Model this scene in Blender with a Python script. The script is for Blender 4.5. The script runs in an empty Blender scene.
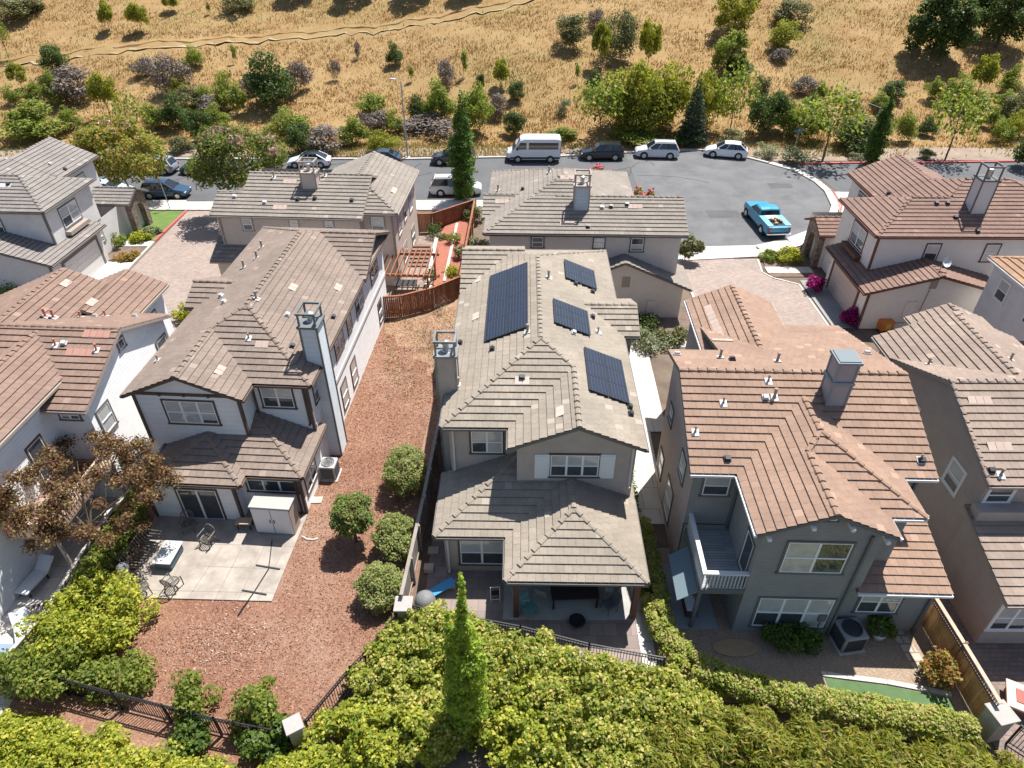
import bpy, math, random
import numpy as np
from mathutils import Vector

random.seed(7)
rng = np.random.default_rng(11)
S = bpy.context.scene
COL = S.collection
R = math.radians

# ------------------------------------------------------------------ camera
FPX, PITCH, CAMZ = 683.0, R(36.9), 26.0
_c, _s = math.cos(PITCH), math.sin(PITCH)
cam = bpy.data.objects.new('camera', bpy.data.cameras.new('camera'))
COL.objects.link(cam)
cam.location = (0, 0, CAMZ)
cam.rotation_euler = (math.pi / 2 - PITCH, 0, 0)
cam.data.sensor_width = 36.0
cam.data.lens = 36.0 * FPX / 1024.0
cam.data.clip_end = 2000
S.camera = cam


def ray(px, py):
    u, v = (px - 512) / FPX, (py - 384) / FPX
    return Vector((u, _c - v * _s, -_s - v * _c))


def G(px, py, z=0.0):
    """survey point: where the line of sight meets height z"""
    d = ray(px, py)
    return Vector((0, 0, CAMZ)) + d * ((z - CAMZ) / d.z)


def hill_z(x, y):
    y0 = 80.5
    t = y - y0
    if t <= 0:
        return 0.0
    r = 8.0
    z = 0.30 * (t - r * (1 - math.exp(-t / r)))
    z += 0.9 * math.sin(x * 0.045 + 0.6) * min(1, t / 25) + 0.5 * math.sin(x * 0.11 + y * 0.07) * min(1, t / 20)
    return max(z, 0.0)


def hill_zv(x, y):
    t = np.maximum(y - 80.5, 0)
    r = 8.0
    z = 0.30 * (t - r * (1 - np.exp(-t / r)))
    z += 0.9 * np.sin(x * 0.045 + 0.6) * np.minimum(1, t / 25) + 0.5 * np.sin(x * 0.11 + y * 0.07) * np.minimum(1, t / 20)
    return np.maximum(z, 0)


def H(px, py):
    d = ray(px, py)
    lo = 60.0
    p = Vector((0, 0, CAMZ))
    y = lo
    while y < 260:
        t = y / d.y
        q = p + d * t
        if q.z <= hill_z(q.x, q.y):
            return q
        y += 0.1
    return q


# ------------------------------------------------------------------ materials
def mat(name, c1, c2=None, nscale=1.5, rough=0.8, isl=0.0, bump=0.0, bscale=30.0, metal=0.0,
        spec=0.3, transl=0.0, siding=0.0, vor=0.0, vcols=None, brick=None, coat=0.0, detail=5.0,
        stain=None, c3=None, emit=0.0, hue=0.0, contrast=(0.35, 0.65), fine=None):
    m = bpy.data.materials.new(name)
    m.use_nodes = True
    nt = m.node_tree
    N, L = nt.nodes, nt.links
    b = N['Principled BSDF']
    out = N['Material Output']
    b.inputs['Roughness'].default_value = rough
    b.inputs['Metallic'].default_value = metal
    b.inputs['Specular IOR Level'].default_value = spec
    b.inputs['Coat Weight'].default_value = coat
    tc = N.new('ShaderNodeTexCoord')
    vec = tc.outputs['Object']
    col = None

    def rgb(c):
        n = N.new('ShaderNodeRGB')
        n.outputs[0].default_value = (*c, 1)
        return n.outputs[0]

    def mix(f, a, bb, t='MIX'):
        n = N.new('ShaderNodeMix')
        n.data_type = 'RGBA'
        n.blend_type = t
        if isinstance(f, (int, float)):
            n.inputs[0].default_value = f
        else:
            L.new(f, n.inputs[0])
        L.new(a, n.inputs[6])
        L.new(bb, n.inputs[7])
        return n.outputs[2]

    def noise(sc, det=5.0, ro=0.6):
        n = N.new('ShaderNodeTexNoise')
        n.inputs['Scale'].default_value = sc
        n.inputs['Detail'].default_value = det
        n.inputs['Roughness'].default_value = ro
        L.new(vec, n.inputs['Vector'])
        return n.outputs['Fac']

    def mr(v, a, bb, c=0.0, d=1.0):
        n = N.new('ShaderNodeMapRange')
        L.new(v, n.inputs[0])
        for i, k in enumerate((a, bb, c, d)):
            n.inputs[i + 1].default_value = k
        return n.outputs[0]

    col = rgb(c1)
    if c2:
        col = mix(mr(noise(nscale, detail), *contrast), col, rgb(c2))
    height = None
    if vor:
        v = N.new('ShaderNodeTexVoronoi')
        v.inputs['Scale'].default_value = vor
        mp = N.new('ShaderNodeMapping')
        mp.inputs['Scale'].default_value = (1, 1.7, 1)
        nn = N.new('ShaderNodeTexNoise')
        nn.inputs['Scale'].default_value = vor * 0.7
        L.new(vec, nn.inputs['Vector'])
        ad = N.new('ShaderNodeMixRGB')
        ad.blend_type = 'ADD'
        ad.inputs[0].default_value = 0.12
        L.new(vec, ad.inputs[1])
        L.new(nn.outputs['Color'], ad.inputs[2])
        L.new(ad.outputs[0], mp.inputs['Vector'])
        L.new(mp.outputs[0], v.inputs['Vector'])
        cr = N.new('ShaderNodeValToRGB')
        sp = N.new('ShaderNodeSeparateColor')
        L.new(v.outputs['Color'], sp.inputs[0])
        L.new(sp.outputs[0], cr.inputs[0])
        els = cr.color_ramp.elements
        cr.color_ramp.interpolation = 'CONSTANT'
        while len(els) < len(vcols):
            els.new(0.5)
        for i, c in enumerate(vcols):
            els[i].position = i / len(vcols)
            els[i].color = (*c, 1)
        col = mix(0.62, col, cr.outputs[0])
        height = v.outputs['Distance']
    if brick:
        bw, bh, mort, mc = brick
        br = N.new('ShaderNodeTexBrick')
        br.inputs['Scale'].default_value = 1.0
        br.inputs['Brick Width'].default_value = bw
        br.inputs['Row Height'].default_value = bh
        br.inputs['Mortar Size'].default_value = mort
        br.inputs['Mortar'].default_value = (*mc, 1)
        br.inputs['Color1'].default_value = (1.12, 1.1, 1.08, 1)
        br.inputs['Color2'].default_value = (0.82, 0.82, 0.84, 1)
        if mort > 0.02:
            br.inputs['Color1'].default_value = (1.04, 1.04, 1.03, 1)
            br.inputs['Color2'].default_value = (0.94, 0.94, 0.95, 1)
        L.new(vec, br.inputs['Vector'])
        col = mix(1.0, col, br.outputs['Color'], 'MULTIPLY')
    if stain:
        sc, amt, scol = stain
        col = mix(mr(noise(sc, 6.0, 0.7), 0.5, 0.75, 0.0, amt), col, rgb(scol))
    if fine:
        col = mix(mr(noise(fine[0], 4.0, 0.75), 0.42, 0.66, 0.0, fine[1]), col, rgb(fine[2]))
    if isl or hue:
        g = N.new('ShaderNodeNewGeometry')
        hs = N.new('ShaderNodeHueSaturation')
        L.new(mr(g.outputs['Random Per Island'], 0, 1, 1 - isl, 1 + isl), hs.inputs['Value'])
        if hue:
            oi = N.new('ShaderNodeObjectInfo')
            ml = N.new('ShaderNodeMath')
            ml.operation = 'FRACT'
            m2 = N.new('ShaderNodeMath')
            m2.operation = 'MULTIPLY'
            m2.inputs[1].default_value = 7.31
            L.new(g.outputs['Random Per Island'], m2.inputs[0])
            L.new(m2.outputs[0], ml.inputs[0])
            L.new(mr(ml.outputs[0], 0, 1, 0.5 - hue, 0.5 + hue), hs.inputs['Hue'])
        L.new(col, hs.inputs['Color'])
        col = hs.outputs[0]
    if c3:   # a share of the islands in a third colour
        g2 = N.new('ShaderNodeNewGeometry')
        m3 = N.new('ShaderNodeMath')
        m3.operation = 'MULTIPLY'
        m3.inputs[1].default_value = 13.7
        m4 = N.new('ShaderNodeMath')
        m4.operation = 'FRACT'
        L.new(g2.outputs['Random Per Island'], m3.inputs[0])
        L.new(m3.outputs[0], m4.inputs[0])
        m5 = N.new('ShaderNodeMath')
        m5.operation = 'LESS_THAN'
        m5.inputs[1].default_value = c3[1]
        L.new(m4.outputs[0], m5.inputs[0])
        col = mix(m5.outputs[0], col, rgb(c3[0]))
    L.new(col, b.inputs['Base Color'])
    if siding:
        sx = N.new('ShaderNodeSeparateXYZ')
        L.new(vec, sx.inputs[0])
        dv = N.new('ShaderNodeMath')
        dv.operation = 'DIVIDE'
        dv.inputs[1].default_value = siding
        L.new(sx.outputs[2], dv.inputs[0])
        fr = N.new('ShaderNodeMath')
        fr.operation = 'FRACT'
        L.new(dv.outputs[0], fr.inputs[0])
        iv = N.new('ShaderNodeMath')
        iv.operation = 'SUBTRACT'
        iv.inputs[0].default_value = 1.0
        L.new(fr.outputs[0], iv.inputs[1])
        height = iv.outputs[0]
        bp = N.new('ShaderNodeBump')
        bp.inputs['Strength'].default_value = 0.9
        bp.inputs['Distance'].default_value = 0.035
        L.new(height, bp.inputs['Height'])
        L.new(bp.outputs[0], b.inputs['Normal'])
    elif bump:
        bp = N.new('ShaderNodeBump')
        bp.inputs['Strength'].default_value = bump
        bp.inputs['Distance'].default_value = 0.05
        if height is None:
            height = noise(bscale, 6.0, 0.7)
        L.new(height, bp.inputs['Height'])
        L.new(bp.outputs[0], b.inputs['Normal'])
    if transl:
        tr = N.new('ShaderNodeBsdfTranslucent')
        hs = N.new('ShaderNodeHueSaturation')
        hs.inputs['Saturation'].default_value = 1.1
        hs.inputs['Value'].default_value = 1.5
        L.new(col, hs.inputs['Color'])
        L.new(hs.outputs[0], tr.inputs['Color'])
        mx = N.new('ShaderNodeMixShader')
        mx.inputs[0].default_value = transl
        L.new(b.outputs[0], mx.inputs[1])
        L.new(tr.outputs[0], mx.inputs[2])
        L.new(mx.outputs[0], out.inputs['Surface'])
    if emit:
        b.inputs['Emission Strength'].default_value = emit
    return m


# ------------------------------------------------------------------ mesh builder
class MB:
    def __init__(s):
        s.v, s.f, s.mi, s.uv = [], [], [], []

    def poly(s, pts, mi=0, uv=None):
        i = len(s.v)
        s.v.extend([tuple(p) for p in pts])
        s.f.append(tuple(range(i, i + len(pts))))
        s.mi.append(mi)
        s.uv.append(uv)

    def faces(s, pts, fs, mi=0):
        i = len(s.v)
        s.v.extend([tuple(p) for p in pts])
        for f in fs:
            s.f.append(tuple(i + k for k in f))
            s.mi.append(mi)
            s.uv.append(None)

    def box(s, x0, x1, y0, y1, z0, z1, mi=0):
        p = [(x0, y0, z0), (x1, y0, z0), (x1, y1, z0), (x0, y1, z0), (x0, y0, z1), (x1, y0, z1), (x1, y1, z1), (x0, y1, z1)]
        s.faces(p, [(0, 3, 2, 1), (4, 5, 6, 7), (0, 1, 5, 4), (1, 2, 6, 5), (2, 3, 7, 6), (3, 0, 4, 7)], mi)

    def obox(s, o, ax, ay, az, mi=0):
        """box from corner o along three edge vectors"""
        o, ax, ay, az = map(Vector, (o, ax, ay, az))
        p = [o, o + ax, o + ax + ay, o + ay, o + az, o + ax + az, o + ax + ay + az, o + ay + az]
        s.faces(p, [(0, 3, 2, 1), (4, 5, 6, 7), (0, 1, 5, 4), (1, 2, 6, 5), (2, 3, 7, 6), (3, 0, 4, 7)], mi)

    def bar(s, a, b, w, h, mi=0):
        """rectangular bar between two points"""
        a, b = Vector(a), Vector(b)
        d = (b - a).normalized()
        up = Vector((0, 0, 1)) if abs(d.z) < 0.95 else Vector((0, 1, 0))
        sd = d.cross(up).normalized()
        up = sd.cross(d)
        s.obox(a - sd * w / 2 - up * h / 2, b - a, sd * w, up * h, mi)

    def tube(s, a, b, r0, r1=None, n=8, mi=0, cap=True):
        r1 = r0 if r1 is None else r1
        a, b = Vector(a), Vector(b)
        d = (b - a).normalized()
        up = Vector((0, 0, 1)) if abs(d.z) < 0.9 else Vector((1, 0, 0))
        e1 = d.cross(up).normalized()
        e2 = d.cross(e1)
        p = []
        for q, r in ((a, r0), (b, r1)):
            for k in range(n):
                t = 2 * math.pi * k / n
                p.append(q + e1 * (r * math.cos(t)) + e2 * (r * math.sin(t)))
        fs = [(k, (k + 1) % n, n + (k + 1) % n, n + k) for k in range(n)]
        if cap:
            fs += [tuple(range(n - 1, -1, -1)), tuple(range(n, 2 * n))]
        s.faces(p, fs, mi)

    def path(s, pts, r, n=6, mi=0):
        for a, b in zip(pts, pts[1:]):
            s.tube(a, b, r, r, n, mi)

    def lathe(s, prof, c=(0, 0, 0), n=16, mi=0):
        p = []
        for r, z in prof:
            for k in range(n):
                t = 2 * math.pi * k / n
                p.append((c[0] + r * math.cos(t), c[1] + r * math.sin(t), c[2] + z))
        fs = []
        for j in range(len(prof) - 1):
            for k in range(n):
                fs.append((j * n + k, j * n + (k + 1) % n, (j + 1) * n + (k + 1) % n, (j + 1) * n + k))
        fs.append(tuple((len(prof) - 1) * n + k for k in range(n)))
        s.faces(p, fs, mi)

    def build(s, name, mats, parent=None, smooth=False, off=(0, 0, 0), bevel=0):
        me = bpy.data.meshes.new(name)
        if off != (0, 0, 0):
            vv = [(a - off[0], b - off[1], c - off[2]) for a, b, c in s.v]
        else:
            vv = s.v
        me.from_pydata(vv, [], s.f)
        if not isinstance(mats, (list, tuple)):
            mats = [mats]
        for m in mats:
            me.materials.append(m)
        if len(mats) > 1:
            me.polygons.foreach_set('material_index', s.mi)
        if any(u for u in s.uv):
            ul = me.uv_layers.new(name='UVMap')
            k = 0
            for f, u in zip(s.f, s.uv):
                for j in range(len(f)):
                    if u:
                        ul.data[k].uv = u[j]
                    k += 1
        if smooth:
            me.polygons.foreach_set('use_smooth', [True] * len(s.f))
        me.update()
        o = bpy.data.objects.new(name, me)
        COL.objects.link(o)
        if parent is not None:
            o.parent = parent
        if bevel:
            bm = o.modifiers.new('bevel', 'BEVEL')
            bm.width = bevel
            bm.segments = 2
            bm.limit_method = 'ANGLE'
        return o


def tag(o, label=None, cat=None, group=None, kind=None):
    if label:
        o['label'] = label
    if cat:
        o['category'] = cat
    if group:
        o['group'] = group
    if kind:
        o['kind'] = kind
    return o


def empty(name, loc=(0, 0, 0), rz=0.0, label=None, cat=None, group=None):
    o = bpy.data.objects.new(name, None)
    o.empty_display_size = 0.3
    COL.objects.link(o)
    o.location = loc
    o.rotation_euler = (0, 0, rz)
    return tag(o, label, cat, group)


def copy_tree(o, parent=None):
    c = o.copy()
    COL.objects.link(c)
    if parent is not None:
        c.parent = parent
    for ch in list(o.children):
        copy_tree(ch, c)
    return c


def sheet(name, pts, z, m, kind='structure', thick=0.0):
    mb = MB()
    if thick:
        n = len(pts)
        top = [(x, y, z) for x, y in pts]
        bot = [(x, y, z - thick) for x, y in pts]
        mb.poly(top)
        for i in range(n):
            j = (i + 1) % n
            mb.poly([bot[i], bot[j], top[j], top[i]])
    else:
        mb.poly([(x, y, z) for x, y in pts])
    o = mb.build(name, m)
    # face up
    if o.data.polygons[0].normal.z < 0:
        o.data.flip_normals()
    return tag(o, kind=kind)


# ------------------------------------------------------------------ colours
def tile_mat(name, c, c2, c3):
    return mat(name, c, c2, nscale=0.45, detail=9, rough=0.85, isl=0.065, bump=0.25, bscale=22, spec=0.2, c3=(c3, 0.02),
               stain=(1.1, 0.32, tuple(k * 0.6 for k in c)), fine=(7.0, .42, tuple(k * 0.62 for k in c)))


T_tan = tile_mat('roof_tile_tan', (0.325, 0.275, 0.220), (0.258, 0.222, 0.178), (0.36, 0.31, 0.255))
T_brown = tile_mat('roof_tile_brown', (0.262, 0.203, 0.165), (0.212, 0.166, 0.138), (0.30, 0.235, 0.192))
T_salmon = tile_mat('roof_tile_salmon', (0.330, 0.217, 0.157), (0.268, 0.178, 0.133), (0.365, 0.245, 0.18))
T_red = tile_mat('roof_tile_reddish', (0.275, 0.183, 0.140), (0.225, 0.152, 0.120), (0.31, 0.21, 0.16))
T_grey = tile_mat('roof_tile_grey', (0.273, 0.242, 0.220), (0.220, 0.198, 0.180), (0.317, 0.282, 0.255))
T_taupe = tile_mat('roof_tile_taupe', (0.317, 0.242, 0.194), (0.255, 0.198, 0.163), (0.361, 0.282, 0.229))
T_dust = tile_mat('roof_tile_dusty', (0.290, 0.251, 0.211), (0.238, 0.207, 0.176), (0.334, 0.290, 0.246))
T_rust = tile_mat('roof_tile_rust', (0.255, 0.163, 0.128), (0.211, 0.136, 0.110), (0.290, 0.185, 0.145))
T_orange = tile_mat('roof_tile_orange', (0.405, 0.246, 0.150), (0.334, 0.202, 0.132), (0.440, 0.282, 0.185))
M_patch = mat('pale_patch_tile', (0.46, 0.35, 0.29), (0.40, 0.31, 0.26), isl=0.1)
M_patch_red = mat('pink_patch_tile', (0.42, 0.22, 0.17), (0.38, 0.2, 0.155), isl=0.1)
W_taupe = mat('stucco_taupe', (0.46, 0.40, 0.355), (0.42, 0.365, 0.325), bump=0.25, bscale=60, stain=(0.6, 0.4, (0.3, 0.26, 0.23)))
W_white = mat('siding_white', (0.82, 0.81, 0.80), (0.77, 0.76, 0.75), siding=0.19, stain=(0.9, 0.25, (0.5, 0.49, 0.48)))
W_white2 = mat('siding_white_wide', (0.80, 0.79, 0.78), (0.75, 0.74, 0.73), siding=0.3, stain=(0.9, 0.2, (0.5, 0.48, 0.46)))
W_slate = mat('siding_slate', (0.27, 0.27, 0.255), (0.24, 0.24, 0.23), siding=0.2, stain=(0.7, 0.2, (0.2, 0.2, 0.19)))
W_mauve = mat('stucco_mauve', (0.43, 0.36, 0.325), (0.39, 0.33, 0.295), bump=0.25, bscale=60, stain=(0.6, 0.4, (0.27, 0.22, 0.19)))
W_beige = mat('stucco_beige', (0.57, 0.48, 0.41), (0.53, 0.44, 0.38), bump=0.25, bscale=60, stain=(0.6, 0.4, (0.38, 0.31, 0.26)))
W_pale = mat('stucco_pale', (0.66, 0.60, 0.545), (0.62, 0.56, 0.51), bump=0.25, bscale=60, stain=(0.6, 0.4, (0.45, 0.4, 0.35)))
W_cream = mat('stucco_cream', (0.79, 0.74, 0.69), (0.75, 0.70, 0.65), bump=0.25, bscale=60, stain=(0.6, 0.2, (0.5, 0.45, 0.4)))
W_grey = mat('stucco_light_grey', (0.68, 0.66, 0.645), (0.63, 0.61, 0.60), bump=0.25, bscale=60, stain=(0.6, 0.4, (0.42, 0.4, 0.38)))
W_stone = mat('stone_veneer', (0.2, 0.15, 0.12), vor=5.0, vcols=[(0.3, 0.21, 0.16), (0.16, 0.115, 0.1), (0.24, 0.19, 0.16), (0.12, 0.095, 0.085), (0.34, 0.27, 0.21)], bump=0.6)
F_brown = mat('trim_brown', (0.12, 0.085, 0.065), (0.1, 0.07, 0.055))
F_grey = mat('trim_grey', (0.17, 0.155, 0.14), (0.15, 0.135, 0.125))
F_tan = mat('trim_tan', (0.36, 0.30, 0.25), (0.33, 0.275, 0.23))
F_white = mat('trim_white', (0.74, 0.72, 0.69), (0.7, 0.68, 0.65), rough=0.5)
F_slate = mat('trim_slate', (0.15, 0.15, 0.145), (0.135, 0.135, 0.13))
F_rust = mat('trim_rust', (0.17, 0.08, 0.055), (0.14, 0.07, 0.05))
M_sash = mat('window_vinyl', (0.8, 0.8, 0.79), rough=0.4)
M_glass = mat('window_glass', (0.075, 0.085, 0.095), (0.05, 0.055, 0.06), nscale=1.3, rough=0.05, spec=1.0)
M_blind = mat('window_glass_blind', (0.50, 0.51, 0.49), (0.42, 0.43, 0.42), nscale=2.5, rough=0.06, spec=0.9)
M_shutter = mat('shutter_white', (0.72, 0.74, 0.74), rough=0.5)
M_metal = mat('galvanised_metal', (0.45, 0.46, 0.47), rough=0.35, metal=0.8)
M_flash = mat('lead_flashing', (0.55, 0.55, 0.54), rough=0.5)
M_pipe = mat('vent_pipe_paint', (0.3, 0.24, 0.2), rough=0.6)
M_black = mat('black_iron', (0.02, 0.02, 0.022), rough=0.45)
M_darkmetal = mat('dark_metal', (0.06, 0.06, 0.065), rough=0.4, metal=0.3)
M_chim_blue = mat('chimney_siding_grey', (0.33, 0.34, 0.34), (0.29, 0.3, 0.3), siding=0.22)
M_cap = mat('chimney_cap_steel', (0.30, 0.31, 0.31), (0.22, 0.22, 0.22), rough=0.45, metal=0.5)
M_cell = None
def clip3(poly, n, d):
    """keep the part of a polygon where n.p >= d"""
    out = []
    L = len(poly)
    for i in range(L):
        a, b = poly[i], poly[(i + 1) % L]
        da, db = a.dot(n) - d, b.dot(n) - d
        if da >= 0:
            out.append(a)
        if (da >= 0) != (db >= 0):
            t = da / (da - db)
            out.append(a + (b - a) * t)
    return out


class House:
    def __init__(s, name, label, cx, cy, yaw, roof, wall, trim, p=0.42, group='houses on the estate', gutter=None):
        s.yaw = R(yaw)
        s.c, s.sn = math.cos(s.yaw), math.sin(s.yaw)
        s.cx, s.cy, s.p = cx, cy, p
        s.root = empty(name, (cx * s.c - cy * s.sn, cx * s.sn + cy * s.c, 0), s.yaw, label, 'house', group)
        s.planes = []
        s.tiles, s.caps, s.fascia, s.walls = MB(), MB(), MB(), MB()
        s.roof_m, s.wall_m, s.trim_m = roof, wall, trim
        s.gut_m = gutter or trim
        s.gut = MB()
        s.r = random.Random(name + str(cx))

    # -- local <-> world
    def loc(s, P):
        return Vector((P.x * s.c + P.y * s.sn, -P.x * s.sn + P.y * s.c, P.z))

    def off(s):
        return (s.cx, s.cy, 0)

    def part(s, name, mb, m, parent=None, smooth=False, bevel=0):
        o = mb.build(name, m, s.root if parent is None else parent, smooth, s.off(), bevel)
        return o

    # -- roofs
    def pl(s, d, e, ze, pts, p=None, thick=0.17, e0=0.37, lift=0.062, eave=None):
        """roof plane: d = direction the slope faces, e = eave coordinate, pts = plan outline"""
        p = s.p if p is None else p
        g = {'S': (0, p), 'N': (0, -p), 'W': (p, 0), 'E': (-p, 0)}[d]
        P = [Vector((x, y, ze + (g[0] * x + g[1] * y) - (g[0] * (e if d in 'WE' else 0) + g[1] * (e if d in 'SN' else 0)))) for x, y in pts]
        nrm = Vector((-g[0], -g[1], 1)).normalized()
        up = Vector((g[0], g[1], p * p)).normalized()
        ev = up.cross(nrm).normalized()
        o = Vector((e if d in 'WE' else 0, e if d in 'SN' else 0, ze))
        s.planes.append((P, nrm))
        # bottom and edges
        area = sum(pts[i][0] * pts[(i + 1) % len(pts)][1] - pts[(i + 1) % len(pts)][0] * pts[i][1] for i in range(len(pts)))
        if area < 0:
            P = P[::-1]
        Z = Vector((0, 0, 1))
        bot = [q - Z * thick for q in P]
        top = [q - Z * 0.012 for q in P]
        s.fascia.poly(bot[::-1])
        s.fascia.poly(top)
        n = len(P)
        for i in range(n):
            j = (i + 1) % n
            s.fascia.poly([bot[i], bot[j], top[j], top[i]])
            a, b = P[i], P[j]
            if abs(a.z - ze) < 0.01 and abs(b.z - ze) < 0.01 and (b - a).length > 0.4:
                outw = -Vector((g[0], g[1], 0)).normalized()
                gm = MB()
                gm.obox(a + outw * 0.012 - Z * 0.15, b - a, outw * 0.11, Z * 0.11)
                s.part('gutter', gm, s.gut_m)
        # tiles
        vs = [(q - o).dot(up) for q in P]
        us = [(q - o).dot(ev) for q in P]
        k0, k1 = math.floor(min(vs) / e0), math.ceil(max(vs) / e0)
        tw = 0.34
        for k in range(k0, k1):
            lo = clip3(P, up, o.dot(up) + k * e0)
            if len(lo) < 3:
                continue
            st = clip3(lo, -up, -(o.dot(up) + (k + 1) * e0))
            if len(st) < 3:
                continue
            uu = [(q - o).dot(ev) for q in st]
            sh = (k % 2) * tw * 0.5
            j0 = math.floor((min(uu) - sh) / tw)
            j1 = math.ceil((max(uu) - sh) / tw)
            for j in range(j0, j1):
                a = clip3(st, ev, o.dot(ev) + sh + j * tw + 0.003)
                if len(a) < 3:
                    continue
                t = clip3(a, -ev, -(o.dot(ev) + sh + (j + 1) * tw - 0.003))
                if len(t) < 3:
                    continue
                jit = s.r.uniform(-0.004, 0.004)
                T = []
                low = []
                for q in t:
                    v = (q - o).dot(up) / e0 - k
                    T.append(q + nrm * ((lift + jit) * (1 - v) + 0.004) - up * (0.032 if v < 0.02 else 0))
                    low.append(v < 0.02)
                i0 = len(s.tiles.v)
                s.tiles.v.extend([tuple(q) for q in T])
                s.tiles.f.append(tuple(range(i0, i0 + len(T))))
                s.tiles.mi.append(0)
                s.tiles.uv.append(None)
                for i in range(len(T)):
                    j2 = (i + 1) % len(T)
                    if low[i] and low[j2]:
                        b0 = len(s.tiles.v)
                        s.tiles.v.extend([tuple(T[i] - nrm * .03), tuple(T[j2] - nrm * .03)])
                        s.tiles.f.append((i0 + j2, i0 + i, b0, b0 + 1))
                        s.tiles.mi.append(0)
                        s.tiles.uv.append(None)

    def z(s, d, e, ze, x, y, p=None):
        p = s.p if p is None else p
        return ze + {'S': y - e, 'N': e - y, 'W': x - e, 'E': e - x}[d] * p

    def cap(s, a, b, r=0.125):
        """row of ridge / hip cap tiles from a (low) to b (high)"""
        a, b = Vector(a), Vector(b)
        d = b - a
        L = d.length
        if L < 0.3:
            return
        d.normalize()
        sd = Vector((d.y, -d.x, 0)).normalized()
        up = sd.cross(d)
        n = max(1, int(L / 0.4))
        st = L / n
        mb = MB()
        for i in range(n):
            j = s.r.uniform(-0.01, 0.01)
            p0, p1 = a + d * (st * i - 0.03), a + d * (st * (i + 1))
            ring = []
            for q, k, h in ((p0, 1.08, 0.045), (p1, 0.88, 0.0)):
                for t in (0, 40, 90, 140, 180):
                    c, sn = math.cos(R(t)), math.sin(R(t))
                    ring.append(q + sd * (c * r * k) + up * (sn * r * 0.75 * k + h + j - 0.03))
            mb.faces(ring, [(i2, i2 + 1, i2 + 6, i2 + 5) for i2 in range(4)] + [(4, 3, 2, 1, 0), (5, 6, 7, 8, 9)])
        s.part('ridge_cap', mb, s.roof_m)

    def gable_x(s, x0, x1, yS, yN, ze, p=None, capit=True, planes='SN'):
        p = s.p if p is None else p
        ym = (yS + yN) / 2
        zr = ze + (ym - yS) * p
        if 'S' in planes:
            s.pl('S', yS, ze, [(x0, yS), (x1, yS), (x1, ym), (x0, ym)], p)
        if 'N' in planes:
            s.pl('N', yN, ze, [(x0, yN), (x1, yN), (x1, ym), (x0, ym)], p)
        if capit:
            s.cap((x0, ym, zr), (x1, ym, zr))

    def gable_y(s, y0, y1, xW, xE, ze, p=None, capit=True, planes='WE'):
        p = s.p if p is None else p
        xm = (xW + xE) / 2
        zr = ze + (xm - xW) * p
        if 'W' in planes:
            s.pl('W', xW, ze, [(xW, y0), (xW, y1), (xm, y1), (xm, y0)], p)
        if 'E' in planes:
            s.pl('E', xE, ze, [(xE, y0), (xE, y1), (xm, y1), (xm, y0)], p)
        if capit:
            s.cap((xm, y0, zr), (xm, y1, zr))

    # -- walls
    def foot(s, pts, z0, z1):
        n = len(pts)
        area = sum(pts[i][0] * pts[(i + 1) % n][1] - pts[(i + 1) % n][0] * pts[i][1] for i in range(n))
        if area < 0:
            pts = pts[::-1]
        for i in range(n):
            j = (i + 1) % n
            s.walls.poly([(*pts[i], z0), (*pts[j], z0), (*pts[j], z1), (*pts[i], z1)])

    def tri(s, face, c, a0, a1, z0, p=None):
        p = s.p if p is None else p
        am = (a0 + a1) / 2
        zt = z0 + (am - a0) * p
        if face in 'SN':
            t = [(a0, c, z0), (a1, c, z0), (am, c, zt)]
        else:
            t = [(c, a0, z0), (c, a1, z0), (c, am, zt)]
        s.walls.poly(t)

    def axes(s, face, c, a, z):
        N = {'S': Vector((0, -1, 0)), 'N': Vector((0, 1, 0)), 'W': Vector((-1, 0, 0)), 'E': Vector((1, 0, 0))}[face]
        T = {'S': Vector((1, 0, 0)), 'N': Vector((-1, 0, 0)), 'W': Vector((0, -1, 0)), 'E': Vector((0, 1, 0))}[face]
        o = Vector((a, c, z)) if face in 'SN' else Vector((c, a, z))
        return o, T, N

    def win(s, face, c, a, z, w, h, cols=1, m=None, sill=True, hung=True, muntin=False, trim=0.09, dark=0.5, casing=True, blind=True):
        """window centred at a, z on the wall plane: casing > sash, panes"""
        o, T, N = s.axes(face, c, a, z)
        Z = Vector((0, 0, 1))
        fr, sa, gl = MB(), MB(), MB()
        hw, hh = w / 2, h / 2
        t = trim
        for (x0, x1, z0, z1) in ((-hw - t, hw + t, hh, hh + t), (-hw - t * (1.4 if sill else 1), hw + t * (1.4 if sill else 1), -hh - t, -hh),
                                 (-hw - t, -hw, -hh, hh), (hw, hw + t, -hh, hh)):
            dep = 0.07 if (sill and z1 == -hh) else 0.045
            fr.obox(o + T * x0 + Z * z0 + N * 0.002, T * (x1 - x0), Z * (z1 - z0), N * dep)
        # backing so the wall plane never shows through
        cw = w / cols
        f = 0.05
        for i in range(cols):
            l = -hw + i * cw
            for (x0, x1, z0, z1) in ((l, l + cw, hh - f, hh), (l, l + cw, -hh, -hh + f), (l, l + f, -hh + f, hh - f), (l + cw - f, l + cw, -hh + f, hh - f)):
                sa.obox(o + T * x0 + Z * z0 + N * 0.004, T * (x1 - x0), Z * (z1 - z0), N * 0.035)
            if hung:
                sa.obox(o + T * (l + f) + Z * (-0.03) + N * 0.004, T * (cw - 2 * f), Z * 0.06, N * 0.045)
                if muntin:
                    sa.obox(o + T * (l + cw / 2 - 0.012) + Z * 0.03 + N * 0.004, T * 0.024, Z * (hh - f - 0.03), N * 0.026)
                    sa.obox(o + T * (l + f) + Z * (hh * 0.5 - 0.012) + N * 0.004, T * (cw - 2 * f), Z * 0.024, N * 0.024)
            up_m = 1 if (blind and s.r.random() > 0.12) else 0
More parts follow.
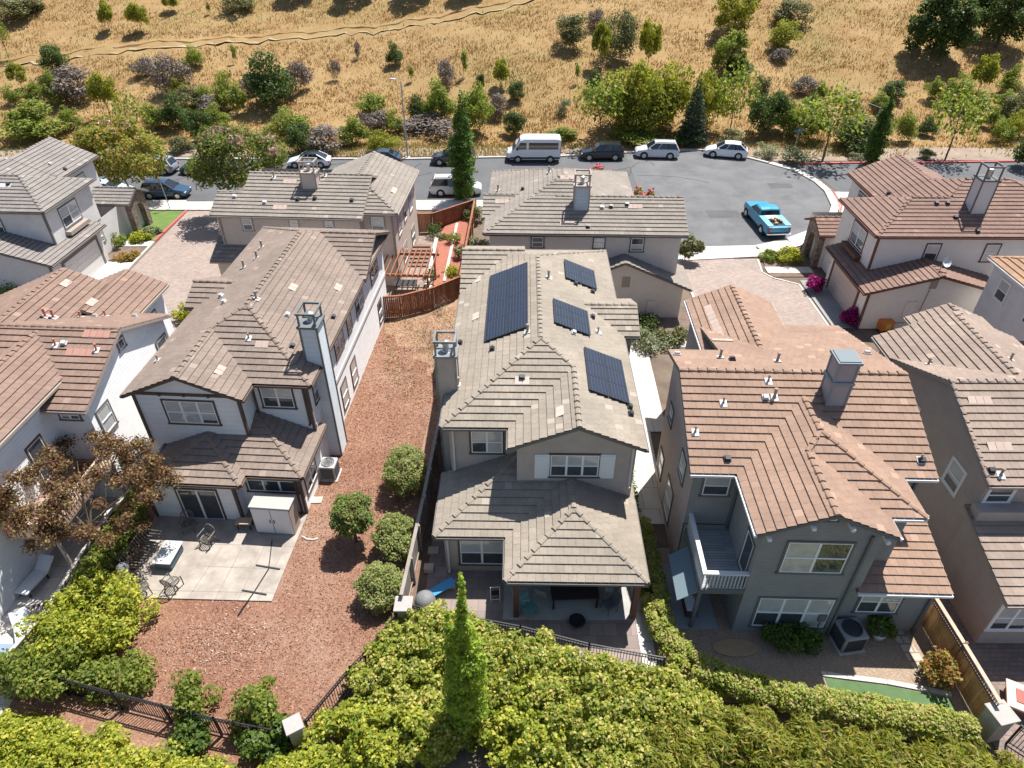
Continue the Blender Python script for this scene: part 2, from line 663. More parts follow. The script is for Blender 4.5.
            zs = [(-hh + f, hh - f, 0)]
            if hung:
                t_ = s.r.random()
                zl = (-0.03 + hh - f) * s.r.choice((.35, .5, .7))
                zs = [(0.03, hh - f, up_m)]
                if blind and t_ < .2:
                    zs.append((-hh + f, -0.03, 1))
                elif blind and t_ < .45:
                    zs += [(-0.03 - zl, -0.03, 1), (-hh + f, -0.03 - zl, 0)]
                else:
                    zs.append((-hh + f, -0.03, 0))
            for z0, z1, mi in zs:
                q = o + T * (l + f) + N * 0.016
                gl.poly([q + Z * z0, q + T * (cw - 2 * f) + Z * z0, q + T * (cw - 2 * f) + Z * z1, q + Z * z1], mi)
        W = s.part('window', fr, m or s.trim_m)
        s.part('sash', sa, M_sash, W)
        s.part('pane', gl, [M_glass, M_blind], W)
        return W

    def winpx(s, face, c, px, cols=1, **k):
        """window from its measured outline (left, top, right, bottom)"""
        x0, y0, x1, y1 = px
        xm, ym = (x0 + x1) / 2, (y0 + y1) / 2
        l, r_, t, b = (s.on(face, c, *q) for q in ((x0, ym), (x1, ym), (xm, y0), (xm, y1)))
        i = 0 if face in 'SN' else 1
        return s.win(face, c, (l[i] + r_[i]) / 2, (t.z + b.z) / 2, abs(r_[i] - l[i]) - 0.12, abs(t.z - b.z) - 0.15, cols, **k)

    def on(s, face, c, px, py):
        o = s.loc(Vector((0, 0, CAMZ)))
        d = s.loc(ray(px, py))
        i = 1 if face in 'SN' else 0
        t = (c - o[i]) / d[i]
        return o + d * t

    def hit(s, px, py):
        o = s.loc(Vector((0, 0, CAMZ)))
        d = s.loc(ray(px, py))
        best = None
        for P, n in s.planes:
            t = (P[0] - o).dot(n) / d.dot(n)
            q = o + d * t
            sg = set()
            for i in range(len(P)):
                a, b = P[i], P[(i + 1) % len(P)]
                sg.add(((b.x - a.x) * (q.y - a.y) - (b.y - a.y) * (q.x - a.x)) > 0)
            if len(sg) == 1 and (best is None or t < best[0]):
                best = (t, q, n)
        return (best[1], best[2]) if best else (None, None)

    # -- roof furniture
    def pipe(s, px, py, h=0.45, r=0.06, m=None):
        q, n = s.hit(px, py)
        if q is None:
            return
        mb = MB()
        mb.lathe([(r * 2.2, -0.1), (r * 2.0, 0.03), (r * 1.1, 0.12), (r, 0.14), (r, h), (r * 1.5, h + 0.01), (r * 1.5, h + 0.06), (0.01, h + 0.1)], q, 10)
        o = s.part('vent_pipe', mb, m or M_pipe)
        # flashing plate
        e = Vector((n.y, -n.x, 0)).normalized()
        u = n.cross(e)
        f = MB()
        c = q + n * 0.055
        f.obox(c - e * 0.15 - u * 0.17, e * 0.3, u * 0.34, n * 0.018)
        s.part('flashing', f, M_flash, o)

    def stub(s, px, py):
        q, n = s.hit(px, py)
        if q is None:
            return
        mb = MB()
        e = Vector((n.y, -n.x, 0)).normalized()
        u = n.cross(e)
        c = q + n * 0.06
        mb.obox(c - e * 0.15 - u * 0.12, e * 0.3, u * 0.24, n * 0.05)
        mb.obox(c - e * 0.11 - u * 0.09 + n * 0.05, e * 0.22, u * 0.18, n * 0.1)
        s.part('roof_vent', mb, M_darkmetal if s.r.random() < 0.75 else M_flash)

    def patch(s, px, py, w=0.9, h=0.4, m=None):
        q, n = s.hit(px, py)
        if q is None:
            return
        mb = MB()
        e = Vector((n.y, -n.x, 0)).normalized()
        u = n.cross(e)
        k = max(1, round(w / 0.34))
        rows = max(1, round(h / 0.4))
        for rr in range(rows):
            for i in range(k):
                c = q + n * (0.062 + s.r.uniform(0, 0.012)) + e * ((i - k / 2) * 0.34) + u * ((rr - rows / 2) * 0.4)
                mb.obox(c, e * 0.325, u * 0.39 - n * 0.03, n * 0.02)
        s.part('replacement_tile', mb, m or M_patch)

    def chimney(s, x0, x1, y0, y1, z0, z1, body, cage=0.75, name='chimney', trim=None, collar=None, glass=False):
        tr = trim or M_cap
        b = MB()
        b.box(x0, x1, y0, y1, z0, z1)
        ch = s.part(name, b, body)
        t = MB()
        for cx in (x0, x1):
            for cy in (y0, y1):
                t.box(cx - 0.04, cx + 0.04, cy - 0.04, cy + 0.04, z0, z1 - 0.02)
        s.part('corner_trim', t, tr, ch)
        k = MB()
        k.box(x0 - 0.1, x1 + 0.1, y0 - 0.1, y1 + 0.1, z1 - 0.003, z1 + 0.12)
        if collar:
            k.box(x0 - 0.07, x1 + 0.07, y0 - 0.07, y1 + 0.07, collar, collar + 0.16)
        s.part('coping', k, tr, ch)
        if cage:
            c = MB()
            zc = z1 + 0.12
            for cx in (x0 + 0.03, x1 - 0.03):
                for cy in (y0 + 0.03, y1 - 0.03):
                    c.box(cx - 0.045, cx + 0.045, cy - 0.045, cy + 0.045, zc - 0.01, zc + cage)
            zt = zc + cage
            w = 0.09
            c.box(x0 - 0.06, x1 + 0.06, y0 - 0.06, y0 + w - 0.06, zt, zt + 0.1)
            c.box(x0 - 0.06, x1 + 0.06, y1 - w + 0.06, y1 + 0.06, zt, zt + 0.1)
            c.box(x0 - 0.06, x0 + w - 0.06, y0 + w - 0.06, y1 - w + 0.06, zt, zt + 0.1)
            c.box(x1 - w + 0.06, x1 + 0.06, y0 + w - 0.06, y1 - w + 0.06, zt, zt + 0.1)
            s.part('cage', c, tr, ch)
            f = MB()
            xm, ym = (x0 + x1) / 2, (y0 + y1) / 2
            f.lathe([(0.2, 0), (0.17, 0.05), (0.14, 0.08), (0.14, cage * 0.6), (0.22, cage * 0.62), (0.22, cage * 0.75), (0.03, cage * 0.85)], (xm, ym, zc), 12)
            s.part('flue', f, M_metal, ch)
        if glass:
            g = MB()
            g.box(x0 - 0.03, x1 + 0.03, y0 - 0.03, y1 + 0.03, z1 + 0.12, z1 + 0.16)
            s.part('cap_plate', g, glass, ch)
        return ch

    def boards(s, lst, m=None, name='corner_board'):
        for (x, y, z0, z1) in lst:
            s.box(name, m or s.trim_m, x - 0.07, x + 0.07, y - 0.07, y + 0.07, z0, z1)

    def box(s, name, m, x0, x1, y0, y1, z0, z1, parent=None, bevel=0):
        mb = MB()
        mb.box(x0, x1, y0, y1, z0, z1)
        return s.part(name, mb, m, parent, bevel=bevel)

    def downpipe(s, x, y, z0, z1, m=None):
        mb = MB()
        mb.box(x - .045, x + .045, y - .045, y + .045, z0, z1)
        mb.box(x - .05, x + .05, y - .16, y + .05, z0, z0 + .08)
        s.part('downpipe', mb, m or s.trim_m)

    def finish(s):
        w = s.part('wall', s.walls, s.wall_m)
        s.part('roof', s.tiles, s.roof_m)
        s.part('fascia', s.fascia, s.trim_m)
# ================================================================== the house in the middle (solar panels)
M_cellm = bpy.data.materials.new('solar_cell')
M_cellm.use_nodes = True
_n, _l = M_cellm.node_tree.nodes, M_cellm.node_tree.links
_b = _n['Principled BSDF']
_b.inputs['Roughness'].default_value = 0.28
_b.inputs['Specular IOR Level'].default_value = 0.5
_uv = _n.new('ShaderNodeUVMap')
_br = _n.new('ShaderNodeTexBrick')
_br.offset = 0.0
_br.inputs['Scale'].default_value = 1.0
_br.inputs['Brick Width'].default_value = 0.165
_br.inputs['Row Height'].default_value = 0.165
_br.inputs['Mortar Size'].default_value = 0.009
_br.inputs['Color1'].default_value = (0.006, 0.009, 0.02, 1)
_br.inputs['Color2'].default_value = (0.009, 0.013, 0.028, 1)
_br.inputs['Mortar'].default_value = (0.10, 0.115, 0.15, 1)
_l.new(_uv.outputs[0], _br.inputs['Vector'])
_l.new(_br.outputs['Color'], _b.inputs['Base Color'])
M_pframe = mat('panel_frame', (0.04, 0.045, 0.055), rough=0.4)


def solar(h, d, e, ze, a0, a1, b0, b1, na, nb):
    """panels on a W or E slope: a = distance along the eave (y), b = plan distance from the eave (x)"""
    p = h.p
    sg = 1 if d == 'W' else -1

    def P(a, b, l):
        n = Vector((-sg * p, 0, 1)).normalized()
        return Vector((e + sg * b, a, ze + b * p)) + n * l
    da, db = (a1 - a0) / na, (b1 - b0) / nb
    for i in range(na):
        for j in range(nb):
            A0, A1 = a0 + i * da + 0.01, a0 + (i + 1) * da - 0.01
            B0, B1 = b0 + j * db + 0.01, b0 + (j + 1) * db - 0.01
            fr, ce = MB(), MB()
            o = P(A0, B0, 0.13)
            fr.obox(o, P(A1, B0, 0.13) - o, P(A0, B1, 0.13) - o, P(A0, B0, 0.17) - o)
            q = [P(A0 + .03, B0 + .03, 0.173), P(A1 - .03, B0 + .03, 0.173), P(A1 - .03, B1 - .03, 0.173), P(A0 + .03, B1 - .03, 0.173)]
            L, W = A1 - A0 - .06, (B1 - B0 - .06) * math.hypot(1, p)
            ce.poly(q if sg < 0 else q[::-1], 0, [(0, 0), (L, 0), (L, W), (0, W)] if sg < 0 else [(0, W), (L, W), (L, 0), (0, 0)])
            po = h.part('solar_panel', fr, M_pframe)
            h.part('cell_sheet', ce, M_cellm, po)
    for b in (b0 + 0.3, b1 - 0.3):
        rail = MB()
        rail.bar(P(a0 + .05, b, 0.09), P(a1 - .05, b, 0.09), 0.05, 0.07)
        h.part('mounting_rail', rail, M_darkmetal)


h = House('stucco_house', 'taupe two-storey house with solar panels across its tan tile roof', 0.9, 31.0, -0.9, T_tan, W_taupe, F_grey, gutter=F_grey)
ZE = 6.1
h.pl('W', -3.55, ZE, [(-3.55, 23.25), (-3.55, 41.1), (.95, 36.6), (.95, 27.75)])
h.pl('S', 23.25, ZE, [(-3.55, 23.25), (-.48, 23.25), (2.485, 26.215), (.95, 27.75)])
h.pl('W', -.48, ZE, [(-.48, 21.85), (-.48, 23.25), (2.485, 26.215), (2.485, 21.85)])
h.pl('E', 5.45, ZE, [(2.485, 21.85), (5.45, 21.85), (5.45, 26.215), (2.485, 26.215)])
h.pl('E', 5.45, ZE, [(2.485, 26.215), (5.45, 26.215), (5.45, 41.1), (.95, 36.6), (.95, 27.75)])
h.pl('N', 41.1, ZE, [(-3.55, 41.1), (5.45, 41.1), (.95, 36.6)])
zr = ZE + 4.5 * .42
zw = ZE + 2.965 * .42
h.cap((-3.55, 23.25, ZE), (.95, 27.75, zr))
h.cap((2.485, 26.215, zw), (.95, 27.75, zr), 0.11)
h.cap((2.485, 21.85, zw), (2.485, 26.215, zw))
h.cap((.95, 27.75, zr), (.95, 36.6, zr), 0.11)
h.cap((5.45, 41.1, ZE), (.95, 36.6, zr))
h.gable_x(-3.65, 0.2, 35.4, 41.6, ZE)
h.gable_x(2.6, 6.37, 30.85, 34.75, ZE)
# lower roofs
h.pl('S', 19.8, 2.8, [(-3.7, 19.8), (-.55, 19.8), (2.35, 22.7), (2.35, 23.7), (.2, 23.7)])
h.pl('W', -3.7, 2.8, [(-3.7, 19.8), (.2, 23.7), (-3.7, 23.7)])
h.pl('W', -.55, 2.8, [(-.55, 17.5), (2.35, 20.4), (2.35, 22.7), (-.55, 19.8)])
h.pl('S', 17.5, 2.8, [(-.55, 17.5), (5.25, 17.5), (2.35, 20.4)])
h.pl('E', 5.25, 2.8, [(5.25, 17.5), (5.25, 23.0), (2.35, 23.0), (2.35, 20.4)])
h.cap((-3.7, 19.8, 2.8), (.2, 23.7, 4.44), .12)
h.cap((-.55, 17.5, 2.8), (2.35, 20.4, 4.018), .12)
h.cap((5.25, 17.5, 2.8), (2.35, 20.4, 4.018), .12)
h.cap((2.35, 20.4, 4.018), (2.35, 22.4, 4.018), .12)
h.foot([(-3.35, 20.15), (-.3, 20.15), (-.3, 22.3), (5.1, 22.3), (5.1, 40.7), (-3.35, 40.7)], 0, 2.84)
h.foot([(-3.25, 23.6), (-.13, 23.6), (-.13, 22.2), (5.1, 22.2), (5.1, 40.7), (-3.25, 40.7)], 2.84, ZE)
h.tri('S', 22.2, -.13, 5.1, ZE)
h.tri('W', -3.25, 35.75, 41.25, ZE)
h.foot([(5.11, 31.2), (6.0, 31.2), (6.0, 34.4), (5.11, 34.4)], 0, ZE)
h.tri('E', 6.0, 31.2, 34.4, ZE)
# porch: posts and beam
for x in (-.1, 4.95):
    h.box('porch_post', F_rust, x - .12, x + .12, 17.65, 17.89, 0, 2.7)
h.box('porch_beam', F_rust, -.35, 5.15, 17.68, 17.86, 2.45, 2.66)
h.winpx('S', 23.6, (470, 429.5, 504, 453.5), 2, m=F_brown)
h.winpx('S', 22.2, (549, 453.5, 600, 477), 3, m=F_brown)
for x0 in (534.5, 599.5):
    a, b = h.on('S', 22.2, x0, 466), h.on('S', 22.2, x0 + 15, 466)
    t, bt = h.on('S', 22.2, x0 + 7, 454), h.on('S', 22.2, x0 + 7, 477.5)
    mb = MB()
    mb.box(a.x, b.x, 22.2 - .06, 22.2 - .003, bt.z, t.z)
    for k in (0.06, 0.5):
        mb.box(a.x + .06, b.x - .06, 22.2 - .08, 22.2 - .059, bt.z + (t.z - bt.z) * k, bt.z + (t.z - bt.z) * (k + .44))
    h.part('shutter', mb, M_shutter)
h.winpx('S', 20.15, (459, 539, 505, 564.5), 2, m=F_brown)
h.win('S', 22.3, 3.1, 1.1, 1.9, 2.0, 2, hung=False)
h.win('W', -3.25, 31.0, 4.6, 1.0, 1.2, 1)
h.win('W', -3.25, 34.0, 4.6, 1.0, 1.2, 1)
h.win('E', 5.1, 28.5, 4.6, 1.0, 1.2, 1)
h.win('S', 31.2, 5.62, 4.5, 0.5, 1.2, 1)
h.chimney(-3.92, -3.0, 25.65, 26.5, 0, 8.2, W_taupe, cage=.68)
solar(h, 'W', -3.55, ZE, 28.9, 35.9, 1.75, 3.95, 4, 2)
for px in (((563, 260.5), (593, 273.5), (596, 291), (564.5, 280)), ((551.6, 300), (587, 314), (589, 338), (553, 324)), ((582.7, 349), (621, 363), (627.5, 406.5), (587, 391))):
    L4 = [h.loc(Vector(G(*q, 7.0))) for q in px]
    pts = []
    for q in px:
        w, n = h.hit(*q)
        pts.append(w)
    ys = [w.y for w in pts]
    xs = [5.45 - w.x for w in pts]
    solar(h, 'E', 5.45, ZE, (ys[2] + ys[3]) / 2, (ys[0] + ys[1]) / 2, (xs[1] + xs[2]) / 2, (xs[0] + xs[3]) / 2, 3, 2)
for px in ((548.5, 278.5), (527.5, 333), (458, 386)):
    h.pipe(*px)
for px in ((575, 285), (592, 293), (598, 333), (493, 350), (461, 344), (522, 378), (630, 415), (629, 408), (573, 334), (592, 318)):
    if random.random() < .6:
        h.stub(*px)
    else:
        h.pipe(*px, h=0.3, r=.04)
for px in ((560, 412), (476, 317), (522, 381), (478, 280)):
    h.patch(*px, w=0.7, h=.4, m=mat('pale_tan_tile', (0.5, 0.43, 0.36), isl=.08))
for a in ((-3.08, 23.54, 3.3, 6.0), (4.95, 22.14, 3.6, 6.0), (-3.2, 20.08, .1, 2.75)):
    h.downpipe(*a, m=W_pale)
h.finish()
HOUSE1 = h

# ================================================================== white house to the left of it
h = House('sided_house', 'white two-storey house with brown tile roof and tall boxed chimney by the wood-chip yard', -15.8, 33.5, -3.6, T_brown, W_white2, F_brown)
h.pl('E', -11.4, ZE, [(-11.4, 25.7), (-11.4, 43.5), (-15.75, 39.15), (-15.75, 30.05)])
h.pl('S', 25.7, ZE, [(-11.4, 25.7), (-14.28, 25.7), (-17.19, 28.61), (-15.75, 30.05)])
h.pl('E', -14.28, ZE, [(-14.28, 24.35), (-14.28, 25.7), (-17.19, 28.61), (-17.19, 24.35)])
h.pl('W', -20.1, ZE, [(-20.1, 24.35), (-17.19, 24.35), (-17.19, 28.61), (-20.1, 28.61)])
h.pl('W', -20.1, ZE, [(-20.1, 28.61), (-17.19, 28.61), (-15.75, 30.05), (-15.75, 39.15), (-20.1, 43.5)])
h.pl('N', 43.5, ZE, [(-11.4, 43.5), (-20.1, 43.5), (-15.75, 39.15)])
zr = ZE + 4.35 * .42
zw = ZE + 2.91 * .42
h.cap((-11.4, 25.7, ZE), (-15.75, 30.05, zr))
h.cap((-17.19, 28.61, zw), (-15.75, 30.05, zr), .12)
h.cap((-17.19, 24.35, zw), (-17.19, 28.61, zw))
h.cap((-15.75, 30.05, zr), (-15.75, 39.15, zr))
h.cap((-20.1, 43.5, ZE), (-15.75, 39.15, zr))
h.gable_x(-15.0, -11.2, 36.5, 43.4, ZE)
h.gable_x(-20.8, -17.5, 32.55, 36.1, ZE)
# lower roofs
h.pl('S', 22.05, 2.8, [(-18.95, 22.05), (-14.28, 22.05), (-16.615, 24.385)])
h.pl('E', -14.28, 2.8, [(-14.28, 22.05), (-14.28, 22.75), (-16.2, 24.67), (-16.615, 24.67), (-16.615, 24.385)])
h.pl('W', -18.95, 2.8, [(-18.95, 22.05), (-16.615, 24.385), (-16.615, 24.8), (-18.95, 24.8)])
h.pl('S', 22.75, 2.8, [(-14.28, 22.75), (-11.5, 22.75), (-14.75, 26.0), (-16.2, 26.0), (-16.2, 24.67)])
h.pl('E', -11.5, 2.8, [(-11.5, 22.75), (-11.5, 26.7), (-14.75, 26.7), (-14.75, 26.0)])
h.cap((-14.28, 22.05, 2.8), (-16.615, 24.385, 3.78), .12)
h.cap((-18.95, 22.05, 2.8), (-16.615, 24.385, 3.78), .12)
h.cap((-11.5, 22.75, 2.8), (-14.75, 26.0, 4.165), .12)
h.foot([(-19.25, 22.35), (-14.85, 22.35), (-14.85, 23.05), (-11.85, 23.05), (-11.85, 43.1), (-19.8, 43.1), (-19.8, 24.9), (-19.25, 24.9)], 0, 2.82)
h.foot([(-19.75, 24.7), (-14.63, 24.7), (-14.63, 26.05), (-11.8, 26.05), (-11.8, 43.1), (-19.75, 43.1)], 2.82, ZE)
h.tri('S', 24.7, -19.75, -14.63, ZE)
h.tri('E', -11.8, 36.85, 43.05, ZE)
h.boards([(-19.75, 24.7, 2.9, ZE - .1), (-14.63, 24.7, 3.3, ZE - .1), (-11.8, 26.05, 2.9, ZE - .1), (-19.25, 22.35, 0, 2.7), (-14.85, 22.35, 0, 2.7), (-11.85, 23.05, 0, 2.7)])
bd = MB()
bd.box(-19.8, -14.6, 24.64, 24.698, ZE - .12, ZE + .04)
for x in (-18.4, -17.2, -16.0):
    bd.box(x - .06, x + .06, 24.55, 24.65, ZE - .1, ZE + .02)
h.part('gable_board', bd, F_brown)
bd = MB()
bd.box(-11.8 + .003, -11.76, 26.3, 43.0, 2.95, 3.2)
h.part('belly_band', bd, F_white)
h.winpx('S', 24.7, (166, 400, 217, 424), 3, m=F_brown)
h.winpx('S', 26.05, (261, 386, 294, 408), 2, m=F_brown)
# sliding door in the lower wall
d = h.win('S', 22.35, -16.75, 1.05, 1.95, 2.05, 2, hung=False, m=F_brown, sill=False)
d.name = 'sliding_door'
h.winpx('S', 23.05, (247, 479, 297, 492), 3, m=F_brown, hung=False)
for a, z, w, hh, c in ((24.4, 1.35, 1.5, 1.2, 2), (31.2, 1.35, 1.0, 1.6, 1), (33.4, 1.35, 1.0, 1.6, 1), (40.8, 1.3, 0.9, 1.5, 1)):
    h.win('E', -11.85, a, z, w, hh, c)
for a, w, c in ((27.2, .8, 1), (31.6, 1.6, 2), (33.8, .8, 1), (36.3, 1.6, 2), (40.4, 1.9, 2)):
    h.win('E', -11.8, a, 4.75, w, 1.25, c)
h.chimney(-12.05, -11.2, 27.35, 28.45, 0, 8.3, mat('chimney_siding_pale', (.66, .70, .72), (.6, .64, .66), siding=.3), trim=mat('chimney_trim_teal', (.15, .165, .165)), cage=.62)
for px in ((262, 236 + 12), (257, 258.5), (256.5, 299.5), (244, 268)):
    h.pipe(*px)
for px in ((287, 316), (333, 318), (292, 347), (249, 339), (222, 297), (225, 303), (158, 361)):
    if random.random() < .5:
        h.stub(*px)
    else:
        h.pipe(*px, h=0.28, r=.04)
for px in ((293, 288), (338, 288), (220, 371), (262, 345)):
    h.patch(*px, w=.7)
for a in ((-11.95, 25.98, 3.4, 6.0), (-12.05, 22.98, .1, 2.7), (-14.5, 25.98, 3.9, 6.0)):
    h.downpipe(*a)
h.finish()
HOUSE2 = h

# ================================================================== slate house to the right
h = House('slate_house', 'dark slate two-storey house with a corner balcony and salmon tile roof', 11.5, 25.0, -1.8, T_salmon, [W_slate], F_slate, p=.44, gutter=F_white)
ZF = 6.5
ym, zr = 24.65, 6.5 + 4.45 * .44
p2 = (zr - 6.5) / (31.6 - ym)
h.pl('S', 20.2, ZF, [(6.6, 20.2), (16.5, 20.2), (16.5, ym), (6.6, ym)])
h.pl('N', 31.6, ZF, [(6.6, 27.25), (9.0, 27.25), (9.0, ym), (6.6, ym)], p=p2)
h.pl('N', 31.6, ZF, [(9.0, 31.6), (16.5, 31.6), (16.5, ym), (9.0, ym)], p=p2)
h.cap((6.6, ym, zr), (16.5, ym, zr))
h.gable_y(26.0, 34.1, 8.8, 13.5, ZF + .05)
x1 = 8.5
h.pl('W', x1, ZF, [(x1, 17.0), (11.09, 17.0), (11.09, 20.2), (x1, 20.2)])
h.pl('W', x1, ZF, [(x1, 20.2), (11.09, 20.2), (11.785, 21.15), (11.785, 24.2), (11.2, 24.2)])
h.pl('E', 13.68, ZF, [(13.68, 17.0), (11.09, 17.0), (11.09, 20.4), (13.68, 20.4)])
zb = ZF + (11.785 - 8.5) * .44
h.pl('S', 18.05, ZF, [(12.4, 18.05), (15.07, 18.05), (11.785, 21.335), (11.0, 20.55), (11.0, 19.0)])
h.pl('E', 15.07, ZF, [(15.07, 18.05), (15.07, 20.25), (11.785, 24.0), (11.785, 21.335)])
h.cap((11.09, 17.0, ZF + 2.59 * .44), (11.09, 20.38, ZF + 2.59 * .44))
h.cap((11.09, 20.38, ZF + 2.59 * .44), (11.785, 21.33, zb), .12)
h.cap((15.07, 18.05, ZF), (11.785, 21.335, zb), .13)
h.cap((11.785, 21.335, zb), (11.785, 23.6, zb))
# low roof on the right
h.pl('S', 17.15, 3.15, [(13.2, 17.15), (16.9, 17.15), (16.9, 20.5), (13.2, 20.5)], p=.28)
h.foot([(8.85, 17.3), (12.98, 17.3), (12.98, 17.55), (16.7, 17.55), (16.7, 28.7), (9.15, 28.7), (9.15, 26.9), (6.95, 26.9), (6.95, 20.5), (8.85, 20.5)], 0, 3.1)
h.foot([(8.85, 17.3), (13.33, 17.3), (13.33, 18.4), (14.72, 18.4), (14.72, 20.55), (16.15, 20.55), (16.15, 28.7), (9.15, 28.7), (9.15, 26.9), (6.9, 26.9), (6.9, 20.55), (8.85, 20.55)], 3.1, ZF)
h.walls.poly([(9.15, 26.9, ZF), (6.9, 26.9, ZF), (6.9, 26.9, 7.68), (9.15, 26.9, 7.68)])
h.tri('S', 17.3, 8.85, 13.33, ZF)
h.walls.poly([(6.9, 20.55, ZF), (6.9, 26.9, ZF), (6.9, 26.9, 7.68), (6.9, 24.65, 8.3)])
h.tri('E', 16.15, 20.55, 28.75, ZF)
h.foot([(9.16, 28.71), (13.15, 28.71), (13.15, 33.75), (9.15, 33.75)], 0, ZF + .05)
# mauve render on the side wall: a shallow skin proud of the sided wall
sk = MB()
sk.box(6.9 - .03, 6.9 - .002, 20.58, 26.9, 0, ZF)
sk.poly([(6.9 - .03, 20.58, ZF), (6.9 - .03, 26.9, ZF), (6.9 - .03, 26.9, 7.66), (6.9 - .03, 24.65, 8.28)])
h.part('side_render', sk, W_mauve)
h.winpx('S', 17.3, (782, 541, 849, 573.5), 2, m=F_slate)
h.winpx('S', 17.3, (754, 597, 831, 627), 3, m=F_slate)
h.winpx('S', 17.55, (858, 589, 902, 613), 2, m=F_slate)
h.winpx('S', 20.55, (702, 474, 731, 496), 1, m=F_slate)
h.win('S', 17.3, 11.09, ZF + .75, .42, .36, 1, hung=False, trim=.06)
h.win('S', 18.4, 13.95, 5.3, .55, .6, 1, hung=False, trim=.06)
for a, z, w, hh in ((22.2, 4.9, .9, 1.2), (25.6, 5.1, .7, .9), (23.4, 1.6, 1.3, 1.9), (25.9, 1.6, .9, 1.4)):
    h.win('W', 6.87, a, z, w, hh, 1)
h.win('W', 8.85, 18.1, 4.1, .85, 2.0, 1, hung=False)
for x in (8.95, 10.4, 11.8, 13.25):
    zb_ = ZF + (x - 8.5 if x < 11.09 else 13.68 - x) * .44 - .42
    h.box('outlooker', F_white, x - .07, x + .07, 16.88, 17.298, zb_, zb_ + .14)
# balcony
fl = MB()
fl.box(7.05, 8.845, 17.35, 20.54, 2.72, 2.86)
bal = h.part('balcony', fl, mat('deck_grey', (0.33, 0.35, 0.36), (0.28, 0.3, 0.31), brick=(3, .14, .01, (.5, .5, .5))))
rl = MB()
rl.box(7.02, 7.2, 17.3, 20.54, 3.72, 3.8)
rl.box(7.2, 8.845, 17.3, 17.48, 3.72, 3.8)
h.part('rail', rl, mat('balcony_rail', (.6, .61, .6), rough=.6), bal)
bl = MB()
y = 17.4
while y < 20.5:
    bl.box(7.07, 7.13, y, y + .05, 2.8, 3.72)
    y += .14
x = 7.25
while x < 8.8:
    bl.box(x, x + .05, 17.36, 17.42, 2.8, 3.72)
    x += .14
h.part('baluster', bl, mat('baluster_grey', (.45, .47, .48), rough=.6), bal)
bm_ = MB()
bm_.box(7.03, 8.84, 17.3, 17.36, 2.55, 2.83)
bm_.box(7.0, 7.05, 17.3, 20.5, 2.55, 2.83)
h.part('rim_board', bm_, F_slate, bal)
h.box('balcony_post', F_slate, 7.05, 7.2, 17.38, 17.53, 0, 2.72)
aw = MB()
aw.faces([(7.02, 17.35, 2.55), (7.02, 19.7, 2.55), (6.2, 19.5, 2.15), (6.2, 17.2, 2.15), (7.02, 17.35, 2.6), (7.02, 19.7, 2.6), (6.2, 19.5, 2.2), (6.2, 17.2, 2.2)],
         [(0, 3, 2, 1), (4, 5, 6, 7), (0, 1, 5, 4), (1, 2, 6, 5), (2, 3, 7, 6), (3, 0, 4, 7)])
h.part('awning', aw, mat('awning_cloth', (.2, .27, .3), transl=.3))
h.chimney(12.62, 13.42, 23.1, 23.95, 7.3, 9.95, mat('chimney_mauve', (.34, .31, .33), (.3, .28, .29)), cage=0, trim=mat('chimney_trim', (.22, .25, .28)), collar=8.9, glass=mat('cap_glass', (.16, .19, .20), rough=.5))
for px in ((720, 358), (777, 362), (774, 402 - 4)):
    h.pipe(*px)
for px in ((768, 382), (723, 404), (765, 398), (695, 433), (867, 355), (920, 461), (921, 461), (677, 356), (732, 361), (727, 459)):
    if random.random() < .5:
        h.stub(*px)
    else:
        h.pipe(*px, h=.3, r=.04)
for k in range(5):
    h.patch(709 + k * 3.3, 311 + k * 7.5, w=.9, h=.4, m=M_patch)
for a in ((8.75, 20.48, 3.0, 6.3), (12.85, 17.24, .1, 6.3), (16.5, 17.48, .1, 3.0), (15.95, 20.48, 4.3, 6.3)):
    h.downpipe(*a)
b = MB()
b.box(12.2, 12.5, 17.2, 17.297, 1.0, 1.45)
b.box(12.33, 12.37, 17.25, 17.297, 0, 1.0)
h.part('meter_box', b, F_slate)
h.finish()
HOUSE3 = h

# ================================================================== white house at the left edge (salmon roof)
h = House('sided_house', 'white sided house with reddish-brown tile roof behind the bronze-leaved tree', -24.0, 30.0, -3.3, T_red, [W_white], F_tan, group='houses on the estate', gutter=F_tan)
def q5(px, py, z):
    return h.loc(Vector(G(px, py, z)))
ZG = 6.1
sE, nE = 23.2, 31.9
ym = (sE + nE) / 2
xr = q5(86, 411, ZG).x
sE = q5(86, 411, ZG).y
nE = q5(169, 315, ZG).y
ym = (sE + nE) / 2
zr = ZG + (ym - sE) * .42
h.pl('S', sE, ZG, [(-34, sE), (xr, sE), (xr, ym), (-34, ym)])
h.pl('N', nE, ZG, [(-34, nE), (xr, nE), (xr, ym), (-34, ym)])
h.cap((-34, ym, zr), (xr, ym, zr))
# rear wing, raised
we = q5(60, 380.5, 6.75)
we0 = q5(0, 441, 6.75)
xe = (we.x + we0.x) / 2
xm = xe - 2.35
h.pl('E', xe, 6.75, [(xe, 17.0), (xe, we.y + .3), (xm, ym), (xm, 17.0)])
h.pl('W', xm - 2.35, 6.75, [(xm - 2.35, 17.0), (xm, 17.0), (xm, ym), (xm - 2.35, ym - 2)])
h.cap((xm, 17.0, 6.75 + 2.35 * .42), (xm, ym, 6.75 + 2.35 * .42))
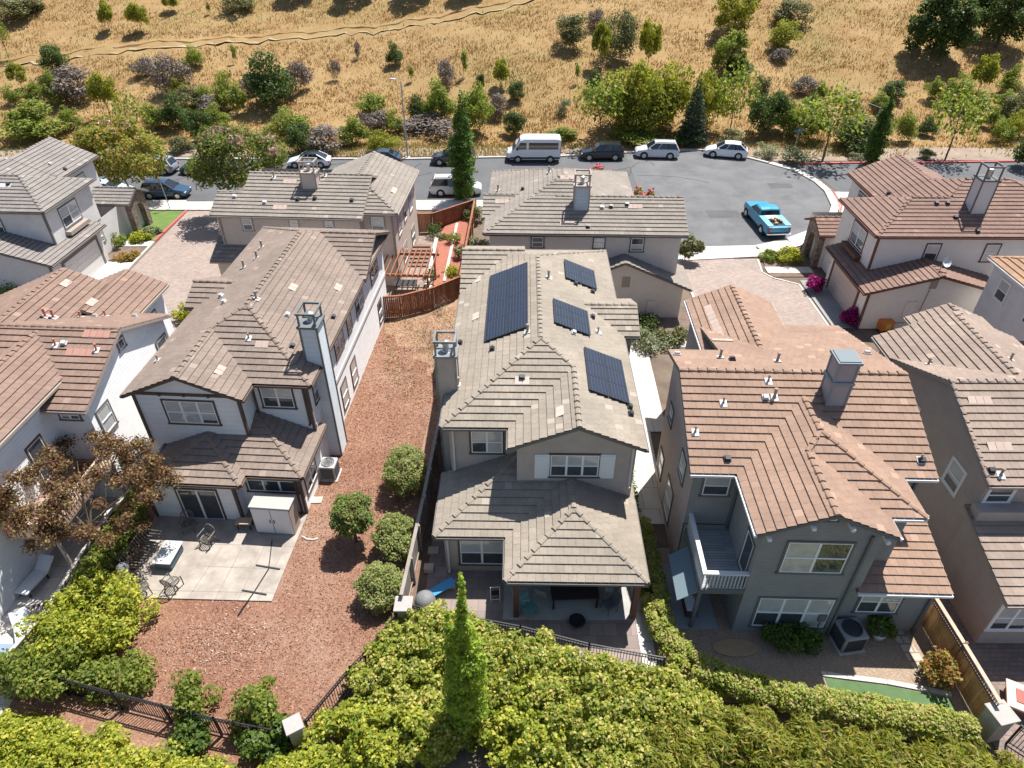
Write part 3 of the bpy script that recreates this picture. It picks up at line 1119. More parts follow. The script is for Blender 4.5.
# front wings
e0 = q5(167, 283, ZG)
fe = e0.x
h.pl('E', fe, ZG - .05, [(fe, nE - 1.2), (fe, e0.y), (fe - 2.2, e0.y), (fe - 2.2, nE - 1.2)])
h.pl('W', fe - 4.4, ZG - .05, [(fe - 4.4, nE - 1.2), (fe - 4.4, e0.y), (fe - 2.2, e0.y), (fe - 2.2, nE - 1.2)])
h.pl('E', fe - .0, ZG - .12, [(fe - 2.25, e0.y - 1.8), (fe - 4.6, e0.y - 1.8), (fe - 4.6, ym), (fe - 2.25, ym)])
h.pl('W', fe - 9.2, ZG - .12, [(fe - 9.2, nE - 1.2), (fe - 9.2, e0.y - 1.8), (fe - 4.6, e0.y - 1.8), (fe - 4.6, ym)])
h.cap((fe - 4.6, ym, ZG - .12 + 4.6 * .42), (fe - 4.6, e0.y - 1.8, ZG - .12 + 4.6 * .42), .1)
wx = xr - .3
h.foot([(xe - .35, 16.0), (xe - .35, sE + .35), (wx, sE + .35), (wx, nE - .35), (-33.5, nE - .35), (-33.5, 16.0)], 0, ZG)
h.foot([(xe - .36, 17.3), (xe - .36, sE + 2.2), (xe - 4.2, sE + 2.2), (xe - 4.2, 17.3)], ZG + .002, 6.75)
h.tri('E', wx, sE + .35, nE - .35, ZG)
h.foot([(fe - .35, nE - .36), (fe - .35, e0.y - .35), (fe - 4.05, e0.y - .35), (fe - 4.05, nE - .36)], 0, ZG - .05)
h.tri('N', e0.y - .35, fe - 4.05, fe - .35, ZG - .05)
for a, z in ((sE + 1.3, 4.6), (nE - 1.2, 4.6)):
    h.win('E', wx, a, z, .95, 1.35, 1, m=F_grey)
h.win('E', wx, sE + 1.6, 1.5, 1.3, 1.2, 2, m=F_grey)
h.win('E', wx, ym, ZG + .9, .5, .5, 1, m=F_grey, hung=False)
h.winpx('S', sE + .35, (59, 409, 80, 420), 2, m=F_grey)
h.win('E', fe - .35, nE + 1.6, 4.5, .9, 1.2, 1, m=F_grey)
dd = h.win('E', xe - .35, 22.0, 4.1, .95, 2.1, 1, hung=False, m=F_brown, sill=False)
dd.name = 'balcony_door'
# raised deck behind the tree
dk = MB()
dk.box(xe - .345, xe + 1.9, 18.5, sE + .2, 2.7, 2.85)
deck = h.part('deck', dk, mat('deck_boards', (.38, .27, .2), (.3, .21, .16)))
rr = MB()
x = xe - .3
rr.box(xe - .3, xe + 1.95, 18.42, 18.55, 3.7, 3.78)
rr.box(xe + 1.83, xe + 1.95, 18.55, sE + .1, 3.7, 3.78)
while x < xe + 1.85:
    rr.box(x, x + .06, 18.46, 18.52, 2.85, 3.7)
    x += .2
y = 18.6
while y < sE:
    rr.box(xe + 1.87, xe + 1.92, y, y + .06, 2.85, 3.7)
    y += .2
h.part('deck_rail', rr, mat('deck_rail_paint', (.5, .36, .27)), deck)
ps = MB()
for yy in (18.5, sE - .1):
    ps.box(xe + 1.8, xe + 1.92, yy, yy + .12, 0, 2.7)
h.part('deck_post', ps, F_tan, deck)
for px in ((46, 317), (54, 318)):
    h.pipe(*px, m=mat('clay_pipe', (.45, .17, .12)))
for px in ((56, 346), (65, 344), (97, 351), (81, 318), (95, 318), (106, 317), (135, 318)):
    if random.random() < .5:
        h.stub(*px)
    else:
        h.pipe(*px, h=.35, r=.045, m=mat('clay_pipe', (.45, .17, .12)))
for px in ((97, 335), (80, 353)):
    h.patch(*px, w=1.4, m=M_patch_red)
for px in ((66, 284), (92, 303)):
    h.patch(*px, w=.7)
h.finish()
HOUSE5 = h

# ================================================================== beige stucco house behind the white one
h = House('stucco_house', 'beige stucco house with a caged chimney and grey tile roof next to the pergola', -15.0, 51.0, -3.5, T_dust, W_beige, F_tan)
o = h.loc(Vector((-16.3, 46.4, 0)))
ox, oy = o.x, o.y
q = [h.loc(Vector(G(*a, ZE))) for a in ((209, 215), (362, 219), (398, 214), (417, 170))]
L, Rr, SE_, NE_ = q
yS = (L.y + Rr.y) / 2
x0, x1 = L.x, Rr.x
h.pl('S', yS, ZE, [(x0, yS), (x1, yS), (x1, yS + 4.1), (x0 + 1.9, yS + 4.1), (x0 + 1.9, yS + 2.2), (x0, yS + 2.2)][:4] if False else [(x0 + 1.9, yS), (x1, yS), (x1, yS + 4.1), (x0 + 1.9, yS + 4.1)])
h.pl('S', yS, ZE, [(x0, yS), (x0 + 1.9, yS), (x0 + 1.9, yS + 2.2), (x0, yS + 2.2)])
h.pl('N', yS + 4.4, ZE, [(x0, yS + 4.4), (x0 + 1.9, yS + 4.4), (x0 + 1.9, yS + 2.2), (x0, yS + 2.2)])
h.pl('N', yS + 8.2, ZE, [(x0 + 1.9, yS + 8.2), (x1, yS + 8.2), (x1, yS + 4.1), (x0 + 1.9, yS + 4.1)])
zr = ZE + 4.1 * .42
h.cap((x0 + 1.9, yS + 4.1, zr), (x1, yS + 4.1, zr))
h.cap((x0, yS + 2.2, ZE + 2.2 * .42), (x0 + 1.9, yS + 2.2, ZE + 2.2 * .42))
ex, ey = (SE_.x + NE_.x) / 2, SE_.y
ny = NE_.y
W_ = 7.0
h.pl('S', ey, ZE, [(ex - W_, ey), (ex, ey), (ex - W_ / 2, ey + W_ / 2)])
h.pl('E', ex, ZE, [(ex, ey), (ex, ny), (ex - W_ / 2, ny), (ex - W_ / 2, ey + W_ / 2)])
h.pl('W', ex - W_, ZE, [(ex - W_, ey), (ex - W_ / 2, ey + W_ / 2), (ex - W_ / 2, ny), (ex - W_, ny)])
ze2 = ZE + W_ / 2 * .42
h.cap((ex, ey, ZE), (ex - W_ / 2, ey + W_ / 2, ze2), .12)
h.cap((ex - W_ / 2, ey + W_ / 2, ze2), (ex - W_ / 2, ny, ze2), .1)
h.foot([(x0 + .35, yS + .35), (x1 - .35, yS + .35), (x1 - .35, ey + .35), (ex - .35, ey + .35), (ex - .35, ny - .35), (x0 + .35, ny - .35)], 0, ZE)
h.tri('E', x1 - .35, yS + .35, yS + 7.85, ZE)
for px in ((242, 217.5, 253, 231), (289.5, 219, 299, 230), (324.5, 220, 334, 232)):
    h.winpx('S', yS + .35, px, 1, m=F_tan)
h.winpx('S', ey + .35, (371, 216, 385, 235), 1, m=F_tan)
for a, z, w in ((ey + 2.0, 4.4, 1.1), (ey + 4.2, 4.6, .9), (ey + 6.6, 4.4, 1.2), (ey + 3.0, 1.6, 1.4), (ey + 6.5, 1.5, 1.2)):
    h.win('E', ex - .35, a, z, w, 1.4, 1, m=F_tan)
# low side wing
l0 = h.loc(Vector(G(210, 261, 3)))
h.pl('S', l0.y, 3.0, [(l0.x, l0.y), (l0.x + 6, l0.y), (l0.x + 6, l0.y + 2.2), (l0.x, l0.y + 2.2)])
h.foot([(l0.x + .35, l0.y + .35), (l0.x + 6, l0.y + .35), (l0.x + 6, yS + .34), (l0.x + .35, yS + .34)], 0, 3.0)
c, _q = h.hit(310, 189.5)
h.chimney(c.x - .55, c.x + .55, c.y, c.y + .9, c.z - .5, c.z + 1.15, W_beige, cage=.7, trim=F_tan)
for px in ((274, 178), (325, 176)):
    h.pipe(*px)
for px in ((235, 197), (265, 203), (352, 201), (298, 200), (315, 199)):
    h.stub(*px)
for px in ((290, 182), (280, 208), (394, 191)):
    h.patch(*px, w=.9)
h.downpipe(x0 + .5, yS + .29, .1, 6.0)
h.downpipe(ex - .5, ey + .29, .1, 6.0)
h.finish()

# ================================================================== pale stucco house behind the solar house
h = House('stucco_house', 'pale stucco house with grey tile roof and garage gable behind the solar panels', 5.0, 48.5, -1.6, T_dust, W_pale, F_grey)
q = [h.loc(Vector(G(*a, ZE))) for a in ((484, 233), (689, 236))]
yS = (q[0].y + q[1].y) / 2
x0, x1 = q[0].x, q[1].x
yr = yS + 3.35
h.pl('S', yS, ZE, [(x0, yS), (x1, yS), (x1, yr), (x0 + 3.35, yr)])
h.pl('N', yS + 6.7, ZE, [(x0 + 3.35, yr), (x1, yr), (x1, yS + 6.7), (x0 + 3, yS + 6.7)])
h.cap((x0 + 5, yr, ZE + 3.35 * .42), (x1, yr, ZE + 3.35 * .42))
fx1 = x0 + 11.0
hw = (fx1 - x0) / 2
p8 = .40
fy = h.loc(Vector(G(570, 172, ZE))).y
zA = ZE + hw * p8
h.pl('W', x0, ZE + .01, [(x0, yS), (x0 + hw, yS + hw), (x0 + hw, fy - hw), (x0, fy)], p=p8)
h.pl('S', yS, ZE + .015, [(x0, yS), (x0 + hw, yS + hw), (fx1, yS)], p=p8)
h.pl('E', fx1, ZE + .01, [(fx1, yS), (x0 + hw, yS + hw), (x0 + hw, fy - hw), (fx1, fy)], p=p8)
h.pl('N', fy, ZE + .01, [(x0, fy), (fx1, fy), (x0 + hw, fy - hw)], p=p8)
h.cap((x0, yS, ZE), (x0 + hw, yS + hw, zA), .12)
h.cap((fx1 - 2.1, yS + 2.1, ZE + 2.1 * p8), (x0 + hw, yS + hw, zA), .12)
h.cap((x0, fy, ZE), (x0 + hw, fy - hw, zA), .1)
h.cap((fx1, fy, ZE), (x0 + hw, fy - hw, zA), .1)
h.gable_x(x0 - .3, x0 + 3.5, yS + 2.6, yS + 7.0, ZE)
h.foot([(x0 + .35, yS + .35), (x1 - .4, yS + .35), (x1 - .4, yS + 6.3), (fx1 - .35, yS + 6.3), (fx1 - .35, fy - .35), (x0 + .35, fy - .35)], 0, ZE)
h.tri('E', x1 - .4, yS + .35, yS + 6.35, ZE)
for px in ((531, 236, 544, 248), (593, 237, 605, 249), (630, 237, 644, 252)):
    h.winpx('S', yS + .35, px, 1, m=F_grey)
# garage gable
g0 = h.loc(Vector(G(678, 318, 0)))
gy = g0.y
ga, gb = h.on('S', gy - .35, 691, 290), h.on('S', gy - .35, 626, 263)
hg = ga.x - gb.x
pg = (gb.z - ga.z) / hg
h.gable_y(gy - .35, yS + 2.5, gb.x - hg, ga.x, ga.z, p=pg, capit=False)
h.foot([(gb.x - hg + .4, gy), (g0.x, gy), (g0.x, yS + 2.5), (gb.x - hg + .4, yS + 2.5)], 0, ga.z + .05)
h.tri('S', gy, gb.x - (g0.x - gb.x), g0.x, ga.z + .05, p=pg)
v = h.on('S', gy, 626, 282)
h.box('gable_vent', F_tan, v.x - .28, v.x + .28, gy - .04, gy - .003, v.z - .4, v.z + .4)
v = h.on('S', gy, 651, 306)
h.box('meter_box', W_pale, v.x - .3, v.x + .3, gy - .09, gy - .003, v.z - .5, v.z + .5, bevel=.01)
c, _q = h.hit(581, 211)
h.chimney(c.x - .52, c.x + .52, c.y, c.y + .9, c.z - .5, c.z + 1.7, mat('chimney_siding_bluegrey', (.50, .54, .57), (.45, .49, .52), siding=.25), cage=.7, trim=F_tan)
for px in ((498, 191), (575, 168), (549, 173)):
    h.pipe(*px)
for px in ((611, 207), (602, 208), (627, 205), (523, 190), (588, 227)):
    h.stub(*px)
for px in ((635, 207), (567, 224), (502, 202), (567, 178)):
    h.patch(*px, w=.9)
h.finish()


# ================================================================== the two houses of the third type, mirrored
def third_type(label, mx, ax, ay, yaw, roof, wall, trim, name, ent):
    """mx = +1: west corner at (ax, ay); -1: mirrored"""
    h = House(name, label, ax + mx * 8, ay + 4, yaw, roof, wall, trim)
    X = lambda x: ax + mx * (x - 24.9)
    Y = lambda y: ay + (y - 43.3)
    D = {'S': 'S', 'N': 'N', 'W': 'W' if mx > 0 else 'E', 'E': 'E' if mx > 0 else 'W'}

    def pl(d, e, ze, pts, **k):
        h.pl(D[d], X(e) if d in 'WE' else Y(e), ze, [(X(x), Y(y)) for x, y in pts], **k)

    def cp(a, b, r=.13):
        h.cap((X(a[0]), Y(a[1]), a[2]), (X(b[0]), Y(b[1]), b[2]), r)
    pl('S', 43.3, ZE, [(24.9, 43.3), (31.2, 43.3), (31.2, 46.7), (28.3, 46.7)])
    pl('S', 43.3, ZE, [(31.2, 43.3), (41.0, 43.3), (35.9, 48.4), (32.7, 48.4), (31.2, 46.9)])
    pl('W', 24.9, ZE, [(24.9, 43.3), (28.3, 46.7), (24.9, 50.1)])
    pl('N', 50.1, ZE, [(24.9, 50.1), (28.3, 46.7), (32.0, 46.7), (32.0, 50.1)])
    cp((24.9, 43.3, ZE), (28.3, 46.7, 7.528))
    cp((28.3, 46.7, 7.528), (31.0, 46.7, 7.528))
    pl('W', 27.6, ZE, [(27.6, 43.35), (32.7, 48.4), (32.7, 48.5), (27.6, 53.6)])
    pl('N', 53.6, ZE, [(27.6, 53.6), (41.0, 53.6), (35.9, 48.5), (32.7, 48.5)])
    pl('E', 41.0, ZE, [(41.0, 43.3), (41.0, 53.5), (35.9, 48.4)])
    cp((41.0, 43.3, ZE), (35.9, 48.4, 8.242))
    cp((32.7, 48.4, 8.242), (35.9, 48.4, 8.242))
    pl('W', 27.6, ZE + .02, [(27.6, 50.0), (31.2, 50.0), (31.2, 55.6), (27.6, 55.6)])
    pl('E', 34.8, ZE + .02, [(34.8, 50.0), (31.2, 50.0), (31.2, 55.6), (34.8, 55.6)])
    cp((31.2, 51.8, ZE + 1.53), (31.2, 55.6, ZE + 1.53), .1)
    h.foot([(X(a), Y(b)) for a, b in ((25.25, 43.65), (40.6, 43.65), (40.6, 53.2), (34.4, 53.2), (34.4, 55.2), (27.95, 55.2), (27.95, 49.75), (25.25, 49.75))], 2.9, ZE)
    h.foot([(X(a), Y(b)) for a, b in ((25.3, 43.7), (40.5, 43.7), (40.5, 55.1), (25.3, 55.1))], 0, 2.898)
    h.tri('N', Y(55.2), min(X(27.95), X(34.4)), max(X(27.95), X(34.4)), ZE)
    # garage gable towards us
    p = .28
    pl('W', 24.1, 3.0, [(24.1, 40.9), (28.9, 40.9), (28.9, 48.3), (24.1, 48.3)], p=p)
    pl('E', 33.7, 3.0, [(33.7, 40.9), (28.9, 40.9), (28.9, 48.3), (33.7, 48.3)], p=p)
    cp((28.9, 40.9, 3 + 4.8 * p), (28.9, 43.6, 3 + 4.8 * p), .12)
    h.foot([(X(a), Y(b)) for a, b in ((24.55, 41.25), (33.3, 41.25), (33.3, 43.68), (25.29, 43.68), (25.29, 47.9), (24.55, 47.9))], 0, 3.0)
    h.tri('S', Y(41.25), min(X(24.55), X(33.25)), max(X(24.55), X(33.25)), 3.0, p=p)
    # entry porch roof with stone arch
    pl('S', 50.2 + ent, 3.0, [(24.2, 50.2 + ent), (27.9, 50.2 + ent), (27.9, 51.9 + ent), (24.2, 51.9 + ent)], p=.5)
    pl('N', 53.6 + ent, 3.0, [(24.2, 53.6 + ent), (27.9, 53.6 + ent), (27.9, 51.9 + ent), (24.2, 51.9 + ent)], p=.5)
    cp((24.2, 51.9 + ent, 3.85), (27.9, 51.9 + ent, 3.85), .11)
    st = MB()
    a0, a1, am = Y(50.6 + ent), Y(53.2 + ent), Y(51.9 + ent)
    xo, xi = X(24.45), X(24.95)
    pts = []
    arch = [(am - .75, 0)] + [(am + .75 * math.cos(R(t)), 1.7 + .75 * math.sin(R(t))) for t in range(180, -1, -20)] + [(am + .75, 0)]
    outer = [(a1, 0), (a1, 3.0), (am, 3.7), (a0, 3.0), (a0, 0)]
    # front face in two halves
    halfL = [(a0, 0), (am - .75, 0)] + [q for q in arch[1:6]] + [(am, 2.45), (am, 3.7), (a0, 3.0)]
    halfR = [(am + .75, 0), (a1, 0), (a1, 3.0), (am, 3.7), (am, 2.45)] + [q for q in arch[6:-1]]
    for x in (xo, xi):
        st.poly([(x, a, z) for a, z in halfL])
        st.poly([(x, a, z) for a, z in halfR])
    for (a, z), (b, w) in zip(arch, arch[1:]):
        st.poly([(xo, a, z), (xo, b, w), (xi, b, w), (xi, a, z)])
    for a in (a0, a1):
        st.poly([(xo, a, 0), (xi, a, 0), (xi, a, 3.0), (xo, a, 3.0)])
    h.part('entry_arch', st, W_stone)
    h.foot([(X(a), Y(b + ent)) for a, b in ((24.96, 50.62), (27.6, 50.62), (27.6, 53.1), (24.96, 53.1))], 0, 2.9)
    # garage door
    F = 'W' if mx > 0 else 'E'
    o_, T, N = h.axes(F, X(24.55), Y(44.9), 0)
    gd = MB()
    gd.obox(o_ - T * 2.2 + N * .003, T * 4.4, Vector((0, 0, 2.25)), N * .03)
    for k in range(1, 5):
        gd.obox(o_ - T * 2.2 + N * .03 + Vector((0, 0, k * .45)), T * 4.4, Vector((0, 0, .02)), N * .012)
    h.part('garage_door', gd, mat('garage_door_paint', (.55, .45, .4) if mx > 0 else (.6, .58, .56), rough=.5))
    gt = MB()
    gt.obox(o_ - T * 2.45 + N * .004, T * .24, Vector((0, 0, 2.5)), N * .06)
    gt.obox(o_ + T * 2.21 + N * .004, T * .24, Vector((0, 0, 2.5)), N * .06)
    gt.obox(o_ - T * 2.21 + N * .004 + Vector((0, 0, 2.26)), T * 4.42, Vector((0, 0, .24)), N * .06)
    h.part('garage_door_surround', gt, trim)
    h.win(F, X(25.25), Y(46.4), 4.7, 2.2, 1.5, 2, m=trim)
    bx = MB()
    o_, T, N = h.axes(F, X(25.25), Y(46.4), 3.45)
    bx.obox(o_ - T * 1.3 + N * .003, T * 2.6, Vector((0, 0, .3)), N * .45)
    h.part('window_box', bx, trim if mx > 0 else F_tan)
    h.win(F, X(27.95), Y(52.6), 4.7, 1.6, 1.3, 2, m=trim)
    for a in (29.2, 33.3, 38.2):
        h.win('S', Y(43.65), X(a), 4.75, .9, 1.25, 1, m=trim)
    h.win(F, X(25.3), Y(48.9), 1.6, .7, .9, 1, m=trim)
    h.boards([(X(25.25), Y(43.65), 3.2, ZE - .1), (X(24.55), Y(41.25), 0, 2.9), (X(27.95), Y(49.75), 3, ZE - .1)])
    return h, X, Y


h, X, Y = third_type('cream house with rust trim, tall chimney and magenta bougainvillea by its garage', 1, 24.44, 43.5, -.6, T_rust, W_cream, F_rust, 'stucco_house', 0)
v = h.on('S', Y(41.25), 909, 309)
h.box('meter_box', W_cream, v.x - .35, v.x + .35, Y(41.25) - .1, Y(41.25) - .003, v.z - .6, v.z + .6, bevel=.01)
v = h.on('S', Y(41.25), 934, 284)
h.box('gable_vent', F_tan, v.x - .25, v.x + .25, Y(41.25) - .04, Y(41.25) - .003, v.z - .35, v.z + .35)
dc = MB()
dc.path([(v.x - .15, Y(41.25) - .04, v.z - .4), (v.x - .3, Y(41.25) - .04, .6), (v.x - 2.2, Y(41.25) - .04, .5)], .03)
h.part('conduit', dc, F_tan)
b = h.on('W', 33.2, 972, 206)
c, _q = h.hit(974, 214)
h.chimney(c.x - .3, c.x + .75, c.y, c.y + 1.0, c.z - .5, c.z + 2.3, mat('chimney_pale', (.58, .56, .56)), cage=.8, trim=F_slate)
for px in ((936, 204), (955, 218), (977, 232), (947, 204), (889, 194)):
    h.stub(*px)
h.patch(944, 175, w=1.2)
# satellite dish on the garage ridge
q, n = h.hit(940, 270)
if q is not None:
    ds = MB()
    ds.tube(q, q + Vector((0, 0, .55)), .03, .03, 6)
    dsh = h.part('dish_mount', ds, M_metal)
    dd = MB()
    c0 = q + Vector((.05, -.12, .65))
    ax = Vector((.35, -.75, .5)).normalized()
    e1 = ax.cross(Vector((0, 0, 1))).normalized()
    e2 = e1.cross(ax)
    ring = []
    for rr_, dp in ((.02, 0), (.2, .03), (.36, .1), (.42, .15)):
        for k in range(14):
            t = 2 * math.pi * k / 14
            ring.append(c0 + e1 * (rr_ * math.cos(t)) + e2 * (rr_ * math.sin(t) * .85) + ax * dp)
    dd.faces(ring, [(j * 14 + k, j * 14 + (k + 1) % 14, (j + 1) * 14 + (k + 1) % 14, (j + 1) * 14 + k) for j in range(3) for k in range(14)])
    dd.tube(c0 - e2 * .3 + ax * .1, c0 + ax * .4, .015, .015, 5)
    h.part('satellite_dish', dd, mat('dish_grey', (.55, .55, .55), rough=.5), dsh)
h.finish()
HOUSE9 = h

h, X, Y = third_type('light grey house with stone entry arch beside the small lawn', -1, -36.65, 45.5, -3.0, T_grey, W_grey, F_grey, 'stucco_house', 2.2)
for px in ((65, 170), (9, 185), (50, 165)):
    h.stub(*px)
h.patch(5, 186, w=1.0, m=mat('pale_grey_tile', (.5, .48, .46)))
h.finish()
HOUSE6 = h

# ================================================================== taupe house, right edge
h = House('stucco_house', 'taupe stucco house with brown tile roof at the right edge beyond the board fence', 25.0, 25.0, -.3, T_taupe, W_mauve, F_tan)
q = lambda px, py, z: h.loc(Vector(G(px, py, z)))
xw = 19.2
yS, yN = q(983, 485, ZE).y, 28.8
ym = (yS + yN) / 2
h.pl('S', yS, ZE, [(xw, yS), (34, yS), (34, ym), (xw, ym)])
h.pl('N', yN, ZE, [(xw, yN), (34, yN), (34, ym), (xw, ym)])
zr = ZE + (ym - yS) * .42
h.cap((xw, ym, zr), (34, ym, zr))
h.cap((xw + .1, yS, ZE), (xw + .1, ym, zr), .1)
xm4 = (xw - .05 + 26.5) / 2
h.pl('W', xw - .05, ZE + .03, [(xw - .05, 28.7), (xw - .05, 30.8), (xm4, 30.8), (xm4, 25.0)])
h.pl('E', 26.5, ZE + .03, [(26.5, 28.7), (26.5, 30.8), (xm4, 30.8), (xm4, 25.0)])
h.cap((xm4, 25.3, ZE + .03 + (xm4 - xw + .05) * .42), (xm4, 30.8, ZE + .03 + (xm4 - xw + .05) * .42))
h.gable_y(27.0, 33.0, 21.9, 26.1, ZE - .1)
h.foot([(xw + .35, yS + .35), (33, yS + .35), (33, 30.45), (xw + .35, 30.45)], 0, ZE)
h.tri('W', xw + .35, yS + .35, yN - .35, ZE)
h.foot([(22.25, 30.46), (25.75, 30.46), (25.75, 32.65), (22.25, 32.65)], 0, ZE - .1)
# low roof
h.pl('S', 16.2, 3.2, [(xw - .05, 16.2), (34, 16.2), (34, 20.3), (xw - .05, 20.3)], p=.3)
h.foot([(xw + .2, 16.55), (33, 16.55), (33, yS + .36), (xw + .2, yS + .36)], 0, 3.25)
h.walls.poly([(xw + .2, 16.55, 3.25), (xw + .2, yS + .36, 3.25), (xw + .2, yS + .36, 4.3), (xw + .2, 16.55, 3.27)])
par = MB()
par.box(xw + .1, 21.4, yS - .25, yS + .32, 4.2, 4.75)
h.part('ledge', par, W_mauve)
for a, z in ((26.2, 4.6), (21.9, 4.5)):
    h.win('W', xw + .35, a, z, 1.0, 1.3, 1, m=F_white)
h.winpx('S', yS + .35, (986, 486, 1013, 503), 1, m=F_white)
h.winpx('S', 16.55, (994, 604, 1034, 630), 2, m=F_white)
for px in ((928, 365), (1000, 476), (1010, 360)):
    h.pipe(*px, h=.35, r=.05)
h.stub(990, 471)
for px in ((979, 401), (999, 447)):
    h.patch(*px, w=1.1)
h.finish()

# ================================================================== grey-white house with orange-tan roof, right edge above
h = House('stucco_house', 'light grey two-storey house with pale orange roof cut by the right edge', 36.0, 35.0, 0.0, T_orange, W_grey, F_white)
q = [Vector(G(*a, ZE)) for a in ((989, 257), (1024, 286))]
xw, yn = 30.77, q[0].y
h.pl('W', xw, ZE, [(xw, 26), (xw, yn), (xw + 5, yn - 5), (xw + 5, 31)])
h.pl('N', yn, ZE, [(xw, yn), (xw + 10, yn), (xw + 5, yn - 5)])
h.pl('E', xw + 10, ZE, [(xw + 10, 26), (xw + 10, yn), (xw + 5, yn - 5), (xw + 5, 31)])
h.pl('S', 26, ZE, [(xw, 26), (xw + 10, 26), (xw + 5, 31)])
h.cap((xw, yn, ZE), (xw + 5, yn - 5, ZE + 2.1))
h.foot([(xw + .35, 26.4), (xw + 9.6, 26.4), (xw + 9.6, yn - .35), (xw + .35, yn - .35)], 0, ZE)
for a in (38.2, 35.2, 31.5):
    h.win('W', xw + .35, a, 4.7, .95, 1.3, 1, m=F_white)
h.finish()
# ================================================================== ground, street, paving
M_soil = mat('soil_brown', (0.17, 0.125, 0.09), (0.11, 0.08, 0.06), nscale=0.8, bump=0.6, bscale=14, stain=(0.3, .5, (.2, .16, .11)))
M_dry = mat('dry_grass_ground', (0.275, 0.170, 0.075), (0.35, 0.24, 0.115), nscale=0.4, bump=1.0, bscale=2.6, detail=11, stain=(0.05, .85, (0.217, 0.174, 0.065)), rough=.95, spec=.1)
M_mulch = mat('wood_chips', (0.194, 0.086, 0.053), (0.329, 0.194, 0.129), nscale=.3, detail=9, vor=15.0, vcols=[(0.212, 0.090, 0.053), (0.261, 0.118, 0.071), (0.164, 0.070, 0.044), (0.300, 0.157, 0.097), (0.223, 0.099, 0.060), (0.136, 0.063, 0.042), (0.358, 0.226, 0.154), (0.203, 0.095, 0.057)], bump=.6, stain=(.16, .6, (0.387, 0.271, 0.199)))
M_asph = mat('asphalt', (0.095, 0.096, 0.10), (0.12, 0.12, 0.122), nscale=.3, bump=.25, bscale=25, detail=10, stain=(.25, .8, (.085, .085, .09)))
M_asph2 = mat('asphalt_court', (0.155, 0.155, 0.157), (0.115, 0.115, 0.118), nscale=.35, bump=.25, bscale=25, detail=11, stain=(.45, .7, (.08, .08, .083)))
M_conc = mat('concrete_pale', (0.58, 0.54, 0.49), (0.50, 0.465, 0.42), nscale=.7, bump=.15, bscale=30, brick=(1.5, 1.5, .025, (.6, .6, .6)), stain=(.5, .4, (.4, .37, .33)))
M_patio = mat('concrete_patio', (0.42, 0.365, 0.31), (0.27, 0.235, 0.20), nscale=1.1, bump=.15, bscale=30, detail=10, stain=(.8, .8, (.24, .205, .175)))
M_kerb = mat('kerb_concrete', (0.50, 0.47, 0.43), (0.42, 0.395, 0.36), nscale=2)
M_redkerb = mat('kerb_red_paint', (0.50, 0.10, 0.10), (0.4, 0.12, 0.11), nscale=3)
M_paver = mat('pavers_pinkish', (0.348, 0.277, 0.233), (0.296, 0.237, 0.204), nscale=.5, brick=(.24, .12, .006, (.5, .5, .5)), bump=.2, bscale=20, stain=(.3, .35, (.33, .27, .235)))
M_paver_dk = mat('pavers_brown', (0.24, 0.18, 0.15), (0.19, 0.145, 0.125), nscale=.6, brick=(.3, .2, .01, (.5, .5, .5)), stain=(.5, .4, (.3, .24, .2)))
M_gravel = mat('gravel_tan', (0.36, 0.27, 0.19), (0.27, 0.2, 0.145), vor=22, vcols=[(.38, .28, .2), (.3, .22, .15), (.45, .35, .26), (.24, .17, .12)], bump=.5)
M_lawn = mat('lawn_green', (0.10, 0.17, 0.035), (0.14, 0.20, 0.05), nscale=1.5, bump=.7, bscale=40)
M_turf = mat('artificial_turf', (0.10, 0.17, 0.07), (0.08, 0.14, 0.055), nscale=2, bump=.5, bscale=60)
M_bark_bed = mat('planting_bed_mulch', (0.14, 0.09, 0.07), (0.2, 0.14, 0.11), nscale=2, bump=.8, bscale=16)

# base sheet: flat estate, then the hill, out to the horizon
xs = np.concatenate([np.arange(-400, -120, 20), np.arange(-120, 120, 1.0), np.arange(120, 401, 20)])
ys = np.concatenate([np.arange(-150, -20, 20), np.arange(-20, 76, 4), np.arange(77, 135, 0.8), np.arange(135, 420, 10)])
XX, YY = np.meshgrid(xs, ys)
ZZ = hill_zv(XX, np.minimum(YY, 190))
rough = rng.normal(0, .07, XX.shape) * (YY > 82)
ZZ = np.where(YY < 80.5, -0.03, ZZ + rough)
ny, nx = XX.shape


def grid(name, j0, j1, m):
    V = np.stack([XX[j0:j1], YY[j0:j1], ZZ[j0:j1]], -1).reshape(-1, 3)
    n = j1 - j0
    i = np.arange((n - 1) * (nx - 1))
    r, c = i // (nx - 1), i % (nx - 1)
    a = r * nx + c
    F = np.stack([a, a + 1, a + nx + 1, a + nx], -1)
    me = bpy.data.meshes.new(name)
    me.vertices.add(len(V))
    me.vertices.foreach_set('co', V.ravel())
    me.loops.add(F.size)
    me.loops.foreach_set('vertex_index', F.ravel())
    me.polygons.add(len(F))
    me.polygons.foreach_set('loop_start', np.arange(0, F.size, 4))
    me.polygons.foreach_set('use_smooth', np.ones(len(F), bool))
    me.update()
    me.materials.append(m)
    o = bpy.data.objects.new(name, me)
    COL.objects.link(o)
    return tag(o, kind='structure')


jm = int(np.searchsorted(ys, 79.0))
grid('ground', 0, jm + 1, M_soil)
grid('hillside', jm, ny, M_dry)


def arc(cx, cy, r, a0, a1, n=24):
    return [(cx + r * math.cos(R(a0 + (a1 - a0) * k / n)), cy + r * math.sin(R(a0 + (a1 - a0) * k / n))) for k in range(n + 1)]


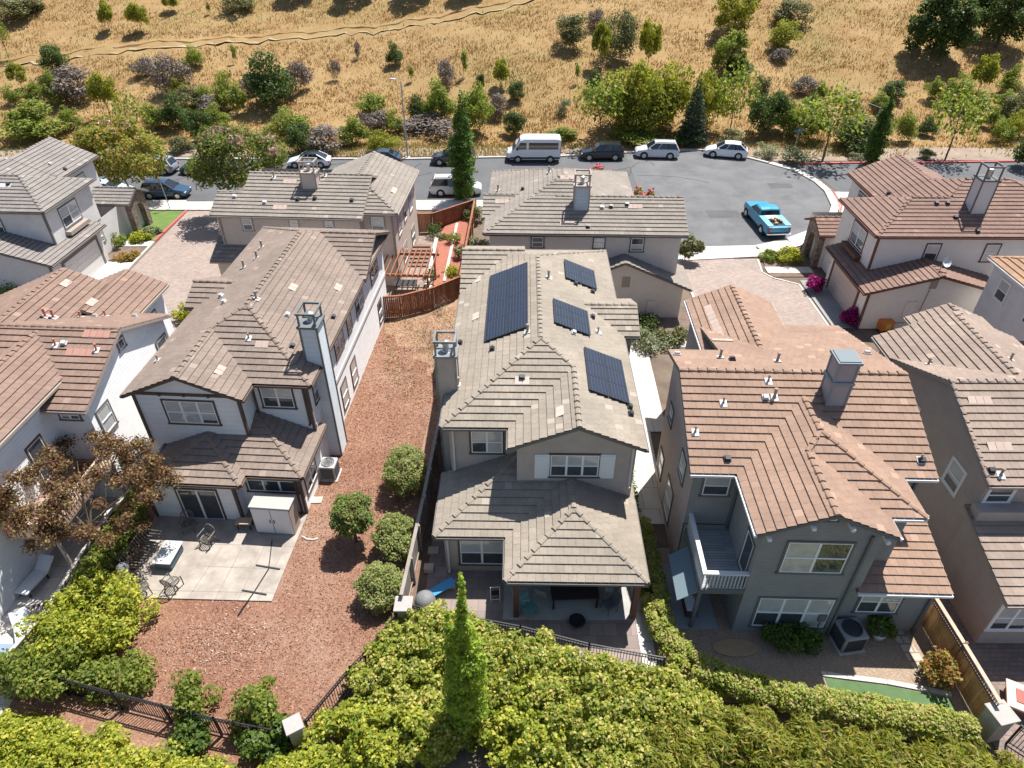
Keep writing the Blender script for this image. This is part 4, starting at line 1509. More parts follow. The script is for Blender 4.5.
# verge behind the far kerb
sheet('verge', [(-90, 77.2), (6, 78.1), (20, 80.3), (24, 80.1), (29, 76.2), (60, 76.6), (90, 76.8), (90, 81.0), (-90, 81.0)], 0.02,
      mat('verge_soil', (.30, .23, .17), (.22, .165, .125), nscale=.5, bump=.8, bscale=9, stain=(.3, .5, (.36, .27, .17))))
# street and turning court
far = [(-90, 76.7), (-11.8, 76.6), (5.7, 77.6), (14, 78.9), (20, 79.8), (22.1, 79.7), (26.7, 77.0)]
ring = [(28.4, 75.3), (30.4, 73.1), (31.5, 69.9), (31.6, 67.2), (30.9, 63.4), (29.0, 59.7), (26.6, 57.7), (24.0, 55.9), (21.0, 54.6), (16.5, 54.4)]
sheet('street', [(-90, 64.7), (16.5, 64.7)] + [(16.5, 78.9)] + far[2::-1] + [(-90, 76.7)], -0.005, M_asph) if False else None
sheet('street', [(-90, 64.7), (13.0, 64.7), (13.0, 78.75)] + [(5.7, 77.6), (-11.8, 76.6), (-90, 76.7)], -0.004, M_asph)
sheet('turning_court', [(13.0, 53.5), (16.5, 54.4)] + ring[:-1][::-1] + far[:2:-1] + [(13.0, 78.75)], 0.0, M_asph2)
sheet('side_street', [(29.2, 75.3), (32.6, 71.0), (33.0, 67.0), (90, 67.0), (90, 76.4), (60, 76.0), (38.9, 75.4)], -0.004, M_asph)


def kerb(name, pts, w, z0, z1, m):
    mb = MB()
    for i, (a, b) in enumerate(zip(pts, pts[1:])):
        a, b = Vector((*a, 0)), Vector((*b, 0))
        d = (b - a).normalized()
        n = Vector((-d.y, d.x, 0))
        mb.obox(a + Vector((0, 0, z0)) - d * .003 * (i % 2), b - a, n * w, Vector((0, 0, z1 - z0 - .001 * (i % 2))))
    return tag(mb.build(name, m), kind='structure')


kerb('kerb', [(-90, 76.75), (-11.8, 76.65), (5.7, 77.65), (14, 78.95), (20, 79.85), (22.1, 79.75), (26.7, 77.05), (28.4, 75.4)], .35, -.03, .14, M_kerb)
kerb('ring_kerb', [(28.45, 75.3), (30.5, 73.1), (31.55, 69.9), (31.7, 67.2), (31.0, 63.4), (29.1, 59.65), (26.65, 57.6), (24.0, 55.8), (21.0, 54.5), (16.5, 54.3), (13.5, 54.3)], .7, -.03, .10, M_conc)
kerb('red_kerb', [(31.9, 75.1), (38.9, 75.4), (44.8, 75.4), (60, 76.05), (90, 76.3)], .3, -.03, .14, M_redkerb)
kerb('red_kerb', [(32.45, 67.0), (31.9, 63.4), (30.9, 61.3)], .16, -.03, .135, M_redkerb)
kerb('kerb', [(-32, 64.6), (-90, 64.6)], .3, -.03, .13, M_kerb)
kerb('kerb', [(13.2, 64.6), (-22, 64.6)], .3, -.03, .13, M_kerb)
# pavements
sheet('pavement', [(-90, 62.3), (13.4, 62.3), (13.4, 64.3), (-90, 64.3)], .10, M_conc, thick=.12)
sheet('pavement', [(13.4, 51.6), (20.6, 52.4), (22.6, 53.2), (26.2, 55.2), (29.6, 57.9), (32.6, 62.5), (33.4, 66.9), (39, 66.9), (39, 56.5), (24, 50.9), (24, 51.7), (20.6, 51.7)][:1] + [(20.6, 52.4), (22.6, 53.2), (26.2, 55.2), (29.6, 57.9), (32.5, 62.5), (33.2, 66.9), (32.4, 66.9), (31.8, 63.4), (30.0, 59.2), (27.2, 57.0), (24.2, 55.1), (21.1, 53.78), (13.4, 53.6)], .085, M_conc, thick=.1)
sheet('pavement', [(33.2, 66.9), (40, 66.9), (40, 55), (28.5, 55), (29.6, 57.9), (32.5, 62.5)], .06, M_conc, thick=.08)
# alleys
sheet('alley', [(-31.2, 34), (-19.9, 34), (-20.9, 44), (-21.6, 48), (-22.0, 62.2), (-31.0, 62.2)], .012, M_paver)
kerb('red_kerb', [(-31.25, 55.4), (-31.0, 62.1)], .22, -.03, .11, M_redkerb)
kerb('kerb', [(-31.25, 48), (-31.25, 55.3)], .2, -.03, .10, M_kerb)
sheet('driveway', [(-34.6, 46.5), (-31.5, 46.5), (-31.5, 51.4), (-34.2, 51.6)], .03, M_conc)
sheet('lawn', [(-37.2, 62.1), (-31.3, 62.1), (-31.5, 55.6), (-37.2, 55.6)], .05, M_lawn)
sheet('planting_bed', [(-34.0, 51.8), (-31.6, 51.6), (-31.55, 54.3), (-34.0, 54.3)], .035, M_bark_bed)
sheet('footpath', [(-35.0, 54.4), (-31.5, 54.4), (-31.5, 55.5), (-35.0, 55.5)], .06, M_conc)
sheet('alley', [(13.7, 33), (22.6, 33), (22.55, 41.5), (22.5, 47.6), (20.8, 48.6), (20.2, 49.6), (20.5, 52.1), (13.9, 52.1)], .012, M_paver)
kerb('alley_edging', [(22.7, 37), (22.65, 47.7), (20.9, 48.8), (20.35, 49.7), (20.65, 52.0)], .14, -.02, .04, M_conc)
kerb('alley_edging', [(13.8, 52.0), (13.75, 42)], .16, -.02, .04, M_conc)
sheet('planting_bed', [(20.7, 48.9), (24.6, 48.9), (24.6, 54.0), (22.6, 52.9), (20.9, 52.1)], .03, M_bark_bed)
sheet('footpath', [(20.7, 49.55), (24.4, 49.55), (24.4, 50.6), (20.7, 50.6)], .045, M_conc)
sheet('driveway', [(22.85, 41.2), (25.2, 41.2), (25.2, 48.3), (22.85, 48.3)], .03, mat('driveway_shade_grey', (.30, .30, .29), (.25, .25, .245), nscale=.7, bump=.15, stain=(.5, .4, (.2, .2, .2))))  # concrete darkened: the cream house's shade is put into its colour
# between the houses
sheet('driveway', [(6.2, 23), (7.8, 23), (8.0, 30), (9.0, 30), (9.2, 38.4), (12.5, 38.9), (12.5, 40.2), (8, 40.0), (6.4, 38)], .02, M_conc)
sheet('planting_bed', [(7.2, 39.2), (13.2, 40.1), (13.4, 43.0), (7.2, 43.0)], .035, M_bark_bed)
# yards
sheet('wood_chip_yard', [(-21.0, 8), (-8.0, 11.9), (-4.6, 17.2), (-4.1, 24), (-3.6, 34), (-4.0, 46), (-9.6, 43.2), (-12, 43), (-21, 24)], .008, M_mulch)
sheet('straw_patch', [(-9.2, 42.7), (-6, 43.8), (-4.2, 45.4), (-3.9, 40), (-4.0, 31.5), (-4.4, 33.1), (-4.9, 33.4), (-4.8, 35), (-5.5, 35.6), (-5.6, 37), (-6.6, 37.4), (-6.7, 38.6), (-7.9, 38.9), (-8.2, 40.2), (-9.0, 40.6)], .016,
      mat('dry_straw', (.36, .24, .145), (.24, .13, .085), nscale=1.5, bump=.9, bscale=9))
sheet('straw_patch', [(-4.9, 32), (-4.25, 32), (-4.5, 25), (-4.9, 19), (-5.5, 19), (-5.3, 24)], .014, mat('straw_edge', (.31, .2, .13), (.24, .13, .085), nscale=1.5, bump=.9, bscale=9))
sheet('patio_slab', [tuple(G(128, 598)[:2]), tuple(G(272, 602)[:2]), tuple(G(300, 534)[:2]), (-10.3, 23.6), (-18.1, 24.3)], .07, M_patio, thick=.09)
_j = MB()
for a, b in [(tuple(G(*a)[:2]), tuple(G(*b)[:2])) for a, b in (((150, 591), (276, 594)), ((200, 567), (286, 570)), ((205, 545), (294, 547)), ((188, 600), (222, 548)), ((216, 600), (244, 545)), ((238, 601), (266, 545)), ((258, 601), (287, 545)))]:
    _j.bar((*a, .0715), (*b, .0715), .035, .006)
tag(_j.build('slab_joint', mat('joint_dark', (.27, .235, .205))), kind='structure')
sheet('backyard_paving', [(-3.9, 14.5), (6.3, 14.5), (6.3, 24), (5.2, 24), (5.2, 22.4), (-3.9, 24)], .01, mat('yard_tiles', (.24, .185, .165), (.3, .24, .215), nscale=.5, brick=(.6, .6, .012, (.6, .6, .6)), stain=(.6, .4, (.17, .135, .12))))
sheet('porch_slab', [(-.4, 17.55), (5.3, 17.55), (5.3, 22.28), (-.25, 22.28)], .05, mat('porch_concrete', (.40, .39, .36), (.34, .33, .31), nscale=1.2), thick=.05)
sheet('stepping_strip', [(5.35, 14.9), (5.95, 14.9), (5.95, 22.5), (5.35, 22.5)], .035, M_conc)
sheet('stepping_strip', [(-3.2, 16.6), (-.6, 16.6), (-.6, 17.35), (-3.2, 17.35)], .035, M_conc)
sheet('side_yard', [(5.2, 14.3), (6.85, 14.3), (6.85, 30), (5.2, 30)], .006, M_bark_bed)
sheet('gravel_yard', [(6.9, 14.0), (17.7, 13.2), (17.9, 21.5), (6.9, 21.5)], .012, M_gravel)
sheet('porch_slab', [(6.95, 17.1), (8.84, 17.1), (8.84, 20.5), (6.95, 20.5)], .06, mat('porch_grey', (.3, .31, .31), (.26, .27, .27)), thick=.06)
sheet('turf_strip', [(12.6, 14.9), (15.0, 14.55), (17.2, 14.05), (17.2, 13.2), (12.6, 13.4)], .03, M_turf)
kerb('turf_edging', [(12.5, 14.95), (15.0, 14.6), (17.3, 14.1)], .2, -.01, .08, M_conc)
sheet('stepping_strip', [(16.4, 15.1), (17.0, 15.1), (16.7, 17.4), (16.1, 17.4)], .03, mat('flagstones', (.48, .42, .34), (.42, .36, .3), brick=(.5, .4, .04, (.55, .5, .45))))
sheet('patio_paving', [(17.9, 9), (34, 9), (34, 20.2), (18.0, 20.2)], .01, M_paver_dk)
sheet('patio_paving', [(-34, 9), (-19.6, 9), (-19.5, 26), (-34, 26)], .012, mat('patio_cream', (.56, .52, .47), (.5, .46, .42), brick=(.6, .6, .015, (.6, .6, .6)), stain=(.6, .3, (.4, .36, .33))))
sheet('terrace_bed', [(-6.5, 55.6), (-5.9, 59.0), (-3.75, 60.1), (-4.0, 46.2), (-6.1, 47.0)], .3, mat('red_mulch', (.36, .13, .085), (.29, .105, .07), nscale=2, bump=.8, bscale=14, stain=(.8, .3, (.5, .2, .14))), thick=.32)
sheet('terrace_paving', [(-9.8, 43.2), (-6.2, 44.3), (-6.2, 57), (-9.8, 57)], .012, mat('terrace_tan', (.33, .24, .19), (.26, .19, .15), brick=(.4, .4, .012, (.5, .5, .5))))

# foot-worn trail cut across the slope: a tread and the cut bank above it
_tr = [H(*p) for p in ((-60, 75), (20, 62), (70, 56), (130, 48), (200, 43), (270, 38), (330, 33), (390, 28), (430, 21), (470, 13), (520, 2), (560, -12))]
_fine = []
for a, b in zip(_tr, _tr[1:]):
    for k in range(8):
        q = a.lerp(b, k / 8)
        _fine.append(Vector((q.x, q.y + .35 * math.sin(q.x * .7) + .2 * math.sin(q.x * 1.9), 0)))
_a, _b = MB(), MB()
rt = random.Random(4)
prev = None
for q in _fine:
    w1 = 1.15 + rt.uniform(-.45, .35)
    z0 = hill_z(q.x, q.y - w1)
    hb = max(.02, .3 + .3 * math.sin(q.x * .23) + rt.uniform(-.2, .2))
    lo, hi = (q.x, q.y - w1, z0 + .13), (q.x, q.y + .5, z0 + .22)
    tp = (q.x, q.y + .5 + .25, max(hill_z(q.x, q.y + .75) + .12, z0 + .22 + hb * .45))
    bk = (q.x, q.y + 1.9, hill_z(q.x, q.y + 1.9) + .02)
    if prev:
        _a.poly([prev[0], lo, hi, prev[1]])
        _b.poly([prev[1], hi, tp, prev[2]])
        _b.poly([prev[2], tp, bk, prev[3]])
    prev = (lo, hi, tp, bk)
tag(_a.build('trail', mat('trail_pale', (.36, .29, .165), (.28, .20, .105), nscale=.6, bump=.7, bscale=5)), kind='structure')
tag(_b.build('trail_bank', M_dry), kind='structure')

# worn road surface: overlay patches and sealed cracks
M_tar = mat('tar_seal', (.035, .035, .037), rough=.5)
M_opatch = mat('asphalt_patch', (.085, .085, .088), (.105, .105, .107), nscale=.8, bump=.3, bscale=25)
rt = random.Random(21)
for i, (x, y, l, wd) in enumerate(((-27, 70.5, 5.0, 1.6), (-13.5, 68.6, 3.2, 1.2), (1.5, 71.2, 6.5, 1.4), (18.5, 60.5, 3.0, 1.8), (26.5, 68.0, 2.4, 1.4), (40.0, 70.5, 5.0, 1.3))):
    sheet('asphalt_patch', [(x, y), (x + l, y + .15), (x + l + .1, y + wd), (x + .05, y + wd + .1)], .004, M_opatch)
for k in range(16):
    mb = MB()
    x, y = rt.uniform(-40, 30), rt.uniform(66, 76)
    a = rt.choice((0.05, -.08, 1.4, 1.7)) + rt.uniform(-.2, .2)
    for j in range(rt.randint(4, 9)):
        x2, y2 = x + math.cos(a) * 1.1, y + math.sin(a) * 1.1
        if not (65.2 < y2 < 76.2 and x2 < 29.5):
            break
        mb.bar((x, y, .0065), (x2, y2, .0065), .07, .004)
        x, y = x2, y2
        a += rt.uniform(-.35, .35)
    if mb.v:
        tag(mb.build('crack_seal', M_tar), kind='structure')
# ================================================================== fences, furniture, lamps
def wood_fence(label, pts, hgt, m, mcap=None, mpost=None, lattice=False, name='board_fence', gap=0.012, bw=.14, z0=0.0):
    r0 = random.Random(label)
    c = Vector((sum(p[0] for p in pts) / len(pts), sum(p[1] for p in pts) / len(pts), 0))
    root = empty(name, c, 0, label, 'fence')
    P = [Vector((*p, z0)) - c for p in pts]
    Z = Vector((0, 0, 1))
    for a, b in zip(P, P[1:]):
        d = (b - a)
        L = d.length
        d.normalize()
        n = Vector((-d.y, d.x, 0))
        mb = MB()
        x = 0.06
        top = hgt - (.38 if lattice else .05)
        while x < L - .08:
            mb.obox(a + d * x + n * r0.uniform(-.006, .006) + Z * .04, d * (bw - gap), n * .022, Z * (top - .04 + r0.uniform(-.01, .01)))
            x += bw
        mb2 = mb.build('board_panel', m, root)
        rl = MB()
        for zz in (.3, top - .1):
            rl.obox(a + n * .03 + Z * zz, d * L, n * .045, Z * .09)
        if lattice:
            rl.obox(a - n * .02 + Z * (top), d * L, n * .06, Z * .05)
        rl.build('rail', mpost or m, root)
        if lattice:
            lt = MB()
            x = .05
            while x < L:
                lt.obox(a + d * x + Z * (top + .05), d * .03, n * .02, Z * (hgt - top - .1))
                x += .11
            for zz in (.12, .22):
                lt.obox(a + n * .021 + Z * (top + zz), d * L, n * .015, Z * .03)
            lt.build('lattice', mpost or m, root)
        cp = MB()
        cp.obox(a - n * .07 + Z * (hgt - .05), d * (L + .04), n * .16, Z * .045)
        cp.build('cap_rail', mcap or m, root)
        k = max(1, round(L / 2.2))
        for i in range(k):
            q = a + d * (L * i / k)
            ps = MB()
            ps.obox(q - d * .05 + n * .055, d * .1, n * .1, Z * (hgt + .02))
            ps.build('post', mpost or m, root)
    return root


def iron_fence(label, pts, hgt):
    c = Vector((*pts[0], 0))
    root = empty('iron_fence', c, 0, label, 'fence')
    P = [Vector((*p, 0)) - c for p in pts]
    Z = Vector((0, 0, 1))
    for a, b in zip(P, P[1:]):
        d = b - a
        L = d.length
        d.normalize()
        n = Vector((-d.y, d.x, 0))
        pk = MB()
        x = .06
        while x < L:
            pk.obox(a + d * x + Z * .08, d * .022, n * .022, Z * (hgt - .1))
            x += .12
        pk.build('picket_panel', M_black, root)
        for zz in (.14, hgt - .22, hgt - .05):
            rl = MB()
            rl.obox(a - n * .012 + Z * zz, d * L, n * .045, Z * .045)
            rl.build('rail', M_black, root)
        k = max(1, round(L / 2.4))
        for i in range(k + 1):
            q = a + d * (L * i / k)
            ps = MB()
            ps.obox(q - d * .035 - n * .035, d * .07, n * .07, Z * (hgt + .06))
            ps.build('post', M_black, root)
    return root


def pillar(label, x, y, s, hgt, rz=0):
    root = empty('masonry_pillar', (x, y, 0), R(rz), label, 'pillar')
    b = MB()
    b.box(-s, s, -s, s, 0, hgt)
    b.build('shaft', mat('pillar_stone', (.42, .38, .33), (.36, .32, .28), nscale=4, bump=.4), root)
    c = MB()
    c.box(-s - .08, s + .08, -s - .08, s + .08, hgt + .001, hgt + .09)
    c.build('cap', mat('pillar_cap', (.38, .355, .33), (.34, .315, .29), nscale=4), root, bevel=.02)


M_fgrey = mat('weathered_boards', (.30, .26, .22), (.23, .2, .17), nscale=3, isl=.15)
M_fbrown = mat('stained_redwood', (.31, .13, .065), (.20, .085, .048), nscale=2.5, isl=.22)
M_fgold = mat('golden_cedar', (.62, .36, .15), (.46, .25, .10), nscale=2.5, isl=.3)
M_fcap = mat('cedar_cap_pale', (.5, .38, .28), (.42, .32, .24), nscale=3)
M_flat = mat('cedar_lattice_dark', (.22, .14, .10), (.17, .11, .08))
wood_fence('weathered grey board fence between the wood-chip yard and the solar house', [(-4.0, 33.0), (-4.05, 28.9), (-4.3, 23.2), (-4.65, 17.6)], 1.8, M_fgrey)
wood_fence('dark redwood board fence curving along the near side of the pergola yard', [(-9.3, 42.6), (-8.0, 42.75), (-5.75, 43.95), (-3.95, 45.6)], 1.8, M_fbrown)
wood_fence('redwood board fence at the street end of the pergola yard', [(-8.35, 57.3), (-7.1, 57.4), (-3.45, 60.6)], 1.8, M_fbrown)
wood_fence('redwood fence seen end-on along the red mulch terrace', [(-3.45, 60.6), (-3.9, 45.7)], 1.85, M_fbrown)
wood_fence('golden cedar fence with lattice top beside the slate house', [(17.6, 20.2), (17.62, 17.9), (17.7, 15.3), (17.75, 12.9)], 1.85, M_fgold, M_fcap, M_flat, lattice=True)
wood_fence('grey boundary fence beside the bronze-leaved tree', [(-19.0, 24.0), (-19.3, 21.8), (-19.4, 19.6), (-19.35, 17.0), (-19.8, 14.8)], 1.5, M_fgrey, mat('cap_rail_pale', (.45, .41, .36)))
iron_fence('black iron picket fence below the wood-chip yard at bottom left', [(-19.8, 14.75), (-15.1, 13.6), (-10.9, 12.6), (-8.2, 12.1)], 1.3)
iron_fence('short black iron fence climbing from the square pillar to the solar house corner', [(-7.55, 12.5), (-6.3, 14.6), (-5.85, 15.2), (-4.7, 17.2)], 1.3)
iron_fence('black iron picket fence across the back of the covered porch yard', [(-4.2, 17.4), (-3.4, 17.2), (.35, 16.4), (3.1, 15.6), (6.0, 15.0)], 1.3)
pillar('square capped pillar where the two lower iron fences meet', -7.85, 12.25, .24, 1.5, 30)
pillar('pale square pillar at the corner of the covered porch yard', -4.55, 17.35, .3, 1.4)
pillar('wide pillar with a flat grey cap at the foot of the golden fence', 17.85, 12.7, .34, 1.45, 12)
iron_fence('black iron fence running out of the bottom right corner', [(18.4, 12.3), (19.5, 11.2), (21.5, 10.4)], 1.3)

# ---- pergola yard
pg = empty('pergola', (-7.9, 46.4, 0), R(-3), 'reddish timber pergola with open rafters beside the beige house', 'pergola')
M_perg = mat('pergola_redwood', (.33, .135, .075), (.27, .115, .065), nscale=3, isl=.15)
for x in (-1.8, 1.8):
    for y in (-1.7, 1.7):
        b = MB()
        b.box(x - .07, x + .07, y - .07, y + .07, 0, 2.3)
        b.build('post', M_perg, pg)
for y in (-1.75, 1.75):
    b = MB()
    b.box(-2.2, 2.2, y - .05, y + .05, 2.3, 2.5)
    b.build('beam', M_perg, pg)
for i in range(11):
    x = -2.05 + i * .41
    b = MB()
    b.box(x - .03, x + .03, -2.3, 2.3, 2.502, 2.66)
    b.build('rafter', M_perg, pg)
t = empty('patio_table', (-8.2, 46.6, 0), 0, 'dark outdoor table in the shade under the pergola', 'table')
b = MB()
b.box(-.9, .9, -.5, .5, .70, .75)
b.build('tabletop', M_darkmetal, t, bevel=.015)
for x in (-.8, .8):
    for y in (-.42, .42):
        b = MB()
        b.box(x - .03, x + .03, y - .03, y + .03, 0, .7)
        b.build('leg', M_darkmetal, t)
gr = empty('storage_box', (-9.0, 44.2, 0), 0, 'pale grey storage box inside the curved redwood fence', 'box')
b = MB()
b.box(-.55, .55, -.32, .32, 0, .6)
b.build('bin', mat('box_grey', (.5, .52, .54)), gr, bevel=.02)
b = MB()
b.box(-.58, .58, -.35, .35, .602, .68)
b.build('lid', mat('box_lid', (.62, .64, .65)), gr, bevel=.02)
lw = MB()
lw.box(-6.5, -6.2, 44.5, 46.8, 0, .42)
lw.box(-6.75, -6.45, 47.0, 56.0, 0, .40)
for a, b_ in (((-5.3, 47.6), (-5.0, 58.6)),):
    lw.bar((*a, .33), (*b_, .33), .22, .1)
tag(lw.build('terrace_wall', mat('pale_block', (.55, .5, .45), (.48, .44, .4), nscale=3)), 'low pale block wall stepping along the red mulch terrace', 'wall')
st = MB()
for k in range(6):
    st.box(-9.0, -6.9, 50.6 + k * .45, 51.05 + k * .45 - .003, 0, .14 + k * .13)
tag(st.build('timber_steps', mat('steps_brown', (.24, .15, .11), (.19, .12, .09))), 'flight of brown timber steps behind the pergola', 'steps')

# ---- middle house yard
g = empty('barbecue_grill', (-3.75, 17.95, 0), R(20), 'round barbecue under a grey cover beside the pale corner pillar', 'grill')
b = MB()
b.lathe([(.42, .15), (.46, .5), (.47, .8), (.4, 1.05), (.22, 1.18), (.02, 1.22)], (0, 0, 0), 18)
b.build('cover', mat('cover_grey', (.2, .2, .205), (.15, .15, .155), rough=.6, bump=.3, bscale=8), g, smooth=True)
for k in range(3):
    b = MB()
    t = R(120 * k)
    b.tube((.35 * math.cos(t), .35 * math.sin(t), 0), (.3 * math.cos(t), .3 * math.sin(t), .3), .02)
    b.build('leg', M_black, g)
b = MB()
b.faces([(-.85, -.28, .3), (.7, -.3, .62), (.72, .22, .66), (-.82, .25, .34), (-.85, -.28, .26), (.7, -.3, .58), (.72, .22, .62), (-.82, .25, .3)],
        [(0, 1, 2, 3), (7, 6, 5, 4), (0, 4, 5, 1), (1, 5, 6, 2), (2, 6, 7, 3), (3, 7, 4, 0)])
o = b.build('blue_tarp', mat('tarp_blue', (.06, .30, .55), rough=.5))
o.scale = (.8, .8, .8)
o.location = (-3.15, 19.0, 0)
o.rotation_euler = (0, 0, R(28))
tag(o, 'bright blue folded tarp lying on the paving beside the grey fence', 'tarp')
for i, (x, y, s_, lab) in enumerate(((-3.85, 20.2, .22, 'pale concrete block nearest the blue tarp'), (-3.75, 21.3, .26, 'flat stone slab farther along the foot of the grey fence'), (-2.75, 19.3, .2, 'small tan block beside the end of the blue tarp'))):
    b = MB()
    b.box(-s_, s_, -s_ * .8, s_ * .8, 0, .3 if i != 1 else .12)
    o = b.build('paving_block', mat('block_tan', (.5, .42, .34), (.42, .35, .29), nscale=6), bevel=.02)
    o.location = (x, y, .01)
    tag(o, lab, 'block')
t = empty('patio_table', (2.75, 18.55, .05), R(2), 'long dark table under the tiled porch roof', 'table')
b = MB()
b.box(-1.05, 1.05, -.5, .5, .68, .74)
b.build('tabletop', mat('table_dark', (.05, .04, .04), rough=.3), t, bevel=.02)
for x in (-.95, .95):
    for y in (-.42, .42):
        b = MB()
        b.box(x - .04, x + .04, y - .04, y + .04, 0, .68)
        b.build('leg', M_black, t)


def shell_chair(x, y, rz, label, m, z=.05):
    c = empty('patio_chair', (x, y, z), R(rz), label, 'chair', 'patio chairs')
    b = MB()
    b.faces([(-.28, -.26, .42), (.28, -.26, .42), (.26, .24, .38), (-.26, .24, .38), (-.28, -.26, .46), (.28, -.26, .46), (.26, .24, .42), (-.26, .24, .42)],
            [(3, 2, 1, 0), (4, 5, 6, 7), (0, 1, 5, 4), (1, 2, 6, 5), (2, 3, 7, 6), (3, 0, 4, 7)])
    b.build('seat', m, c, bevel=.015)
    b = MB()
    b.faces([(-.27, .24, .42), (.27, .24, .42), (.25, .42, .95), (-.25, .42, .95), (-.27, .28, .42), (.27, .28, .42), (.25, .46, .95), (-.25, .46, .95)],
            [(0, 1, 2, 3), (7, 6, 5, 4), (0, 4, 5, 1), (1, 5, 6, 2), (2, 6, 7, 3), (3, 7, 4, 0)])
    b.build('backrest', m, c, bevel=.015)
    for sx in (-1, 1):
        b = MB()
        b.path([(sx * .29, -.24, .44), (sx * .31, -.24, .64), (sx * .3, .3, .66)], .018)
        b.build('armrest', m, c)
        for sy in (-.22, .24):
            b = MB()
            b.tube((sx * .25, sy, .42), (sx * .28, sy * 1.15, 0), .018)
            b.build('leg', m, c)
    return c


M_chw = mat('chair_pale', (.5, .52, .53), rough=.5)
M_chg = mat('chair_teal', (.12, .28, .27), rough=.5)
shell_chair(.45, 18.35, 100, 'pale chair at the left end under the porch roof', M_chw)
shell_chair(4.45, 18.9, -110, 'pale chair at the right end under the porch roof', M_chw)
shell_chair(1.35, 18.75, 160, 'grey chair left of the dark porch table', mat('chair_grey', (.35, .37, .38)))
shell_chair(.75, 17.85, 40, 'small teal chair at the open edge of the porch', M_chg)
shell_chair(4.25, 18.05, -60, 'dark chair in front of the right porch post', mat('chair_dark', (.12, .13, .14)))
r_ = empty('fire_bowl', (2.8, 17.35, .02), 0, 'low black round fire bowl at the edge of the porch slab', 'fire bowl')
b = MB()
b.lathe([(.12, 0), (.18, .12), (.34, .22), (.36, .26), (.3, .26), (.1, .18)], (0, 0, 0), 18)
b.build('bowl', M_black, r_, smooth=True)
b = MB()
b.lathe([(.2, 0), (.2, .03), (.12, .05)], (0, 0, 0), 14)
b.build('foot', M_black, r_)
sl = empty('folding_stand', (-.75, 18.7, 0), R(5), 'small white framed stand by the left porch post', 'stand')
b = MB()
for x in (-.2, .2):
    b.path([(x, -.25, 0), (x, 0, .75), (x, .25, 0)], .02)
b.path([(-.2, 0, .75), (.2, 0, .75)], .02)
b.path([(-.2, -.2, .15), (.2, -.2, .15)], .02)
b.build('frame', M_sash, sl)
b = MB()
b.box(-.2, .2, -.12, .12, .35, .37)
b.build('shelf', M_black, sl)

# ---- white house patio
bn = empty('slatted_bench', (-17.3, 20.95, .07), R(83), 'long pale slatted metal bench on the patio slab', 'bench')
M_bench = mat('bench_metal', (.13, .115, .10), rough=.45)
b = MB()
for k in range(14):
    x = -1.0 + k * .154
    b.box(x - .03, x + .03, -.3, .3, .42, .45)
b.build('seat', M_bench, bn)
b = MB()
for k in range(14):
    x = -1.0 + k * .154
    b.bar((x, .3, .45), (x, .44, .9), .05, .02)
b.path([(-1.08, .45, .92), (1.08, .45, .92)], .025)
b.build('backrest', M_bench, bn)
for sx in (-1, 1):
    b = MB()
    b.path([(sx * 1.05, -.32, 0), (sx * 1.05, -.32, .62), (sx * 1.05, .4, .66)], .025)
    b.build('armrest', M_bench, bn)
    b = MB()
    b.tube((sx * 1.05, .35, 0), (sx * 1.05, .4, .66), .025)
    b.build('leg', M_bench, bn)
t = empty('coffee_table', (-16.05, 20.75, .07), R(-4), 'white rectangular table in front of the slatted bench', 'table')
b = MB()
b.box(-.42, .42, -.68, .68, .5, .56)
b.build('tabletop', mat('table_white', (.52, .52, .52), rough=.4), t, bevel=.01)
b = MB()
b.box(-.36, .36, -.6, .6, .08, .5)
b.build('base', mat('table_base', (.1, .14, .17)), t)


def wire_chair(x, y, rz, label, z=.07):
    c = empty('wire_chair', (x, y, z), R(rz), label, 'chair', 'patio chairs')
    b = MB()
    for k in range(6):
        q = -.24 + k * .096
        b.tube((q, -.25, .42), (q, .25, .4), .022, n=5)
    ring = [(.28 * math.cos(R(a)), .27 * math.sin(R(a)), .42) for a in range(0, 361, 30)]
    b.path(ring, .03, 5)
    b.build('seat', M_bench, c)
    b = MB()
    ring = [(.27 * math.cos(R(a)), .3 + .08 * (1 + math.sin(R(a))) / 2, .72 + .27 * math.sin(R(a))) for a in range(0, 361, 30)]
    b.path(ring, .03, 5)
    for k in range(4):
        q = -.16 + k * .107
        b.tube((q, .31, .48), (q, .37, .96), .022, n=5)
    b.build('backrest', M_bench, c)
    for sx in (-1, 1):
        b = MB()
        b.path([(sx * .3, .3, .7), (sx * .32, -.22, .64), (sx * .26, -.26, 0)], .027, 5)
        b.build('armrest', M_bench, c)
        b = MB()
        b.tube((sx * .24, .24, .4), (sx * .28, .32, 0), .027, n=5)
        b.build('leg', M_bench, c)


wire_chair(-15.85, 22.6, 15, 'open-backed metal chair nearest the sliding glass door')
wire_chair(-14.6, 21.7, -20, 'round-seated metal chair alone to the right of the white table')
wire_chair(-15.25, 19.2, 165, 'metal armchair at the near edge of the patio slab')
wire_chair(-16.5, 18.9, 130, 'metal chair between the barbecue and the slatted bench')
g = empty('barbecue_grill', (-17.45, 19.3, .07), R(-70), 'grey hooded barbecue at the hedge end of the patio', 'grill')
b = MB()
b.box(-.45, .45, -.25, .25, .15, .75)
b.build('cart', M_darkmetal, g)
b = MB()
hood = [(.27 * math.cos(R(a)), .76 + .3 * math.sin(R(a))) for a in range(0, 181, 20)]
for (y0, z0), (y1, z1) in zip(hood, hood[1:]):
    b.poly([(-.45, y0, z0), (.45, y0, z0), (.45, y1, z1), (-.45, y1, z1)])
for x in (-.45, .45):
    b.poly([(x, y, z_) for y, z_ in hood])
b.build('hood', mat('hood_steel', (.4, .43, .46), rough=.3, metal=.7), g)
